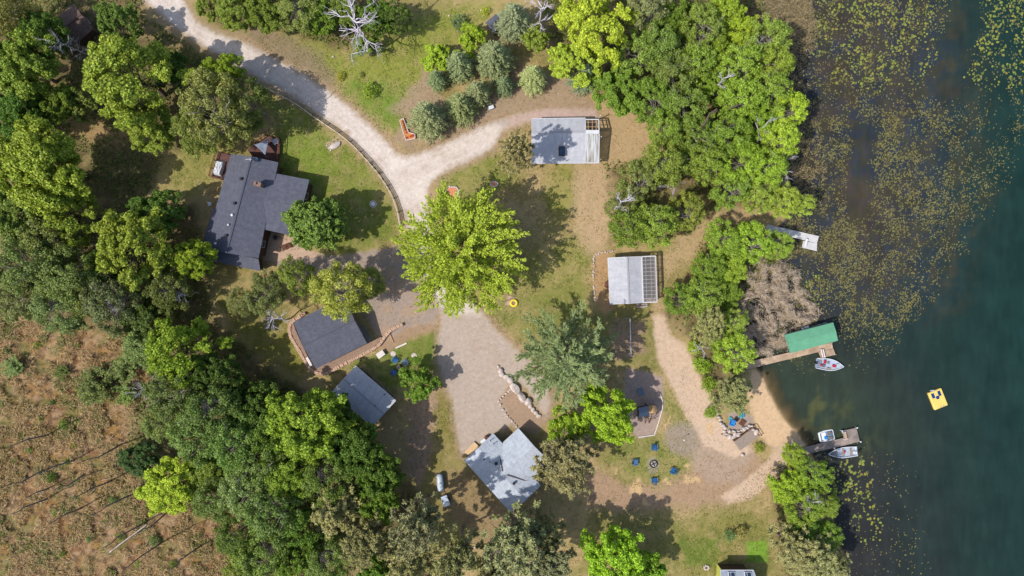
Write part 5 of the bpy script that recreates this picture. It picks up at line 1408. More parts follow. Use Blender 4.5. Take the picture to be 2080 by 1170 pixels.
# lower roof on the bottom end
q1, q2, q3, q4 = P(400, 500, 3.25), P(525, 526, 3.25), P(529, 551, 2.7), P(404, 524, 2.7)
roof_mesh([[q1, q2, q3, q4]], M['shingle_dark'], 'porch_roof', hA)
m = MB()
for poly, ht in (([tl, tr, br, bl], zE - .18), ([w1, w2, w3, w4], wz - .18), ([q1, q2, q3, q4], 2.5)):
    m.prism([(p.x, p.y) for p in inset(poly, .6)], 0, ht)
m.build('wall', M['wall_brown_or_shade'], hA)
q = inset([tl, tr, br, bl], .6)
for p in q: p.z = 0
openings(hA, [(q[1], q[2])], zE)
q = inset([w1, w2, w3, w4], .6)
for p in q: p.z = 0
openings(hA, [(q[1], q[2]), (q[2], q[3])], wz)
ch = P(529.5, 376.5, 4.2)
c_ = MB().box(ch + Vector((0, 0, .4)), (1.1, .65, 1.9), R(-13)).build('chimney', M['brick'], hA)
f_ = MB().box(ch + Vector((-.02, 0, 1.4)), (1.15, .7, .12), R(-13)).tube(ch + Vector((-.3, .07, 1.4)), ch + Vector((-.3, .07, 1.75)), .2, n=10)
f_.build('chimney_cap', M['brick'], c_)
for (px, py, mt, r) in ((491, 363.8, 'black', .26), (477.7, 413.3, 'black', .26), (472.6, 437, 'white', .22), (465.1, 457, 'white', .16), (460.5, 478.7, 'black', .26)):
    vent(rfA, px, py, 4.55, M[mt], r, .25)
an = P(509, 325.5, 4.9)
MB().tube(an - Vector((0,0,.3)), an + Vector((0,0,.9)), .03, n=6).bar(an + Vector((-.5,0,.8)), an + Vector((.5,0,.85)), .05, .05).bar(an + Vector((.2,-.3,.7)), an + Vector((.2,.3,.7)), .04, .04).build('antenna', M['white'], rfA)
dh = P(520.6, 324.5, 4.6)
MB().lathe(dh, [(.03, -.2), (.05, .1), (.3, .16), (.42, .26), (.38, .27), (.2, .2)], 16).build('satellite_dish', M['glass'], rfA)

def railing(mb, pts, h=1.0, z=0.0, step=1.4):
    for a, b in zip(pts[:-1], pts[1:]):
        a = Vector((a.x, a.y, z)); b = Vector((b.x, b.y, z)); n = max(1, round((b - a).length / step))
        for i in range(n + 1):
            p = lerp(a, b, i / n); mb.box(p + Vector((0, 0, h / 2)), (.1, .1, h))
        mb.bar(a + Vector((0, 0, h)), b + Vector((0, 0, h)), .14, .05); mb.bar(a + Vector((0, 0, h * .5)), b + Vector((0, 0, h * .5)), .05, .08)
def pz(zx, zy, sc, ox, oy, z=0): return P(ox + zx / sc, oy + zy / sc, z)
def A1(x, y, z=0): return pz(x, y, 3.9, 400, 260, z)
dk = [A1(165, 192, .6), A1(112, 385, .6), A1(208, 412, .6), A1(268, 215, .6)]
dW = empty('wooden_deck', Vector((dk[0].x, dk[0].y, 0)), 'small red brown railed deck on the left of the dark house', 'deck')
MB().prism([(p.x, p.y) for p in dk], .35, .6).build('floor', M['deck_red'], dW)
m = MB(); railing(m, [dk[3], dk[0], dk[1], dk[2]], .95, .6); m.build('railing', M['wood_dark'], dW)
m = MB()
for p in dk: m.box(Vector((p.x, p.y, .15)) * 1.0, (.12, .12, .5))
m.build('posts', M['wood_dark'], dW)
tb = [A1(155, 250, 1), A1(222, 262, 1), A1(190, 385, 1), A1(128, 368, 1)]
tc_ = sum(tb, Vector()) / 4
tp = empty('covered_table', Vector((tc_.x, tc_.y, .6)), 'table under a crumpled white cover on the left deck', 'covered table')
bmv = []; nn_ = 9
for j in range(nn_ + 1):
    for i in range(nn_ + 1):
        p = lerp(lerp(tb[0], tb[1], i / nn_), lerp(tb[3], tb[2], i / nn_), j / nn_)
        e = min(i, j, nn_ - i, nn_ - j); z = .62 if e == 0 else 1.36 + .10 * math.sin(i * 1.9 + j * .7) + random.uniform(-.04, .05) + .12 * (j > 4)
        bmv.append(Vector((p.x, p.y, z)))
fs = [(j*(nn_+1)+i, (j+1)*(nn_+1)+i, (j+1)*(nn_+1)+i+1, j*(nn_+1)+i+1) for j in range(nn_) for i in range(nn_)]
MB().add(bmv, fs).build('cover', M['tarp_white'], tp)
dk = [A1(395, 168, .6), A1(470, 120, .6), A1(560, 62, .6), A1(662, 88, .6), A1(648, 272, .6), A1(440, 222, .6)]
dN = empty('wooden_deck', Vector((dk[3].x, dk[3].y, 0)), 'dark brown deck behind the top end of the dark house, with shade sail', 'deck')
MB().prism([(p.x, p.y) for p in dk], .35, .6).build('floor', M['deck_red'], dN)
m = MB(); railing(m, dk[1:5], .95, .6); m.build('railing', M['wood_dark'], dN)
um = empty('shade_sail', Vector((A1(525, 140).x, A1(525, 140).y, .6)), 'slate grey triangular shade sail over the dark brown deck', 'shade sail')
tri = [A1(455, 132, 2.5), A1(577, 78, 2.75), A1(543, 222, 2.3)]; vs = []; NN = 8
for i_ in range(NN + 1):
    for j_ in range(NN + 1 - i_):
        a_, b_ = i_ / NN, j_ / NN; c_k = 1 - a_ - b_; p = tri[0] * c_k + tri[1] * a_ + tri[2] * b_
        cen = (tri[0] + tri[1] + tri[2]) / 3; e_ = min(a_, b_, c_k)
        pull = .14 * (1 - 3 * e_) * (4 * max(a_ * b_, b_ * c_k, a_ * c_k)); p = p + (cen - p) * pull; p.z -= .9 * e_; vs.append(p)
ix = lambda i_, j_: sum(NN + 1 - k for k in range(i_)) + j_
fs = []
for i_ in range(NN):
    for j_ in range(NN - i_):
        fs.append((ix(i_, j_), ix(i_ + 1, j_), ix(i_, j_ + 1)))
        if j_ < NN - i_ - 1: fs.append((ix(i_ + 1, j_), ix(i_ + 1, j_ + 1), ix(i_, j_ + 1)))
sl = MB().add(vs, fs).build('canvas', M['tarp_grey'], um, smooth=True); sm_ = sl.modifiers.new('thick', 'SOLIDIFY'); sm_.thickness = .02
for p in tri: MB().tube((p.x, p.y, .6), (p.x, p.y, p.z + .1), .05).build('pole', M['steel'], um)

def chair(label, px, py, rz, mat, name='lawn_chair', cat='chair', s=1.0, z=0.0, group=None):
    """slatted armchair with a sloping back; it faces +y before turning"""
    o = empty(name, (0, 0, 0), label, cat, group)
    m = MB()
    for i in range(5): m.box((0, -.22 + .13 * i, .36 + .03 * i), (.56, .115, .03), m=Matrix.Rotation(.18, 3, 'X'))
    m.build('seat', mat, o)
    m = MB()
    for i in range(5):
        x = -.24 + .12 * i; t = .98 - .07 * abs(i - 2) ** 1.5
        m.bar((x, -.28, .32), (x * 1.15, -.62, t), .03, .11)
    m.bar((-.3, -.52, .72), (.3, -.52, .72), .05, .04); m.build('backrest', mat, o)
    for sx in (-1, 1):
        MB().box((sx * .38, .02, .56), (.15, .74, .035)).build('armrest', mat, o)
        MB().box((sx * .33, .32, .28), (.08, .1, .56)).build('leg', mat, o)
        MB().bar((sx * .33, .3, .3), (sx * .33, -.62, .05), .05, .13).build('leg', mat, o)
    o.location = P(px, py, z); o.rotation_euler = (0, 0, rz); o.scale = (s, s, s)
    return o
c1 = A1(628, 108); chair('white armchair in the corner of the dark brown deck', 561, 287.5, R(20), M['white'], 'deck_chair', s=1.0, z=.6)
# ---- patio below the wing
def slab(nm, pts, z0, z1, mat, label, cat, parent=None):
    return tag(MB().prism([(p.x, p.y) for p in pts], z0, z1).build(nm, mat), label, cat)
pt = smooth_poly([(545, 470), (580, 478), (604, 486), (622, 505), (655, 516), (640, 524), (600, 524), (586, 532), (560, 530), (528, 528)], 1)
tag(MB().prism([P(*p) for p in pt], -.05, .03).build('patio', M['concrete']), 'tan paved patio in the corner of the dark house', 'patio')
M['patio'] = surf('patio_pavers', (204, 172, 146), .9, .25, 2, fine=.15)
bpy.data.objects['patio'].data.materials[0] = M['patio']
chair('brown wooden chair on the patio, left of two', 578.5, 503, R(-60), M['wood_dark'], 'patio_chair', z=.03)
chair('brown wooden chair on the patio, right of two', 588.5, 499, R(110), M['wood_dark'], 'patio_chair', z=.03)
g_ = P(562, 483.5); gr_ = empty('barbecue_grill', (g_.x, g_.y, .03), 'black round grill on the patio against the dark house', 'grill')
MB().lathe(g_, [(.1, .5), (.32, .62), (.4, .8), (.34, .98), (.1, 1.08)], 16).build('kettle', M['black'], gr_)
for t in (0, 2.1, 4.2): MB().tube(g_ + Vector((.28 * math.cos(t), .28 * math.sin(t), .03)), g_ + Vector((.15 * math.cos(t), .15 * math.sin(t), .6)), .02, n=6).build('leg', M['black'], gr_)

# ---- B: the garage with its stone ring
zg = 2.9
hB, rfB, pB = gable_house('garage', 'garage with charcoal shingle roof sunk behind a curved stone wall', [(641.5, 749.2), (595.8, 654.4), (699.8, 602.8), (745.5, 697.5)], zg, 3.8, M['shingle_dark'], M['wall_tan'], .5, 'garage')
def B1(x, y, z=0): return pz(x, y, 7.548, 570, 620, z)
slab('garage_apron', [B1(1165, 285), B1(1290, 560), B1(1330, 590), B1(1400, 520), B1(1280, 315)], -.02, .06, M['concrete'], 'strip of grey concrete in front of the garage door', 'apron')
def stone_run(pts, w, h, step, rgs, z0=-.1):
    """a wall of single blocks along a line, all in one mesh (they are mortared together)"""
    m = MB(); rr = random.Random(rgs)
    for a, b in zip(pts[:-1], pts[1:]):
        d = b - a; n = max(1, round(d.length / step)); q = math.atan2(d.y, d.x)
        for i in range(n):
            c = lerp(a, b, (i + .5) / n); l = d.length / n * .94; hh = h * rr.uniform(.85, 1.12)
            x, y, ww = l / 2, w / 2 * rr.uniform(.88, 1.1), .06
            M_ = Matrix.Rotation(q + rr.uniform(-.06, .06), 3, 'Z')
            vs = [Vector((c.x, c.y, z)) + M_ @ Vector((sx * (x - s), sy * (y - s), 0)) for z, s in ((z0, 0), (hh - ww, 0), (hh, ww)) for sx, sy in ((-1,-1),(1,-1),(1,1),(-1,1))]
            f = [(3,2,1,0), (8,9,10,11)]
            for k in (0, 4):
                f += [(k+i_, k+(i_+1)%4, k+4+(i_+1)%4, k+4+i_) for i_ in range(4)]
            m.add(vs, f)
    return m
def spl(pts, n=5):
    q = []
    P_ = [pts[0]] + list(pts) + [pts[-1]]
    for i in range(1, len(P_) - 2):
        a, b, c, d = P_[i-1], P_[i], P_[i+1], P_[i+2]
        for k in range(n):
            t = k / n
            q.append(.5 * ((2*b) + (c - a)*t + (2*a - 5*b + 4*c - d)*t*t + (3*b - a - 3*c + d)*t**3))
    return q + [pts[-1]]
ringp = [(390,118),(195,250),(152,330),(148,400),(180,500),(300,700),(395,870),(450,955),(540,1020),(640,1048),(720,1040),(850,970),(1000,890),(1300,735),(1430,660),(1520,600),(1590,500),(1680,395),(1780,335),(1880,290)]
ring = spl([B1(*p) for p in ringp], 4)
rwB = empty('retaining_wall', Vector((ring[30].x, ring[30].y, 0)), 'long curved pink stone wall sweeping round the garage', 'stone wall')
stone_run(ring, .55, .58, .36, 4).build('stones', M['stone_pink'], rwB)
M['bed_gravel'] = surf('brown_bed_gravel', (172, 142, 120), .95, .35, 6, fine=.3)
inn = [B1(*p) for p in [(200,262),(170,340),(170,400),(200,490),(320,690),(415,860),(470,940),(560,1000),(650,1028),(720,1020),(850,945),(1000,865),(1300,710),(1420,640),(1500,580),(1560,490),(1530,485),(1330,590),(545,965),(430,790),(320,560),(240,380),(215,300)]]
M_ = MB(); 
bmx = [(p.x, p.y) for p in inn]
tag(MB().prism(bmx, -.1, .42).build('gravel_bed', M['bed_gravel']), 'strip of brown gravel between the garage roof and the pink stone wall', 'gravel bed')
pp = [B1(398, 800, .9), B1(470, 930, .9)]
pb_ = empty('bench', Vector((pp[0].x, pp[0].y, .4)), 'pale narrow bench against the left side of the garage', 'bench')
MB().bar(pp[0], pp[1], .42, .06).build('seat', M['pipe'], pb_)
for t in (.12, .88):
    c = lerp(pp[0], pp[1], t); MB().box((c.x, c.y, .64), (.3, .3, .46)).build('leg', M['wood_old'], pb_)
for a, b, lb in (((1765, 655), (1935, 580), 'pale squared timber edging the bed below the garage drive'), ((1675, 450), (1725, 565), 'short weathered timber lying inside the bend of the pink stone wall')):
    a, b = B1(*a), B1(*b); o = MB().bar(a + Vector((0,0,.1)), b + Vector((0,0,.1)), .24, .2).build('timber', M['wood'] if a.x > b.x - 2.0 and lb[0] == 's' else M['pipe'], bevel=.02); tag(o, lb, 'timber')

# ---- C: shed with the blue grey roof
hC, rfC, pC = gable_house('cabin', 'cabin with flat pale blue grey roof half under dark trees', [(675, 796), (722.6, 744), (803.3, 813.8), (755.9, 865.9)], 2.9, 3.12, M['shingle_light'], M['wall_grey'], .5, 'cabin', trim=M['trim'])
for px, py in ((781, 801.5), (762, 823)): vent(rfC, px, py, 3.2, M['black'], .14, .3, False)

# ---- D: the L shaped cottage
def D1(x, y, z=0): return pz(x, y, 5.57, 920, 840, z)
ze, zr = 2.9, 3.75
gD = P(1020, 955); hD = empty('cottage', gD, 'L shaped cottage with speckled pale grey roof and brown valley flashings', 'house')
a1, a2, a3, a4 = D1(125, 530, ze), D1(455, 222, ze), D1(995, 815, ze), D1(650, 1118, ze)
r1 = lerp(a1, a2, .5); r1.z = zr; r2 = lerp(a4, a3, .5); r2.z = zr
rfD = roof_mesh([[a1, r1, r2, a4], [r1, a2, a3, r2]], M['shingle_blue'], 'roof', hD)
b1, b2, b3, b4 = D1(567, 325, ze), D1(740, 165, ze), D1(1098, 548, ze), D1(925, 710, ze)
s1 = lerp(b2, b3, .5); s1.z = zr - .02
t_ = .5; mid = lerp(r1, r2, .505); mid.z = zr - .02
wingD = roof_mesh([[mid, b1, b2, s1], [mid, s1, b3, b4]], M['shingle_blue'], 'wing_roof', hD)
m = MB()
for poly in ([a1, a2, a3, a4], [lerp(b1, b4, .1) + (b1 - b2) * .3, b2, b3, lerp(b4, b1, .1) + (b4 - b3) * .3]):
    m.prism([(p.x, p.y) for p in inset(poly, .6)], 0, ze - .17)
m.build('wall', M['wall_grey'], hD)
q = inset([a1, a2, a3, a4], .6)
for p in q: p.z = 0
openings(hD, [(q[0], q[1])], ze); q = inset([b1, b2, b3, b4], .6)
for p in q: p.z = 0
openings(hD, [(q[1], q[2]), (q[0], q[1])], ze)
for a, b in (((508, 385), (563, 655)), ((612, 694), (862, 772))):
    def onz(x, y):   # height of the valley: falls from the ridge crossing to the eaves
        d = math.hypot(x - 583, y - 682); return zr - .05 - (zr - ze) * min(d / 345., 1) + .12
    MB().bar(D1(*a, onz(*a)), D1(*b, onz(*b)), .16, .05).build('valley_flashing', M['fascia'], hD)
for (x, y, r, h) in ((428, 298, .1, .55), (465, 335, .1, .5), (352, 514, .12, .4), (420, 546, .08, .3), (488, 560, .28, .3), (690, 785, .24, .3)):
    z = zr - (zr - ze) * min(1, abs(((x - 290) * 589 - (y - 376) * 532) / 794.) / 226.)
    vent(rfD, 920 + x / 5.57, 840 + y / 5.57, z, M['black'], r, h)
M['pale_wood'] = surf('new_timber', (232, 194, 148), .8, .15, 2)
dD = [D1(125, 435, .4), D1(242, 322, .4), D1(298, 375, .4), D1(170, 465, .4)]
o = empty('landing', Vector((dD[0].x, dD[0].y, 0)), 'small tan wooden landing at the upper left wall of the L shaped cottage', 'landing')
MB().prism([(p.x, p.y) for p in dD], .25, .4).build('floor', M['pale_wood'], o); m = MB()
for p in dD: m.box((p.x, p.y, .12), (.12, .12, .26))
m.build('posts', M['wood'], o)
p = D1(343, 298); o = empty('air_conditioner', p, 'white air conditioner box beside the L shaped cottage', 'air conditioner', rz=R(40))
MB().box((0, 0, .42), (.95, .5, .8)).build('case', M['white'], o, bevel=.03); MB().lathe((0, -.26, .42), [(.05, -.02), (.28, -.02), (.28, .01)], 14).build('fan_grille', M['black'], o)
p = D1(378, 262); o = tag(MB().lathe(p, [(.26, 0), (.3, .75), (.32, .78), (.33, .84), (.12, .9)], 14).build('rubbish_bin', M['rust']), 'dark rusty bin by the white air conditioner', 'bin')

# ---- E: cabin by the tan drive
def E1(x, y, z=0): return pz(x, y, 8.668, 1060, 210, z)
ze, zr = 2.8, 3.7
hE, rfE, pE = gable_house('cabin', 'pale roofed cabin beside the tan drive, with white pergola at its right end', [(1080.8, 331.7), (1080.2, 241.2), (1188.6, 239.6), (1188.6, 331.1)], ze, zr, M['shingle_light'], M['wall_tan'], .665, 'cabin', trim=M['trim'])
sk = E1(702, 842, 3.7); f_ = MB().box(sk, (1.0, 1.55, .2)).build('skylight', M['black'], rfE); MB().box(sk + Vector((0, 0, .08)), (.72, 1.25, .1)).build('pane', M['glass'], f_)
for x, y, z in ((823, 765, 3.9), (785, 1010, 3.0)): vent(rfE, 1060 + x / 8.668, 210 + y / 8.668, z, M['black'], .1, .5, False)
per = empty('pergola', E1(1235, 660), 'white framed pergola on the pale cabin by the tan drive, half covered with corrugated panels', 'pergola')
L0, L1_ = 1128, 1352
def ez(y):  # follows the cabin roof
    return zr - (zr - ze) * (abs(y - 503) / (503 - 262 if y < 503 else 1052 - 503))
fr = MB()
fr.bar(E1(L0, 285, ez(285)), E1(L1_, 285, ez(285)), .14, .2); fr.bar(E1(L0, 1048, ez(1048)), E1(L1_, 1048, ez(1048)), .16, .2)
fr.bar(E1(L1_, 290, ez(290)), E1(L1_ + 8, 503, zr), .16, .2); fr.bar(E1(L1_ + 8, 503, zr), E1(L1_, 1045, ez(1045)), .16, .2)
fr.build('frame', M['trim'], per)
MB().box(E1(1245, 503, zr + .12), (2.2, .62, .1)).build('ridge_board', M['trim'], per)
for x in (1168, 1240, 1308):
    MB().bar(E1(x, 296, ez(296) + .02), E1(x, 470, ez(470) + .02), .12, .14).build('rafter', M['wood'], per)
for y in (330, 412):
    MB().bar(E1(L0, y, ez(y) + .13), E1(L1_ - 12, y, ez(y) + .13), .09, .06).build('batten', M['wood'], per)
pn = [E1(L0, 535, ez(535) + .1), E1(L1_ - 6, 535, ez(535) + .1), E1(L1_ - 10, 1035, ez(1035) + .1), E1(L0, 1035, ez(1035) + .1)]
m = MB(); vs = []; N_ = 44
for j in (0, 1):
    for i in range(N_ + 1):
        p = lerp(pn[0], pn[1], i / N_) if j == 0 else lerp(pn[3], pn[2], i / N_)
        vs.append(p + Vector((0, 0, .05 * (i % 2))))
m.add(vs, [(N_ + 1 + i, N_ + 2 + i, i + 1, i) for i in range(N_)]); m.build('roof_panel', M['pergola_panel'], per)
for x, y in ((1345, 290), (1345, 1040), (1352, 660)):
    q = E1(x, y, 0); MB().box((q.x, q.y, ez(y) / 2 - .06), (.14, .14, ez(y) - .12)).build('post', M['trim'], per)
MB().prism([(q.x, q.y) for q in (E1(1120, 290), E1(1345, 290), E1(1340, 1040), E1(1120, 1040))], 0, .22).build('floor', M['deck_grey'], per)

# ---- F: cabin with the gridded pergola
def F1(x, y, z=0): return pz(x, y, 7.8, 1190, 490, z)
ze, zr = 2.6, 3.25
hF, rfF, pF = gable_house('cabin', 'pale roofed cabin near the shore, with gridded pergola on its right side', [(1234.9, 524.4), (1302.2, 521.4), (1306, 614.4), (1239.4, 617.6)], ze, zr, M['shingle_light'], M['wall_tan'], .56, 'cabin', trim=M['trim'])
per = empty('pergola', F1(1000, 610), 'gridded pergola with clear panels on the right of the shore cabin', 'pergola')
g4 = [F1(885, 245, 2.75), F1(1100, 235, 2.5), F1(1125, 962, 2.5), F1(908, 970, 2.75)]
fr = MB()
for i in range(4): fr.bar(g4[i], g4[(i + 1) % 4], .18, .18)
fr.build('frame', M['trim'], per)
def gq(u, v, dz=0):
    p = lerp(lerp(g4[0], g4[1], u), lerp(g4[3], g4[2], u), v); return p + Vector((0, 0, dz))
for u in (.27, .64, .93): MB().bar(gq(u, .01, -.02), gq(u, .99, -.02), .11, .16).build('rafter', M['wood'], per)
for k in range(1, 12): MB().bar(gq(.03, k / 12., .09), gq(.97, k / 12., .09), .07, .06).build('batten', M['pipe'], per)
for u in (.36, .45, .53, .8): MB().bar(gq(u, .9, .09), gq(u, .985, .09), .06, .05).build('batten', M['pipe'], per)
vs = [gq(u, v, .15) for u, v in ((.02, .02), (.98, .02), (.98, .98), (.02, .98))]
MB().add(vs, [(3, 2, 1, 0)]).build('roof_panel', M['clear_panel'], per)
for u, v in ((.97, .02), (.97, .35), (.97, .66), (.97, .98)):
    q = gq(u, v); MB().box((q.x, q.y, q.z / 2 - .05), (.14, .14, q.z - .1)).build('post', M['trim'], per)
MB().prism([(p.x, p.y) for p in g4], 0, .2).build('floor', M['deck_red'], per)
st = empty('entry_steps', F1(890, 1020), 'dark entry steps with pale rail below the shore cabin', 'steps')
for k in range(3): MB().box(F1(885, 1000 + k * 14, .12 + .14 * (2 - k)), (1.8, .3, .06), R(2)).build('tread', M['wood_old'], st)
m = MB(); a, b = F1(822, 1045, .9), F1(968, 1040, .9); m.bar(a, b, .07, .07)
for p in (a, b): m.box((p.x, p.y, .45), (.07, .07, .9))
m.bar(b, F1(968, 985, .9), .07, .07); m.build('rail', M['trim'], st)
o = empty('barbecue_grill', F1(330, 685), 'dark red brown box grill at the left wall of the shore cabin', 'grill')
MB().box(F1(330, 685, .85), (.6, 1.0, .35)).build('firebox', M['rust'], o, bevel=.05); MB().box(F1(330, 685, .34), (.5, .85, .66)).build('cart', M['wood_dark'], o); MB().bar(F1(304, 655, .9), F1(304, 715, .9), .04, .04).build('handle', M['steel'], o)

# ---- G: house cut by the bottom edge
hG, rfG, pG = gable_house('house', 'house cut by the bottom edge, with blue skylights and lime yellow end wall', [(1461, 1210), (1464, 1158.5), (1530, 1158.5), (1542, 1210)], 3.4, 4.6, M['shingle_slate'], M['wall_brown_or_shade'], .5, 'house', trim=M['trim'])  # dark brown walls: shade on the lime siding, put into the colour
q = inset(list(pG[:4]), .58); u_ = (q[1] - q[0]).normalized(); n_ = Vector((-abs(u_.y), u_.x * (1 if u_.y > 0 else -1), 0))
for zz, hh, mt, nm in ((1.65, 3.3, 'wall_lime', 'end_wall'),): MB().box((q[0] + q[1]) / 2 + n_ * .06 + Vector((0, 0, zz - (q[0].z + q[1].z) / 2)), ((q[1] - q[0]).length + .1, .06, hh), math.atan2(u_.y, u_.x)).build(nm, M[mt], hG)
for px in (1486, 1519):
    c = P(px, 1167, 3.75); f_ = MB().box(c, (1.15, .75, .22), m=Matrix.Rotation(-.4, 3, 'X')).build('skylight', M['trim'], rfG)
    MB().box(c + Vector((.18, .02, .09)), (.6, .6, .12), m=Matrix.Rotation(-.4, 3, 'X')).build('pane', M['glass'], f_)
    MB().box(c + Vector((-.34, .02, .09)), (.25, .6, .12), m=Matrix.Rotation(-.4, 3, 'X')).build('pane', M['glass'], f_)
# ---- H, I: small roofs at the top
gable_house('shed', 'shed with rough brown roof under the upper left trees', [(110, 42), (150, 92), (190, 58), (150, 6)], 2.6, 3.4, M['shingle_brown'], M['wall_brown_or_shade'], .5, 'shed')
gable_house('shed', 'tiny dark grey shed between bright lime bush tree and tall grey spruce', [(986, 46), (1004, 66), (1024, 40), (1010, 26)], 2.2, 2.7, M['shingle_dark'], M['wall_grey'], .5, 'shed', over=.2)

# ------------------------------------------------------------------ fence
fp = spl([P(*p) for p in [(512,163),(560,190),(600,211),(640,240),(700,281),(738,318),(772,358),(797,398),(810,436),(815,470)]], 6)
fe = empty('rail_fence', fp[0], 'weathered rail fence curving along the gravel road beside the dark house lawn', 'fence')
acc = 0; posts = [fp[0]]; last = fp[0]
dense = []
for a, b in zip(fp[:-1], fp[1:]):
    for k in range(8): dense.append(lerp(a, b, k / 8))
for p in dense:
    acc += (p - last).length; last = p
    if acc >= 2.4: posts.append(p); acc = 0
for p in posts:
    MB().box(p + Vector((0, 0, .55)), (.14, .14, 1.2)).build('post', M['wood_old'], fe)
M['rail'] = surf('sunbleached_rail', (222, 206, 184), .8, .25, 4)
for a, b in zip(posts[:-1], posts[1:]):
    for z in (.35, .72, 1.08):
        MB().bar(a + Vector((0, 0, z)), b + Vector((0, 0, z)), .07 if z < 1 else .11, .10 if z < 1 else .07).build('rail', M['rail'], fe)
for i, (px, py) in enumerate(((741,318),(756,333),(770,350),(778,364),(790,384),(762,341))):
    plant('shrub', px - 3, py + 1, 3.4, (120, 138, 50) if i % 2 else (170, 170, 60), 'tiny clipped plant in the row at the foot of the rail fence', 1.2, 'plants along the rail fence')

# ------------------------------------------------------------------ stones
def stone_mesh(seed, sub=2):
    import bmesh
    rr = np.random.default_rng(seed); bm = bmesh.new(); bmesh.ops.create_icosphere(bm, subdivisions=sub, radius=1.0)
    dirs = unit(rr.normal(size=(7, 3))); lim = rr.uniform(.55, .85, 7)
    for v in bm.verts:
        c = np.array(v.co)
        for d, l in zip(dirs, lim):
            s = c @ d
            if s > l: c = c - d * (s - l) * .85
        c *= 1 + (rr.random() - .5) * .06
        v.co = Vector(c)
    me = bpy.data.meshes.new('stone'); bm.to_mesh(me); bm.free(); me.materials.append(M['stone']); return me
ST = [stone_mesh(i) for i in range(6)]
_si = [0]
def stone(px, py, rx, ry, rz, h, label, name='stone', cat='stone', group=None, z=0.0):
    _si[0] += 1; o = link_mesh(name, ST[_si[0] % 6])
    o.location = P(px, py, z + h * .35); o.scale = (rx / S, ry / S, h * .75); o.rotation_euler = (random.uniform(-.1, .1), random.uniform(-.1, .1), rz)
    tag(o, label, cat, group); return o
def K1(x, y): return 1000 + x / 8.357, 730 + y / 8.357
big = [(100,118,22,26,0,.35,'smallest top stone'),(138,195,38,46,.3,.6,'second stone from the top'),(160,262,44,34,.2,.5,'third stone from the top'),(232,300,48,34,-.4,.5,'fourth stone from the top'),(302,362,50,58,.3,.7,'fifth stone, squarish and grey'),(385,495,62,100,.62,1.0,'largest leaning slab'),(495,640,60,88,.45,1.0,'second largest slab, pale'),(604,718,54,62,.3,.9,'round pale boulder below the two slabs'),(645,800,34,34,0,.5,'small pinkish stone after the round boulder'),(692,858,30,38,.2,.55,'egg shaped stone, third from the bottom'),(738,912,34,40,.4,.5,'second from the bottom stone'),(785,965,36,30,.5,.45,'last stone at the bottom end')]
for x, y, rx, ry, rz, h, lb in big:
    px, py = K1(x, y); stone(px, py, rx / 6.6, ry / 6.6, rz, h, lb + ' of the boulder row in the parking area', 'boulder', 'boulder', 'boulder row in the parking area')
for x, y in ((300,520),(275,545),(235,580),(185,628),(150,665),(108,708),(140,770),(178,850),(225,920),(260,965),(300,1010),(335,1048),(372,1090),(410,1140)):
    px, py = K1(x, y); r = random.uniform(2, 3.4); stone(px, py, r, r * .9, random.uniform(0, 3), .28, 'small pale stone edging the brown bed above the L shaped cottage', group='edging stones of the brown bed')
for pts in ([(430,160),(390,162),(350,172),(310,176),(270,184),(230,186),(195,196),(165,215),(140,240),(125,270),(124,310),(128,350),(130,395),(128,440),(124,485),(126,530),(128,575),(128,620)], [(130,705),(132,750),(138,800),(144,845),(148,890),(152,935)]):
    for x, y in pts:
        for k in range(2):
            r = random.uniform(1.4, 2.6); stone(1190 + (x + random.uniform(-12, 12)) / 7.8, 490 + (y + random.uniform(-14, 14)) / 7.8, r, r * random.uniform(.6, 1), random.uniform(0, 3), .22, 'small pale stone in the border left of the shore cabin', group='border stones of the shore cabin')
def T1(x, y): return 1440 + x / 10.64, 820 + y / 10.64
rk = [(140,130,40,50),(185,215,30,30),(205,290,50,34),(240,350,44,40),(250,420,50,36),(300,470,52,40),(345,525,50,44),(330,600,46,34),(370,660,50,34),(345,705,34,20),(440,590,44,52),(450,720,60,64),(535,590,60,24),(560,660,44,50),(630,690,54,50),(530,720,60,40),(640,585,60,24),(650,640,50,28),(700,570,44,24),(760,560,50,44),(820,520,56,40),(870,480,50,34),(730,520,60,22),(930,480,36,30),(955,560,38,30),(1020,620,50,70),(720,1105,46,44),(270,670,24,18)]
for i, (x, y, a, b) in enumerate(rk):
    px, py = T1(x, y); stone(px, py, a / 10.64, b / 10.64, random.uniform(-.6, .6), .55, 'pale rock in the rough rock bank beside the beach stairs', 'rock', 'rock', 'rocks of the bank by the beach stairs')
stone(679, 296, 16, 7, .55, .5, 'long grey flat boulder in the lawn beside the rail fence', 'boulder', 'boulder')
for px, py in ((668, 301), (672, 305), (664, 296)): stone(px, py, 2.2, 2, 0, .2, 'little stone at the foot of the long flat boulder on the lawn', group='little stones by the flat boulder')
for i in range(16):
    t = i / 15.; px = 920 + 68 * t - 6 * math.sin(t * 3); py = 1082 + 30 * math.sin(t * 1.9)
    stone(px, py, 2.4, 1.7, random.uniform(0, 3), .2, 'little white stone in the curved edging among the bottom red pines', group='curved white edging stones')
for i in range(7):
    t = i * .9; stone(1435 + 4.5 * math.cos(t), 1153 + 4 * math.sin(t), 2.6, 2.2, t, .3, 'white stone in the small heap on the lower lawn', group='white stones heaped on the lower lawn')
stone(978, 21, 3, 2.4, 0, .3, 'white rock beside the tiny lime shrub near the top edge', 'rock', 'rock'); stone(912, 32, 2.4, 2, 0, .25, 'pale rock alone on the top lawn', 'rock', 'rock'); stone(676, 115, 2.6, 2.2, 0, .25, 'white rock on the lawn below the bleached dead tree', 'rock', 'rock')

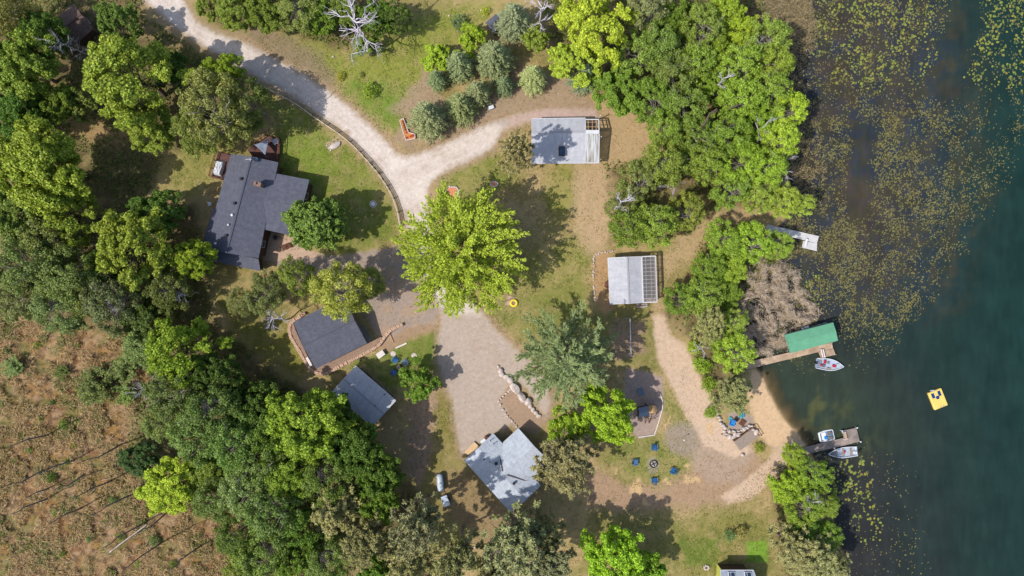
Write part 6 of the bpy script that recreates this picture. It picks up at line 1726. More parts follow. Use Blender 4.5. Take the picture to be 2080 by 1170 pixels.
# ------------------------------------------------------------------ raised beds
def G1(x, y, z=0): return pz(x, y, 13.0, 790, 220, z)
lb = empty('raised_bed', G1(420, 500), 'L shaped raised bed filled with orange mulch beside the blue spruces', 'garden bed')
L_ = [(290,330),(385,268),(520,640),(690,690),(695,800),(450,850)]
MB().prism([tuple(G1(*p))[:2] for p in L_], 0, .32).build('mulch', M['mulch_orange'], lb)
m = MB()
for a, b in zip(L_, L_[1:] + L_[:1]): m.bar(G1(*a, .2), G1(*b, .2), .09, .42)
m.build('frame', M['pipe'], lb)
for x, y in ((370,350),(392,405),(405,460),(420,515),(440,570),(465,640),(478,780),(580,745),(640,720)):
    c = G1(x, y, .32); mb = MB(); 
    for k in range(7):
        t = k * .9; mb.add([c, c + Vector((.16 * math.cos(t - .3), .16 * math.sin(t - .3), .12)), c + Vector((.26 * math.cos(t), .26 * math.sin(t), .2)), c + Vector((.16 * math.cos(t + .3), .16 * math.sin(t + .3), .12))], [(0, 1, 2, 3)])
    o = mb.build('plant', M['red'] if y > 600 else M['rust'], lb)
for px_, py_, rr_, mt, lbx, nmx in ((916, 392, 13, 'coral', 'bed of coral orange flowers ringed with pale stone, under the yellow green tree', 'flower_bed'),):
    fb = empty(nmx, P(px_, py_), lbx, 'flower bed'); m = MB(); q = [P(px_ + a, py_ + b) for a, b in ((-12,12),(-10,-6),(-6,-12),(10,-12),(16,-6),(14,14),(0,18))]
    MB().prism([(p.x, p.y) for p in q], 0, .22).build('flowers', M['coral'], fb); stone_run(q + q[:1], .3, .3, .4, 9).build('stone_edging', M['stone'], fb)
fb = empty('flower_bed', P(1004, 374), 'small bed of pale coral flowers behind the yellow green tree', 'flower bed'); q = [P(1004 + 8 * math.cos(t), 374 + 5 * math.sin(t)) for t in (0, .8, 1.6, 2.4, 3.2, 4, 4.8, 5.6)]
MB().prism([(p.x, p.y) for p in q], 0, .2).build('flowers', M['coral'], fb); stone_run(q + q[:1], .25, .26, .4, 10).build('stone_edging', M['stone'], fb)
o = empty('storage_bin', P(997.5, 219.5), 'small pale blue bin lying beside the blue spruces', 'bin', rz=R(20))
MB().box((0, 0, .25), (.9, .55, .5)).build('body', M['chair_pale'], o, bevel=.05); MB().box((0, 0, .53), (.96, .6, .06)).build('lid', M['tarp_white'], o, bevel=.02)
# yellow ring and board by the big yellow green tree
def Y1(x, y, z=0): return pz(x, y, 11.7, 970, 580, z)
o = empty('board', Y1(730, 370), 'pale boards with a dark rod lying on the lawn by the yellow ring', 'board')
MB().prism([tuple(Y1(*p))[:2] for p in ((715,230),(890,275),(780,470),(650,460))], 0, .12).build('planks', M['deck_tan'], o); MB().tube(Y1(645, 385, .22), Y1(850, 290, .22), .035, n=6).build('rod', M['black'], o)
o = empty('ring_planter', Y1(862, 415), 'bright yellow ring with soil inside on the lawn beside the yellow green tree', 'planter')
c = Y1(862, 415); m = MB(); vs = []; fs = []
for i in range(20):
    t = 2 * math.pi * i / 20
    for k in range(8):
        u = 2 * math.pi * k / 8; rr = .5 + .2 * math.cos(u); vs.append(c + Vector((rr * math.cos(t), rr * math.sin(t), .2 + .2 * math.sin(u))))
for i in range(20):
    for k in range(8): fs.append((i*8+k, ((i+1)%20)*8+k, ((i+1)%20)*8+(k+1)%8, i*8+(k+1)%8))
m.add(vs, fs).build('ring', M['yellow_deep'], o, smooth=True); MB().lathe(c, [(.36, 0), (.36, .15), (.2, .2)], 14).build('soil', M['bed_gravel'], o)

# ------------------------------------------------------------------ docks, boats, raft
DZ = -.02
def dock(nm, label, deck, mat, parts_posts, cat='dock'):
    d = empty(nm, Vector((deck[0][0].x, deck[0][0].y, WZ)), label, cat)
    for q in deck:
        pass
    return d
def dock_piece(root, name, quad, mat, boards_dir, z=DZ, th=.12):
    """planked piece: separate boards laid across, on two stringers"""
    a, b, c, d = quad   # a-b long side, d-c the other long side
    n = max(2, round((b - a).length / .16)) if boards_dir else max(2, round((d - a).length / .16))
    m = MB()
    for i in range(n):
        t0, t1 = (i + .06) / n, (i + .94) / n
        if boards_dir: q = [lerp(a, b, t0), lerp(a, b, t1), lerp(d, c, t1), lerp(d, c, t0)]
        else: q = [lerp(a, d, t0), lerp(b, c, t0), lerp(b, c, t1), lerp(a, d, t1)]
        m.prism([(p.x, p.y) for p in q], z - .05 + random.uniform(-.006, .006), z + random.uniform(-.004, .004))
    o = m.build(name, mat, root)
    s = MB()
    for t in (.06, .94): s.bar(lerp(a, d, t) + Vector((0, 0, z - .14 - a.z)), lerp(b, c, t) + Vector((0, 0, z - .14 - b.z)), .1, .16)
    s.build('stringer', M['wood_old'] if mat is not M['white'] else M['steel'], o)
    return o
M['plank_white'] = surf('pale_plank_white', (222, 218, 214), .7, .14, 1.2)
M['plank_tan'] = surf('tan_plank', (208, 180, 152), .8, .28, 1.1, tint=(170, 142, 116))
M['plank_grey'] = surf('grey_brown_plank', (172, 152, 140), .8, .3, 1.1, tint=(128, 118, 112))
def Wd(x, y, sc, ox, oy): return P(ox + x / sc, oy + y / sc, DZ)
d1 = empty('dock', P(1600, 470, WZ), 'white L shaped dock among the lake weeds', 'dock')
e = lambda x, y: Wd(x, y, 3.9, 1560, 290)
dock_piece(d1, 'walkway', [e(-110, 622), e(404, 740), e(388, 796), e(-120, 672)], M['plank_white'], True)
dock_piece(d1, 'platform', [e(280, 776), e(390, 797), e(386, 858), e(266, 830)], M['plank_white'], False)
bn = empty('bench', e(290, 800), 'white bench on the platform of the white dock', 'bench')
b0, b1_ = e(300, 762), e(284, 828); MB().bar(b0 + Vector((0,0,.45)), b1_ + Vector((0,0,.45)), .36, .05).build('seat', M['white'], bn)
for t in (.1, .9):
    p = lerp(b0, b1_, t); MB().box(p + Vector((0, 0, .22)), (.08, .3, .44), R(-14)).build('leg', M['steel'], bn)
for x, y in ((-60, 640), (-65, 680), (130, 676), (120, 722), (404, 742), (388, 856), (268, 828)):
    p = e(x, y); MB().tube((p.x, p.y, -1.6), (p.x, p.y, .12), .05, n=8).build('post', M['steel'], d1)
# canopy dock
d2 = empty('dock', P(1600, 725, WZ), 'tan wooden dock running under the green canopy', 'dock')
e = lambda x, y: Wd(x, y, 8.357, 1520, 630)
dock_piece(d2, 'walkway', [e(-60, 890), e(1420, 552), e(1440, 650), e(-40, 1010)], M['plank_tan'], True)
dock_piece(d2, 'platform', [e(1190, 712), e(1445, 656), e(1482, 756), e(1232, 815)], M['plank_tan'], False)
for x, y in ((250, 830), (262, 945), (700, 730), (712, 838), (1195, 712), (1232, 815), (1482, 757), (1420, 553)):
    p = e(x, y); MB().tube((p.x, p.y, -1.6), (p.x, p.y, .16), .07, n=8).build('post', M['wood_old'], d2)
bn = empty('bench', e(1255, 730), 'tan bench on the end platform of the canopy dock', 'bench')
for dx in (-14, 20): MB().bar(e(1228 + dx, 660) + Vector((0,0,.45)), e(1262 + dx, 800) + Vector((0,0,.45)), .2, .05).build('slat', M['pipe'], bn)
for t in (.1, .9):
    p = lerp(e(1232, 665), e(1268, 798), t); MB().box(p + Vector((0, 0, .22)), (.46, .08, .44), R(-14)).build('leg', M['wood_old'], bn)
# canopy on a boat lift
bl_ = empty('boat_lift', P(1648, 686, WZ), 'boat lift with long green canvas canopy beside the tan dock', 'boat lift')
zc0, zc1 = 2.3, 2.75
cA, cB, cC, cD = [pz(x, y, 8.357, 1520, 630, zc0) for x, y in ((618, 420), (1440, 210), (1524, 518), (722, 730))]
rA, rB = pz(690, 566, 8.357, 1520, 630, zc1), pz(1488, 356, 8.357, 1520, 630, zc1)
m = MB(); top = [cA, cB, cC, cD, rA, rB]
bot = [Vector((p.x, p.y, p.z - .35)) for p in (cA, cB, cC, cD)]
m.add(top + bot, [(4, 5, 1, 0), (3, 2, 5, 4), (0, 3, 4), (1, 5, 2), (0, 1, 7, 6), (1, 2, 8, 7), (2, 3, 9, 8), (3, 0, 6, 9)])
cn = m.build('canopy', M['canopy'], bl_)
MB().bar(pz(690, 555, 8.357, 1520, 630, 2.66), pz(698, 600, 8.357, 1520, 630, 2.62), .1, .05).build('label_patch', M['white'], cn)
for p in bot:
    q = Vector((p.x, p.y, 0)); ctr_ = (cA + cC) / 2; q += (Vector((ctr_.x, ctr_.y, 0)) - q) * .1
    MB().tube((q.x, q.y, -1.6), (q.x, q.y, 2.3), .05, n=8).build('post', M['steel'], bl_)
fr = MB()
for i in range(4):
    a, b = bot[i], bot[(i + 1) % 4]; fr.tube(a + Vector((0, 0, .1)), b + Vector((0, 0, .1)), .04, n=6)
fr.build('frame', M['steel'], bl_)

def boat(label, px_stern, px_bow, beam, mat, z=WZ, seats=(), name='motor_boat', deep=.55):
    a, b = P(*px_stern, z + .4), P(*px_bow, z + .4); Lg = (b - a).length; rz = math.atan2(b.y - a.y, b.x - a.x)
    o = empty(name, (0, 0, 0), label, 'boat')
    ns = 18; prof = []
    def hw(t): return beam / 2 * (.86 + .14 * math.sin(math.pi * min(t / .5, 1) * .5)) * (1 - max(0, (t - .42) / .58) ** 2.1) + .02
    vs, fs = [], []
    for i in range(ns + 1):
        t = i / ns; x = t * Lg; w = hw(t); sh = .10 * t * t + .40
        zk = -.18 + .25 * max(0, t - .7) / .3
        ring = [(w, sh), (w * .94, sh * .45), (w * .78, .0 + .1 * t), (0, zk), (-w * .78, .0 + .1 * t), (-w * .94, sh * .45), (-w, sh), (-w * .88, sh + .012), (-w * .80, .12 + .1 * t), (0, .10 + .12 * t), (w * .80, .12 + .1 * t), (w * .88, sh + .012)]
        vs += [Vector((x if j not in (8, 9, 10) else x + (.05 if i == 0 else -.0), y, zz)) for j, (y, zz) in enumerate(ring)]
    k = 12
    for i in range(ns):
        for j in range(k): fs.append((i*k+j, i*k+(j+1) % k, (i+1)*k+(j+1) % k, (i+1)*k+j))
    hull = MB().add(vs, fs)
    hull.box((.03, 0, .19), (.07, hw(0) * 1.75, .42)); hull.build('hull', mat, o)
    g = MB()
    for sgn in (-1, 1):
        for i in range(ns):
            t0, t1 = i / ns, (i + 1) / ns
            g.bar((t0 * Lg, sgn * (hw(t0) - .02), .43 + .1 * t0 * t0), (t1 * Lg, sgn * (hw(t1) - .02), .43 + .1 * t1 * t1), .08, .05)
    g.build('gunwale', M['white'], o)
    o.location = (a.x, a.y, z); o.rotation_euler = (0, 0, rz)
    return o, Lg
def outboard(o, x=-.25):
    MB().lathe((x, 0, .62), [(.12, -.05), (.2, .05), (.2, .25), (.1, .36)], 12, 1.25, .8).build('cowling', M['black'], o); MB().box((x, 0, .1), (.12, .1, 1.0)).build('shaft', M['black'], o); MB().bar((x + .1, 0, .75), (x + .55, .06, .8), .05, .05).build('tiller', M['black'], o)
b1, Lg = boat('aluminium boat with red seats tied to the canopy dock', (1658.6, 737.5), (1713.3, 744.8), 1.95, M['alu'])
MB().box((.52, 0, .22), (.9, 1.2, .06)).build('floor', M['tarp_grey'], b1)
for x, y, sx, sy, mt in ((1.42, .42, .42, .62, 'red'), (.85, -.22, .34, .34, 'red'), (3.05, -.1, .62, .44, 'red'), (2.0, .30, .4, .35, 'tarp_grey'), (2.2, -.62, .7, .2, 'wood'), (1.3, -.3, .5, .5, 'wall_grey')):
    MB().box((x, y, .36), (sx, sy, .16)).box((x - sx * .42, y, .52), (.08, sy, .26)).build('seat' if mt == 'red' else 'box', M[mt], b1, bevel=.03)
MB().box((Lg * .82, 0, .42), (.7, .7, .05)).build('bow_deck', M['alu'], b1); outboard(b1)
b2, Lg = boat('open aluminium boat with brown bench seats beside the lower dock', (1741.5, 916.5), (1682.2, 922.6), 1.75, M['alu'])
for x in (1.05, 2.35, 3.55): MB().box((x, 0, .33), (.30, 1.42 if x < 3 else 1.15, .06)).box((x, 0, .2), (.12, 1.2, .24)).build('bench', M['wood_old'], b2)
MB().box((2.2, -.12 if True else 0, .45), (.3, .42, .2)).build('life_vest', M['red'], b2, bevel=.06); MB().lathe((.55, .1, .25), [(.2, 0), (.24, .3), (.1, .42)], 12).build('bucket', M['pipe'], b2); outboard(b2)
MB().box((Lg * .84, 0, .42), (.6, .5, .05)).build('bow_deck', M['wall_grey'], b2)
# pontoon boat under the canopy
pb = empty('fishing_boat', P(1650, 677, WZ), 'grey boat under the green canopy with its white motor showing', 'boat', rz=ang(82, -21))
x0 = 0
MB().prism([(-2.6, -1.0), (2.2, -1.0), (3.2, -.4), (3.2, .4), (2.2, 1.0), (-2.6, 1.0)], .3, .75).build('hull', M['tarp_grey'], pb, bevel=.06); MB().box((-.4, 0, .95), (1.6, 1.2, .4)).build('console', M['wall_grey'], pb, bevel=.05)
MB().tube((-.3, 1.25, .9), (2.4, 1.32, .95), .035, n=6).tube((-.3, 1.25, .6), (-.3, 1.25, .9), .03, n=6).tube((2.4, 1.3, .6), (2.4, 1.32, .95), .03, n=6).build('rail', M['alu'], pb)
MB().box((-1.1, 1.42, .9), (.75, .34, .38)).lathe((-1.75, 1.3, .85), [(.1, -.1), (.22, 0), (.22, .12), (.1, .16)], 12).build('motor', M['white'], pb, bevel=.05)
# lower dock
d3 = empty('dock', P(1690, 900, WZ), 'grey brown wooden dock between two small boats', 'dock')
e = lambda x, y: Wd(x, y, 13.0, 1620, 855)
dock_piece(d3, 'walkway', [e(70, 728), e(1240, 440), e(1270, 640), e(120, 905)], M['plank_grey'], True)
dock_piece(d3, 'platform', [e(1168, 262), e(1558, 180), e(1645, 545), e(1272, 636)], M['plank_grey'], True)
for x, y in ((1165, 262), (1560, 178), (1650, 548), (960, 715), (560, 615), (330, 860)):
    p = e(x, y); MB().tube((p.x, p.y, -1.6), (p.x, p.y, .18), .07, n=8).lathe((p.x, p.y, .18), [(.12, 0), (.12, .05)], 8).build('post', M['white'] if x > 900 else M['wood_old'], d3)
bn = empty('bench', e(1245, 380), 'wooden bench with white ends on the lower dock platform', 'bench')
for dx in (-24, 14): MB().bar(e(1212 + dx, 285) + Vector((0,0,.45)), e(1258 + dx, 480) + Vector((0,0,.45)), .22, .05).build('slat', M['plank_tan'], bn)
for y in (292, 476): MB().box(e(1205 + (y - 285) * .24, y) + Vector((0, 0, .22)), (.6, .12, .44), R(13)).build('leg', M['white'], bn)
# pedal boat
pbt = empty('pedal_boat', e(785, 405) + Vector((0, 0, WZ - DZ)), 'stubby white pedal boat with a blue cushion beside the lower dock', 'boat', rz=R(13))
m = MB(); prof = [(-1.28, .62), (-1.2, .85), (0, 1.0), (1.15, .9), (1.3, .75), (1.3, -.75), (1.15, -.9), (0, -1.0), (-1.2, -.85), (-1.28, -.62)]
MB().prism(prof, -.1, .3).build('hull', M['white'], pbt, bevel=.1)
MB().prism([(p[0] * .86, p[1] * .8) for p in prof], .28, .33).build('well', M['tarp_grey'], pbt)
for y in (-.42, .42): MB().box((.42, y, .42), (.5, .6, .2)).box((.72, y, .58), (.12, .6, .36)).build('seat', M['wall_grey'], pbt, bevel=.04)
MB().box((-.5, 0, .38), (.75, 1.5, .14)).build('bow_panel', M['white'], pbt, bevel=.04); MB().lathe((-.3, -.18, .44), [(.25, 0), (.3, .06), (.2, .14)], 12, 1, 1.1).build('cushion', M['chair_bright'], pbt)
# swim raft
rf_ = [(1250,850),(1355,808),(1420,940),(1315,988)]; q = [pz(x, y, 3.9, 1560, 580, WZ) for x, y in rf_]
c = sum(q, Vector()) / 4; rzr = math.atan2(q[1].y - q[0].y, q[1].x - q[0].x)
sr = empty('swim_raft', (c.x, c.y, WZ), 'yellow swim raft with blue mats floating alone on the lake', 'raft', rz=rzr)
wd, ln = (q[1] - q[0]).length, (q[2] - q[1]).length
MB().box((0, 0, .22), (wd, ln, .56)).build('hull', M['yellow'], sr, bevel=.16)
for x in (-.62, .52): MB().box((x, ln * .27, .515), (.5, .86, .03)).build('mat', M['navy'], sr, bevel=.01)
MB().lathe((.0, ln * .1, .5), [(.31, 0), (.31, .03)], 20).build('hatch', M['navy'], sr)
la = MB()
for sx in (-.2, .2): la.tube((-.35 + sx, ln / 2 + .08, -.5), (-.35 + sx, ln / 2 + .08, .75), .025, n=6).tube((-.35 + sx, ln / 2 + .08, .75), (-.35 + sx, ln / 2 - .3, .55), .025, n=6)
for z in (-.2, .1, .4): la.box((-.35, ln / 2 + .1, z), (.42, .12, .04))
la.build('ladder', M['white'], sr)
for x in (-.05, .42):
    MB().box((x, -ln / 2 + .18, .53), (.28, .07, .06)).tube((x, -ln / 2 + .18, .53), (x + .02, -ln / 2 + .45, .56), .025, n=6).build('cleat', M['steel'], sr)

# ------------------------------------------------------------------ lawn furniture and fires
def C1(x, y): return 750 + x / 8.357, 690 + y / 8.357
for x, y, rz, mt, lb in ((445, 345, R(148), 'chair_blue', 'navy blue lawn chair nearest the pale lawn table'), (610, 385, R(120), 'chair_pale', 'faded grey blue lawn chair, right one of the group'), (425, 545, R(-35), 'chair_blue', 'blue and white lawn chair, lowest left of the group'), (585, 545, R(60), 'chair_teal', 'teal lawn chair half under the small rounded tree')):
    px, py = C1(x, y); chair(lb, px, py, rz, M[mt], s=1.12)
def table(label, px, py, w, l, rz, mat, h=.72, name='table'):
    o = empty(name, P(px, py), label, 'table', rz=rz); m = MB(); n = max(2, round(w / .14))
    for i in range(n): m.box((-w / 2 + w * (i + .5) / n, 0, h), (w / n * .93, l, .045))
    m.build('tabletop', mat, o)
    for sx in (-1, 1):
        for sy in (-1, 1): MB().box((sx * w * .4, sy * l * .4, h / 2 - .02), (.09, .09, h - .04)).build('leg', mat, o)
    return o
px, py = C1(510, 470); table('small brown wooden table between the blue lawn chairs', px, py, .7, .85, R(35), M['wood_old'], .5)
px, py = C1(205, 243); table('pale grey lawn table by the pink stone wall', px, py, .95, 1.35, R(-55), M['pipe'])
for x, y, lb in ((408, 238, 'round pale stone disc on the lawn between table and chairs'), (762, 272, 'white round stone disc on the lawn by the small rounded tree')):
    px, py = C1(x, y); o = tag(MB().lathe(P(px, py), [(.48, 0), (.46, .07), (.3, .1)], 18).build('stone_disc', M['stone']), lb, 'stone disc')
for px, py, lb in ((426.5, 414, 'pale round cap in the grass left of the dark house'), (758, 414.5, 'round white cap in a stone ring in the shade of the round tree')):
    o = empty('septic_cap', P(px, py), lb, 'cap'); MB().lathe(P(px, py), [(.36, 0), (.36, .12), (.2, .17)], 18).build('lid', M['tarp_white'], o)
    if px > 600: q = [P(px + 6.5 * math.cos(t * .5236), py + 6.5 * math.sin(t * .5236)) for t in range(13)]; stone_run(q, .2, .12, .25, 2).build('stone_ring', M['stone'], o)
for px, py, rz, lb in ((1328, 908.5, R(180), 'blue lawn chair above the fire ring on the lower lawn'), (1290, 937.5, R(-88), 'blue lawn chair with pale seat, left of the fire ring'), (1366, 955, R(70), 'blue lawn chair right of the fire ring'), (1328, 974.5, R(5), 'blue lawn chair below the fire ring')):
    chair(lb, px, py, rz, M['chair_blue'], s=1.12)
fr_ = empty('fire_ring', P(1327, 942), 'round metal fire ring with pale ash in the lower lawn', 'fire pit'); c = P(1327, 942)
m = MB(); 
for i in range(12):
    t0, t1 = i * .5236, (i + 1) * .5236; m.bar(c + Vector((.62 * math.cos(t0), .62 * math.sin(t0), .16)), c + Vector((.62 * math.cos(t1), .62 * math.sin(t1), .16)), .06, .32)
m.build('ring', M['black'], fr_); MB().lathe(c, [(.58, 0), (.56, .08), (.25, .13)], 14).build('ashes', M['ash'], fr_)
for a in (.4, 2.0): MB().tube(c + Vector((math.cos(a) * .45, math.sin(a) * .45, .2)), c - Vector((math.cos(a) * .4, math.sin(a) * .4, -.25)), .06, n=7).build('burnt_log', M['black'], fr_)
q = P(1384, 889); o = empty('lamp_post', q, 'thin post with a small lamp standing on the bare round patch', 'post'); MB().tube(q, q + Vector((0, 0, 1.7)), .04, n=8).build('pole', M['steel'], o); MB().lathe(q + Vector((0, 0, 1.7)), [(.05, 0), (.14, .06), (.12, .2), (.03, .26)], 10).build('lamp', M['white'], o)
# beach terrace
for x, y, rz, mt, lb in ((492, 405, R(-100), 'chair_bright', 'bright blue chair on the beach terrace by the rocks'), (670, 238, R(170), 'chair_teal', 'turquoise chair on the beach terrace under the olive pine')):
    px, py = T1(x, y); chair(lb, px, py, rz, M[mt], 'beach_chair', s=1.1, z=-.1)
px, py = T1(455, 318); o = empty('footstool', P(px, py, -.1), 'pale turquoise footstool touching the bright blue chair', 'footstool', rz=R(-30)); MB().box((0, 0, .36), (.6, .5, .05)).build('top', M['chair_teal'], o)
for sx in (-.24, .24):
    for sy in (-.18, .18): MB().box((sx, sy, .17), (.06, .06, .34)).build('leg', M['chair_teal'], o)
px, py = T1(588, 325); c = P(px, py, -.15); o = empty('fire_bowl', c, 'round dark rusty fire bowl on the beach terrace', 'fire pit'); MB().lathe(c, [(.2, 0), (.42, .3), (.46, .36), (.40, .36), (.25, .22)], 18).build('bowl', M['rust'], o); MB().lathe(c, [(.3, .2), (.36, .3), (.1, .33)], 14).build('coals', M['black'], o)
px, py = T1(708, 408); table('square brown table on the beach terrace', px, py, .95, .95, R(-35), M['wood_dark'], .5).location.z = -.15
# stairs down to the beach
s0, s1 = T1(600, 900), T1(1015, 590)
a, b = P(*s0, .26), P(*s1, 0); stt = empty('wooden_stairs', Vector((a.x, a.y, 0)), 'weathered wooden stairs with dark hand rails leading down to the beach', 'stairs')
u = (b - a); u.z = 0; u.normalize(); nr = Vector((-u.y, u.x, 0)); q = math.atan2(u.y, u.x)
for k in range(10):
    p = lerp(a, b, (k + .3) / 10); p.z = .40 - .03 * k
    MB().box(p, (.40, 1.9, .05), q).build('tread', M['wood_old'], stt)
for sgn in (-1, 1):
    MB().bar(a + nr * sgn * .98 + Vector((0, 0, .0)), b + nr * sgn * .98 + Vector((0, 0, .0)), .08, .28).build('stringer', M['wood_old'], stt)
hr = MB(); p0, p1 = a + nr * 1.05, b + nr * 1.05; z0 = .95
for t in (0, .33, .66, 1): pq = lerp(p0, p1, t); hr.box((pq.x, pq.y, .42 - .3 * t), (.09, .09, 1.1))
hr.bar((p0.x, p0.y, .98), (p1.x, p1.y, .68), .11, .06); hr.bar((p0.x, p0.y, .55), (p1.x, p1.y, .25), .05, .09); hr.build('handrail', M['wood_dark'], stt)
hr = MB(); p2 = b - nr * 1.05 + u * .3; p3 = b + nr * 1.05 + u * .3
hr.bar((p3.x, p3.y, .62), (p2.x, p2.y, .55), .09, .06)
for pq in (p2, p3): hr.box((pq.x, pq.y, .1), (.09, .09, 1.0))
hr.build('end_rail', M['wood_dark'], stt)
# volleyball net
na, nb_ = P(1275, 646), P(1277, 722); vn = empty('volleyball_net', na, 'volleyball net with white top tape strung across the bare court', 'net')
for p in (na, nb_): MB().tube(p, p + Vector((0, 0, 2.4)), .05, n=8).bar(p + Vector((-.45, 0, .06)), p + Vector((.45, 0, .06)), .06, .06).build('post', M['steel'], vn)
MB().bar(na + Vector((0, 0, 2.35)), nb_ + Vector((0, 0, 2.35)), .07, .06).build('top_tape', M['white'], vn)
m = MB()
for k in range(1, 5): m.bar(na + Vector((0, 0, 2.35 - .2 * k)), nb_ + Vector((0, 0, 2.35 - .2 * k)), .012, .012)
for k in range(40): p = lerp(na, nb_, (k + .5) / 40); m.bar(p + Vector((0, 0, 1.5)), p + Vector((0, 0, 2.33)), .012, .012)
m.build('mesh', M['net'], vn)
# play set
def S1(x, y, z=0): return pz(x, y, 9.75, 1270, 780, z)
ps = empty('play_set', S1(470, 600), 'wooden play set with blue canopy, tan tower roof and swing beam', 'play set', rz=0)
cz_ = 2.3; q = [S1(258, 475, cz_), S1(440, 435, cz_), S1(472, 622, cz_), S1(268, 665, cz_)]; mA, mB_ = lerp(q[0], q[3], .5) + Vector((0, 0, .45)), lerp(q[1], q[2], .5) + Vector((0, 0, .45))
m = MB().add(q + [mA, mB_], [(0, 4, 5, 1), (4, 3, 2, 5)]); cpy = m.build('canopy', M['tarp_grey'], ps); cpy.data.materials[0] = M['tarp_grey']; sm = cpy.modifiers.new('thick', 'SOLIDIFY'); sm.thickness = .04
MB().prism([(p.x, p.y) for p in q], 1.2, 1.28).build('platform', M['wood_dark'], ps)
for p in q: MB().box((p.x, p.y, cz_ / 2), (.1, .1, cz_)).build('post', M['wood_dark'], ps)
t_ = S1(532, 512, 2.3); MB().lathe((t_.x, t_.y, 2.3), [(.86, 0), (.84, .06), (.42, .42), (.08, .6)], 8).build('tower_roof', M['wood'], ps)
for k in range(4): MB().box((t_.x + .55 * (-1 if k % 2 else 1), t_.y + .55 * (-1 if k < 2 else 1), 1.15), (.09, .09, 2.3)).build('post', M['wood_dark'], ps)
MB().box((t_.x, t_.y, 1.15), (1.1, 1.1, .08)).build('tower_floor', M['wood'], ps)
for x0_, x1_ in ((385, 395), (455, 470)): MB().bar(S1(x0_, 640, 1.9), S1(x1_, 780, .05), .09, .09).build('ladder_rail', M['wood_dark'], ps)
for k in range(5): MB().bar(S1(386, 660 + k * 24, 1.65 - k * .32), S1(458, 655 + k * 24, 1.65 - k * .32), .05, .05).build('rung', M['wood_old'], ps)
MB().bar(S1(480, 715, 1.0), S1(580, 665, 1.0), .12, .1).build('swing_beam', M['wood_dark'], ps)
for x, y in ((482, 715), (578, 668)):
    p = S1(x, y); MB().box((p.x, p.y, .5), (.09, .09, 1.0)).build('post', M['wood_dark'], ps)
o = empty('slide', S1(300, 165), 'pale blue plastic toy slide in the shade above the play set', 'slide', rz=R(15)); MB().add([Vector(p) for p in ((-.4,-.3,.9),(.4,-.3,.9),(.45,.7,.1),(-.45,.7,.1),(-.4,-.3,.82),(.4,-.3,.82),(.45,.7,.03),(-.45,.7,.03))], [(0,1,2,3),(7,6,5,4),(0,3,7,4),(1,5,6,2),(3,2,6,7),(1,0,4,5)]).build('chute', M['chair_pale'], o); MB().box((0, -.34, .42), (.7, .1, .84)).build('steps', M['chair_pale'], o)
for seg, lb in (([(575,1010),(660,760),(740,470)], 'long pale timber edging the play area on the right'), ([(740,470),(735,330),(690,190)], 'upper pale timber edging the play area'), ([(575,1010),(420,1030),(262,1052)], 'short pale timber edging the play area at the bottom')):
    m = MB()
    for a, b in zip(seg[:-1], seg[1:]): m.bar(S1(*a, .08), S1(*b, .08), .14, .18)
    tag(m.build('timber_edging', M['pipe']), lb, 'timber')
# gas tank and cart by the back track
def N1(x, y, z=0): return pz(x, y, 10.64, 860, 940, z)
a, b = N1(345, 235, .85), N1(380, 630, .85); d = b - a; tk = empty('gas_tank', (a + b) / 2 - Vector((0, 0, .85)), 'long white rounded gas tank in the tree shade by the back track', 'tank', rz=math.atan2(d.y, d.x))
h_ = d.length / 2; m = MB(); n = 16; pr = [(-h_, .05), (-h_ + .08, .3), (-h_ + .25, .48), (-h_ + .5, .56), (h_ - .5, .56), (h_ - .25, .48), (h_ - .08, .3), (h_, .05)]
vs = [Vector((x, r * math.cos(2*math.pi*i/n), .85 + r * math.sin(2*math.pi*i/n))) for x, r in pr for i in range(n)]
fs = [(k*n+i, k*n+(i+1)%n, (k+1)*n+(i+1)%n, (k+1)*n+i) for k in range(len(pr)-1) for i in range(n)]
m.add(vs, fs).build('shell', M['tank'], tk, smooth=True); MB().lathe((0, 0, 1.36), [(.2, 0), (.2, .14), (.12, .2)], 12).build('dome', M['tank'], tk)
for x in (-h_ * .6, h_ * .6): MB().box((x, 0, .2), (.25, .9, .42)).build('foot', M['concrete'], tk)
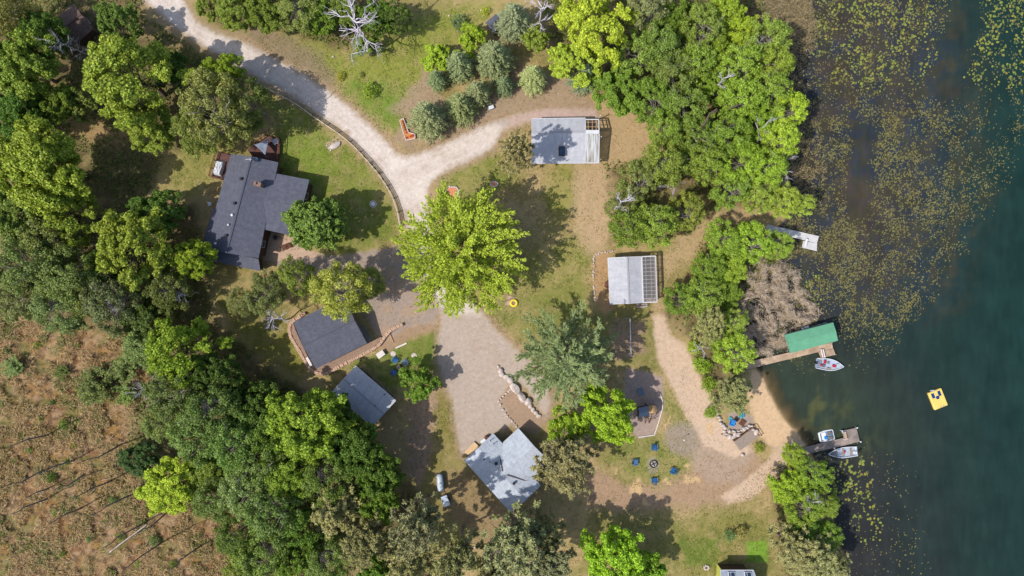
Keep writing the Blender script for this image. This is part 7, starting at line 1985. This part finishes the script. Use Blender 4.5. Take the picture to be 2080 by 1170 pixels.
a, b = N1(440, 715, .7), N1(520, 925, .7); d = b - a; tr_ = empty('box_trailer', (a + b) / 2 - Vector((0, 0, .7)), 'small silver lidded box trailer standing below the white gas tank', 'trailer', rz=math.atan2(d.y, d.x))
MB().box((0, 0, .62), (d.length, 1.0, .5)).build('box', M['steel'], tr_, bevel=.04); MB().box((0, 0, .90), (d.length + .06, 1.06, .06)).build('lid', M['alu'], tr_, bevel=.02)
for sy in (-.56, .56): MB().tube((0, sy - .06, .3), (0, sy + .06, .3), .3, n=14).build('wheel', M['black'], tr_)
MB().bar((-d.length / 2, 0, .45), (-d.length / 2 - .9, 0, .4), .08, .08).build('drawbar', M['rust'], tr_)
# ------------------------------------------------------------------ camera and daylight
cam = bpy.data.cameras.new('camera'); co = bpy.data.objects.new('camera', cam); COL.objects.link(co)
co.location = (0, 0, H); co.rotation_euler = (0, 0, 0)
cam.sensor_width = 36; cam.lens = 36 * H / (2080 / S); cam.clip_end = 3000; cam.clip_start = .5
scene.camera = co
AZ, EL = R(206), R(53)            # the sun stands to the lower left of the photo; shadows run right and slightly up
sd_ = Vector((math.cos(AZ) * math.cos(EL), math.sin(AZ) * math.cos(EL), math.sin(EL)))
sun = bpy.data.lights.new('sun', 'SUN'); so = bpy.data.objects.new('sun', sun); COL.objects.link(so)
sun.energy = 3.4; sun.angle = R(.5); sun.color = (1, .965, .915)
so.rotation_euler = sd_.to_track_quat('Z', 'Y').to_euler(); so.location = sd_ * 150
w = bpy.data.worlds.new('World'); scene.world = w; w.use_nodes = True
nt = w.node_tree; bg = nt.nodes['Background']
sky = nt.nodes.new('ShaderNodeTexSky'); sky.sky_type = 'NISHITA'; sky.sun_disc = False
sky.sun_elevation = EL; sky.sun_rotation = math.atan2(sd_.x, sd_.y); sky.air_density = 1.0; sky.dust_density = 1.5; sky.ozone_density = 1.0
nt.links.new(sky.outputs[0], bg.inputs[0]); bg.inputs[1].default_value = .15
scene.view_settings.view_transform = 'Standard'; scene.view_settings.look = 'None'; scene.view_settings.exposure = .5; scene.view_settings.gamma = 1
scene.cycles.max_bounces = 6; scene.cycles.transparent_max_bounces = 8
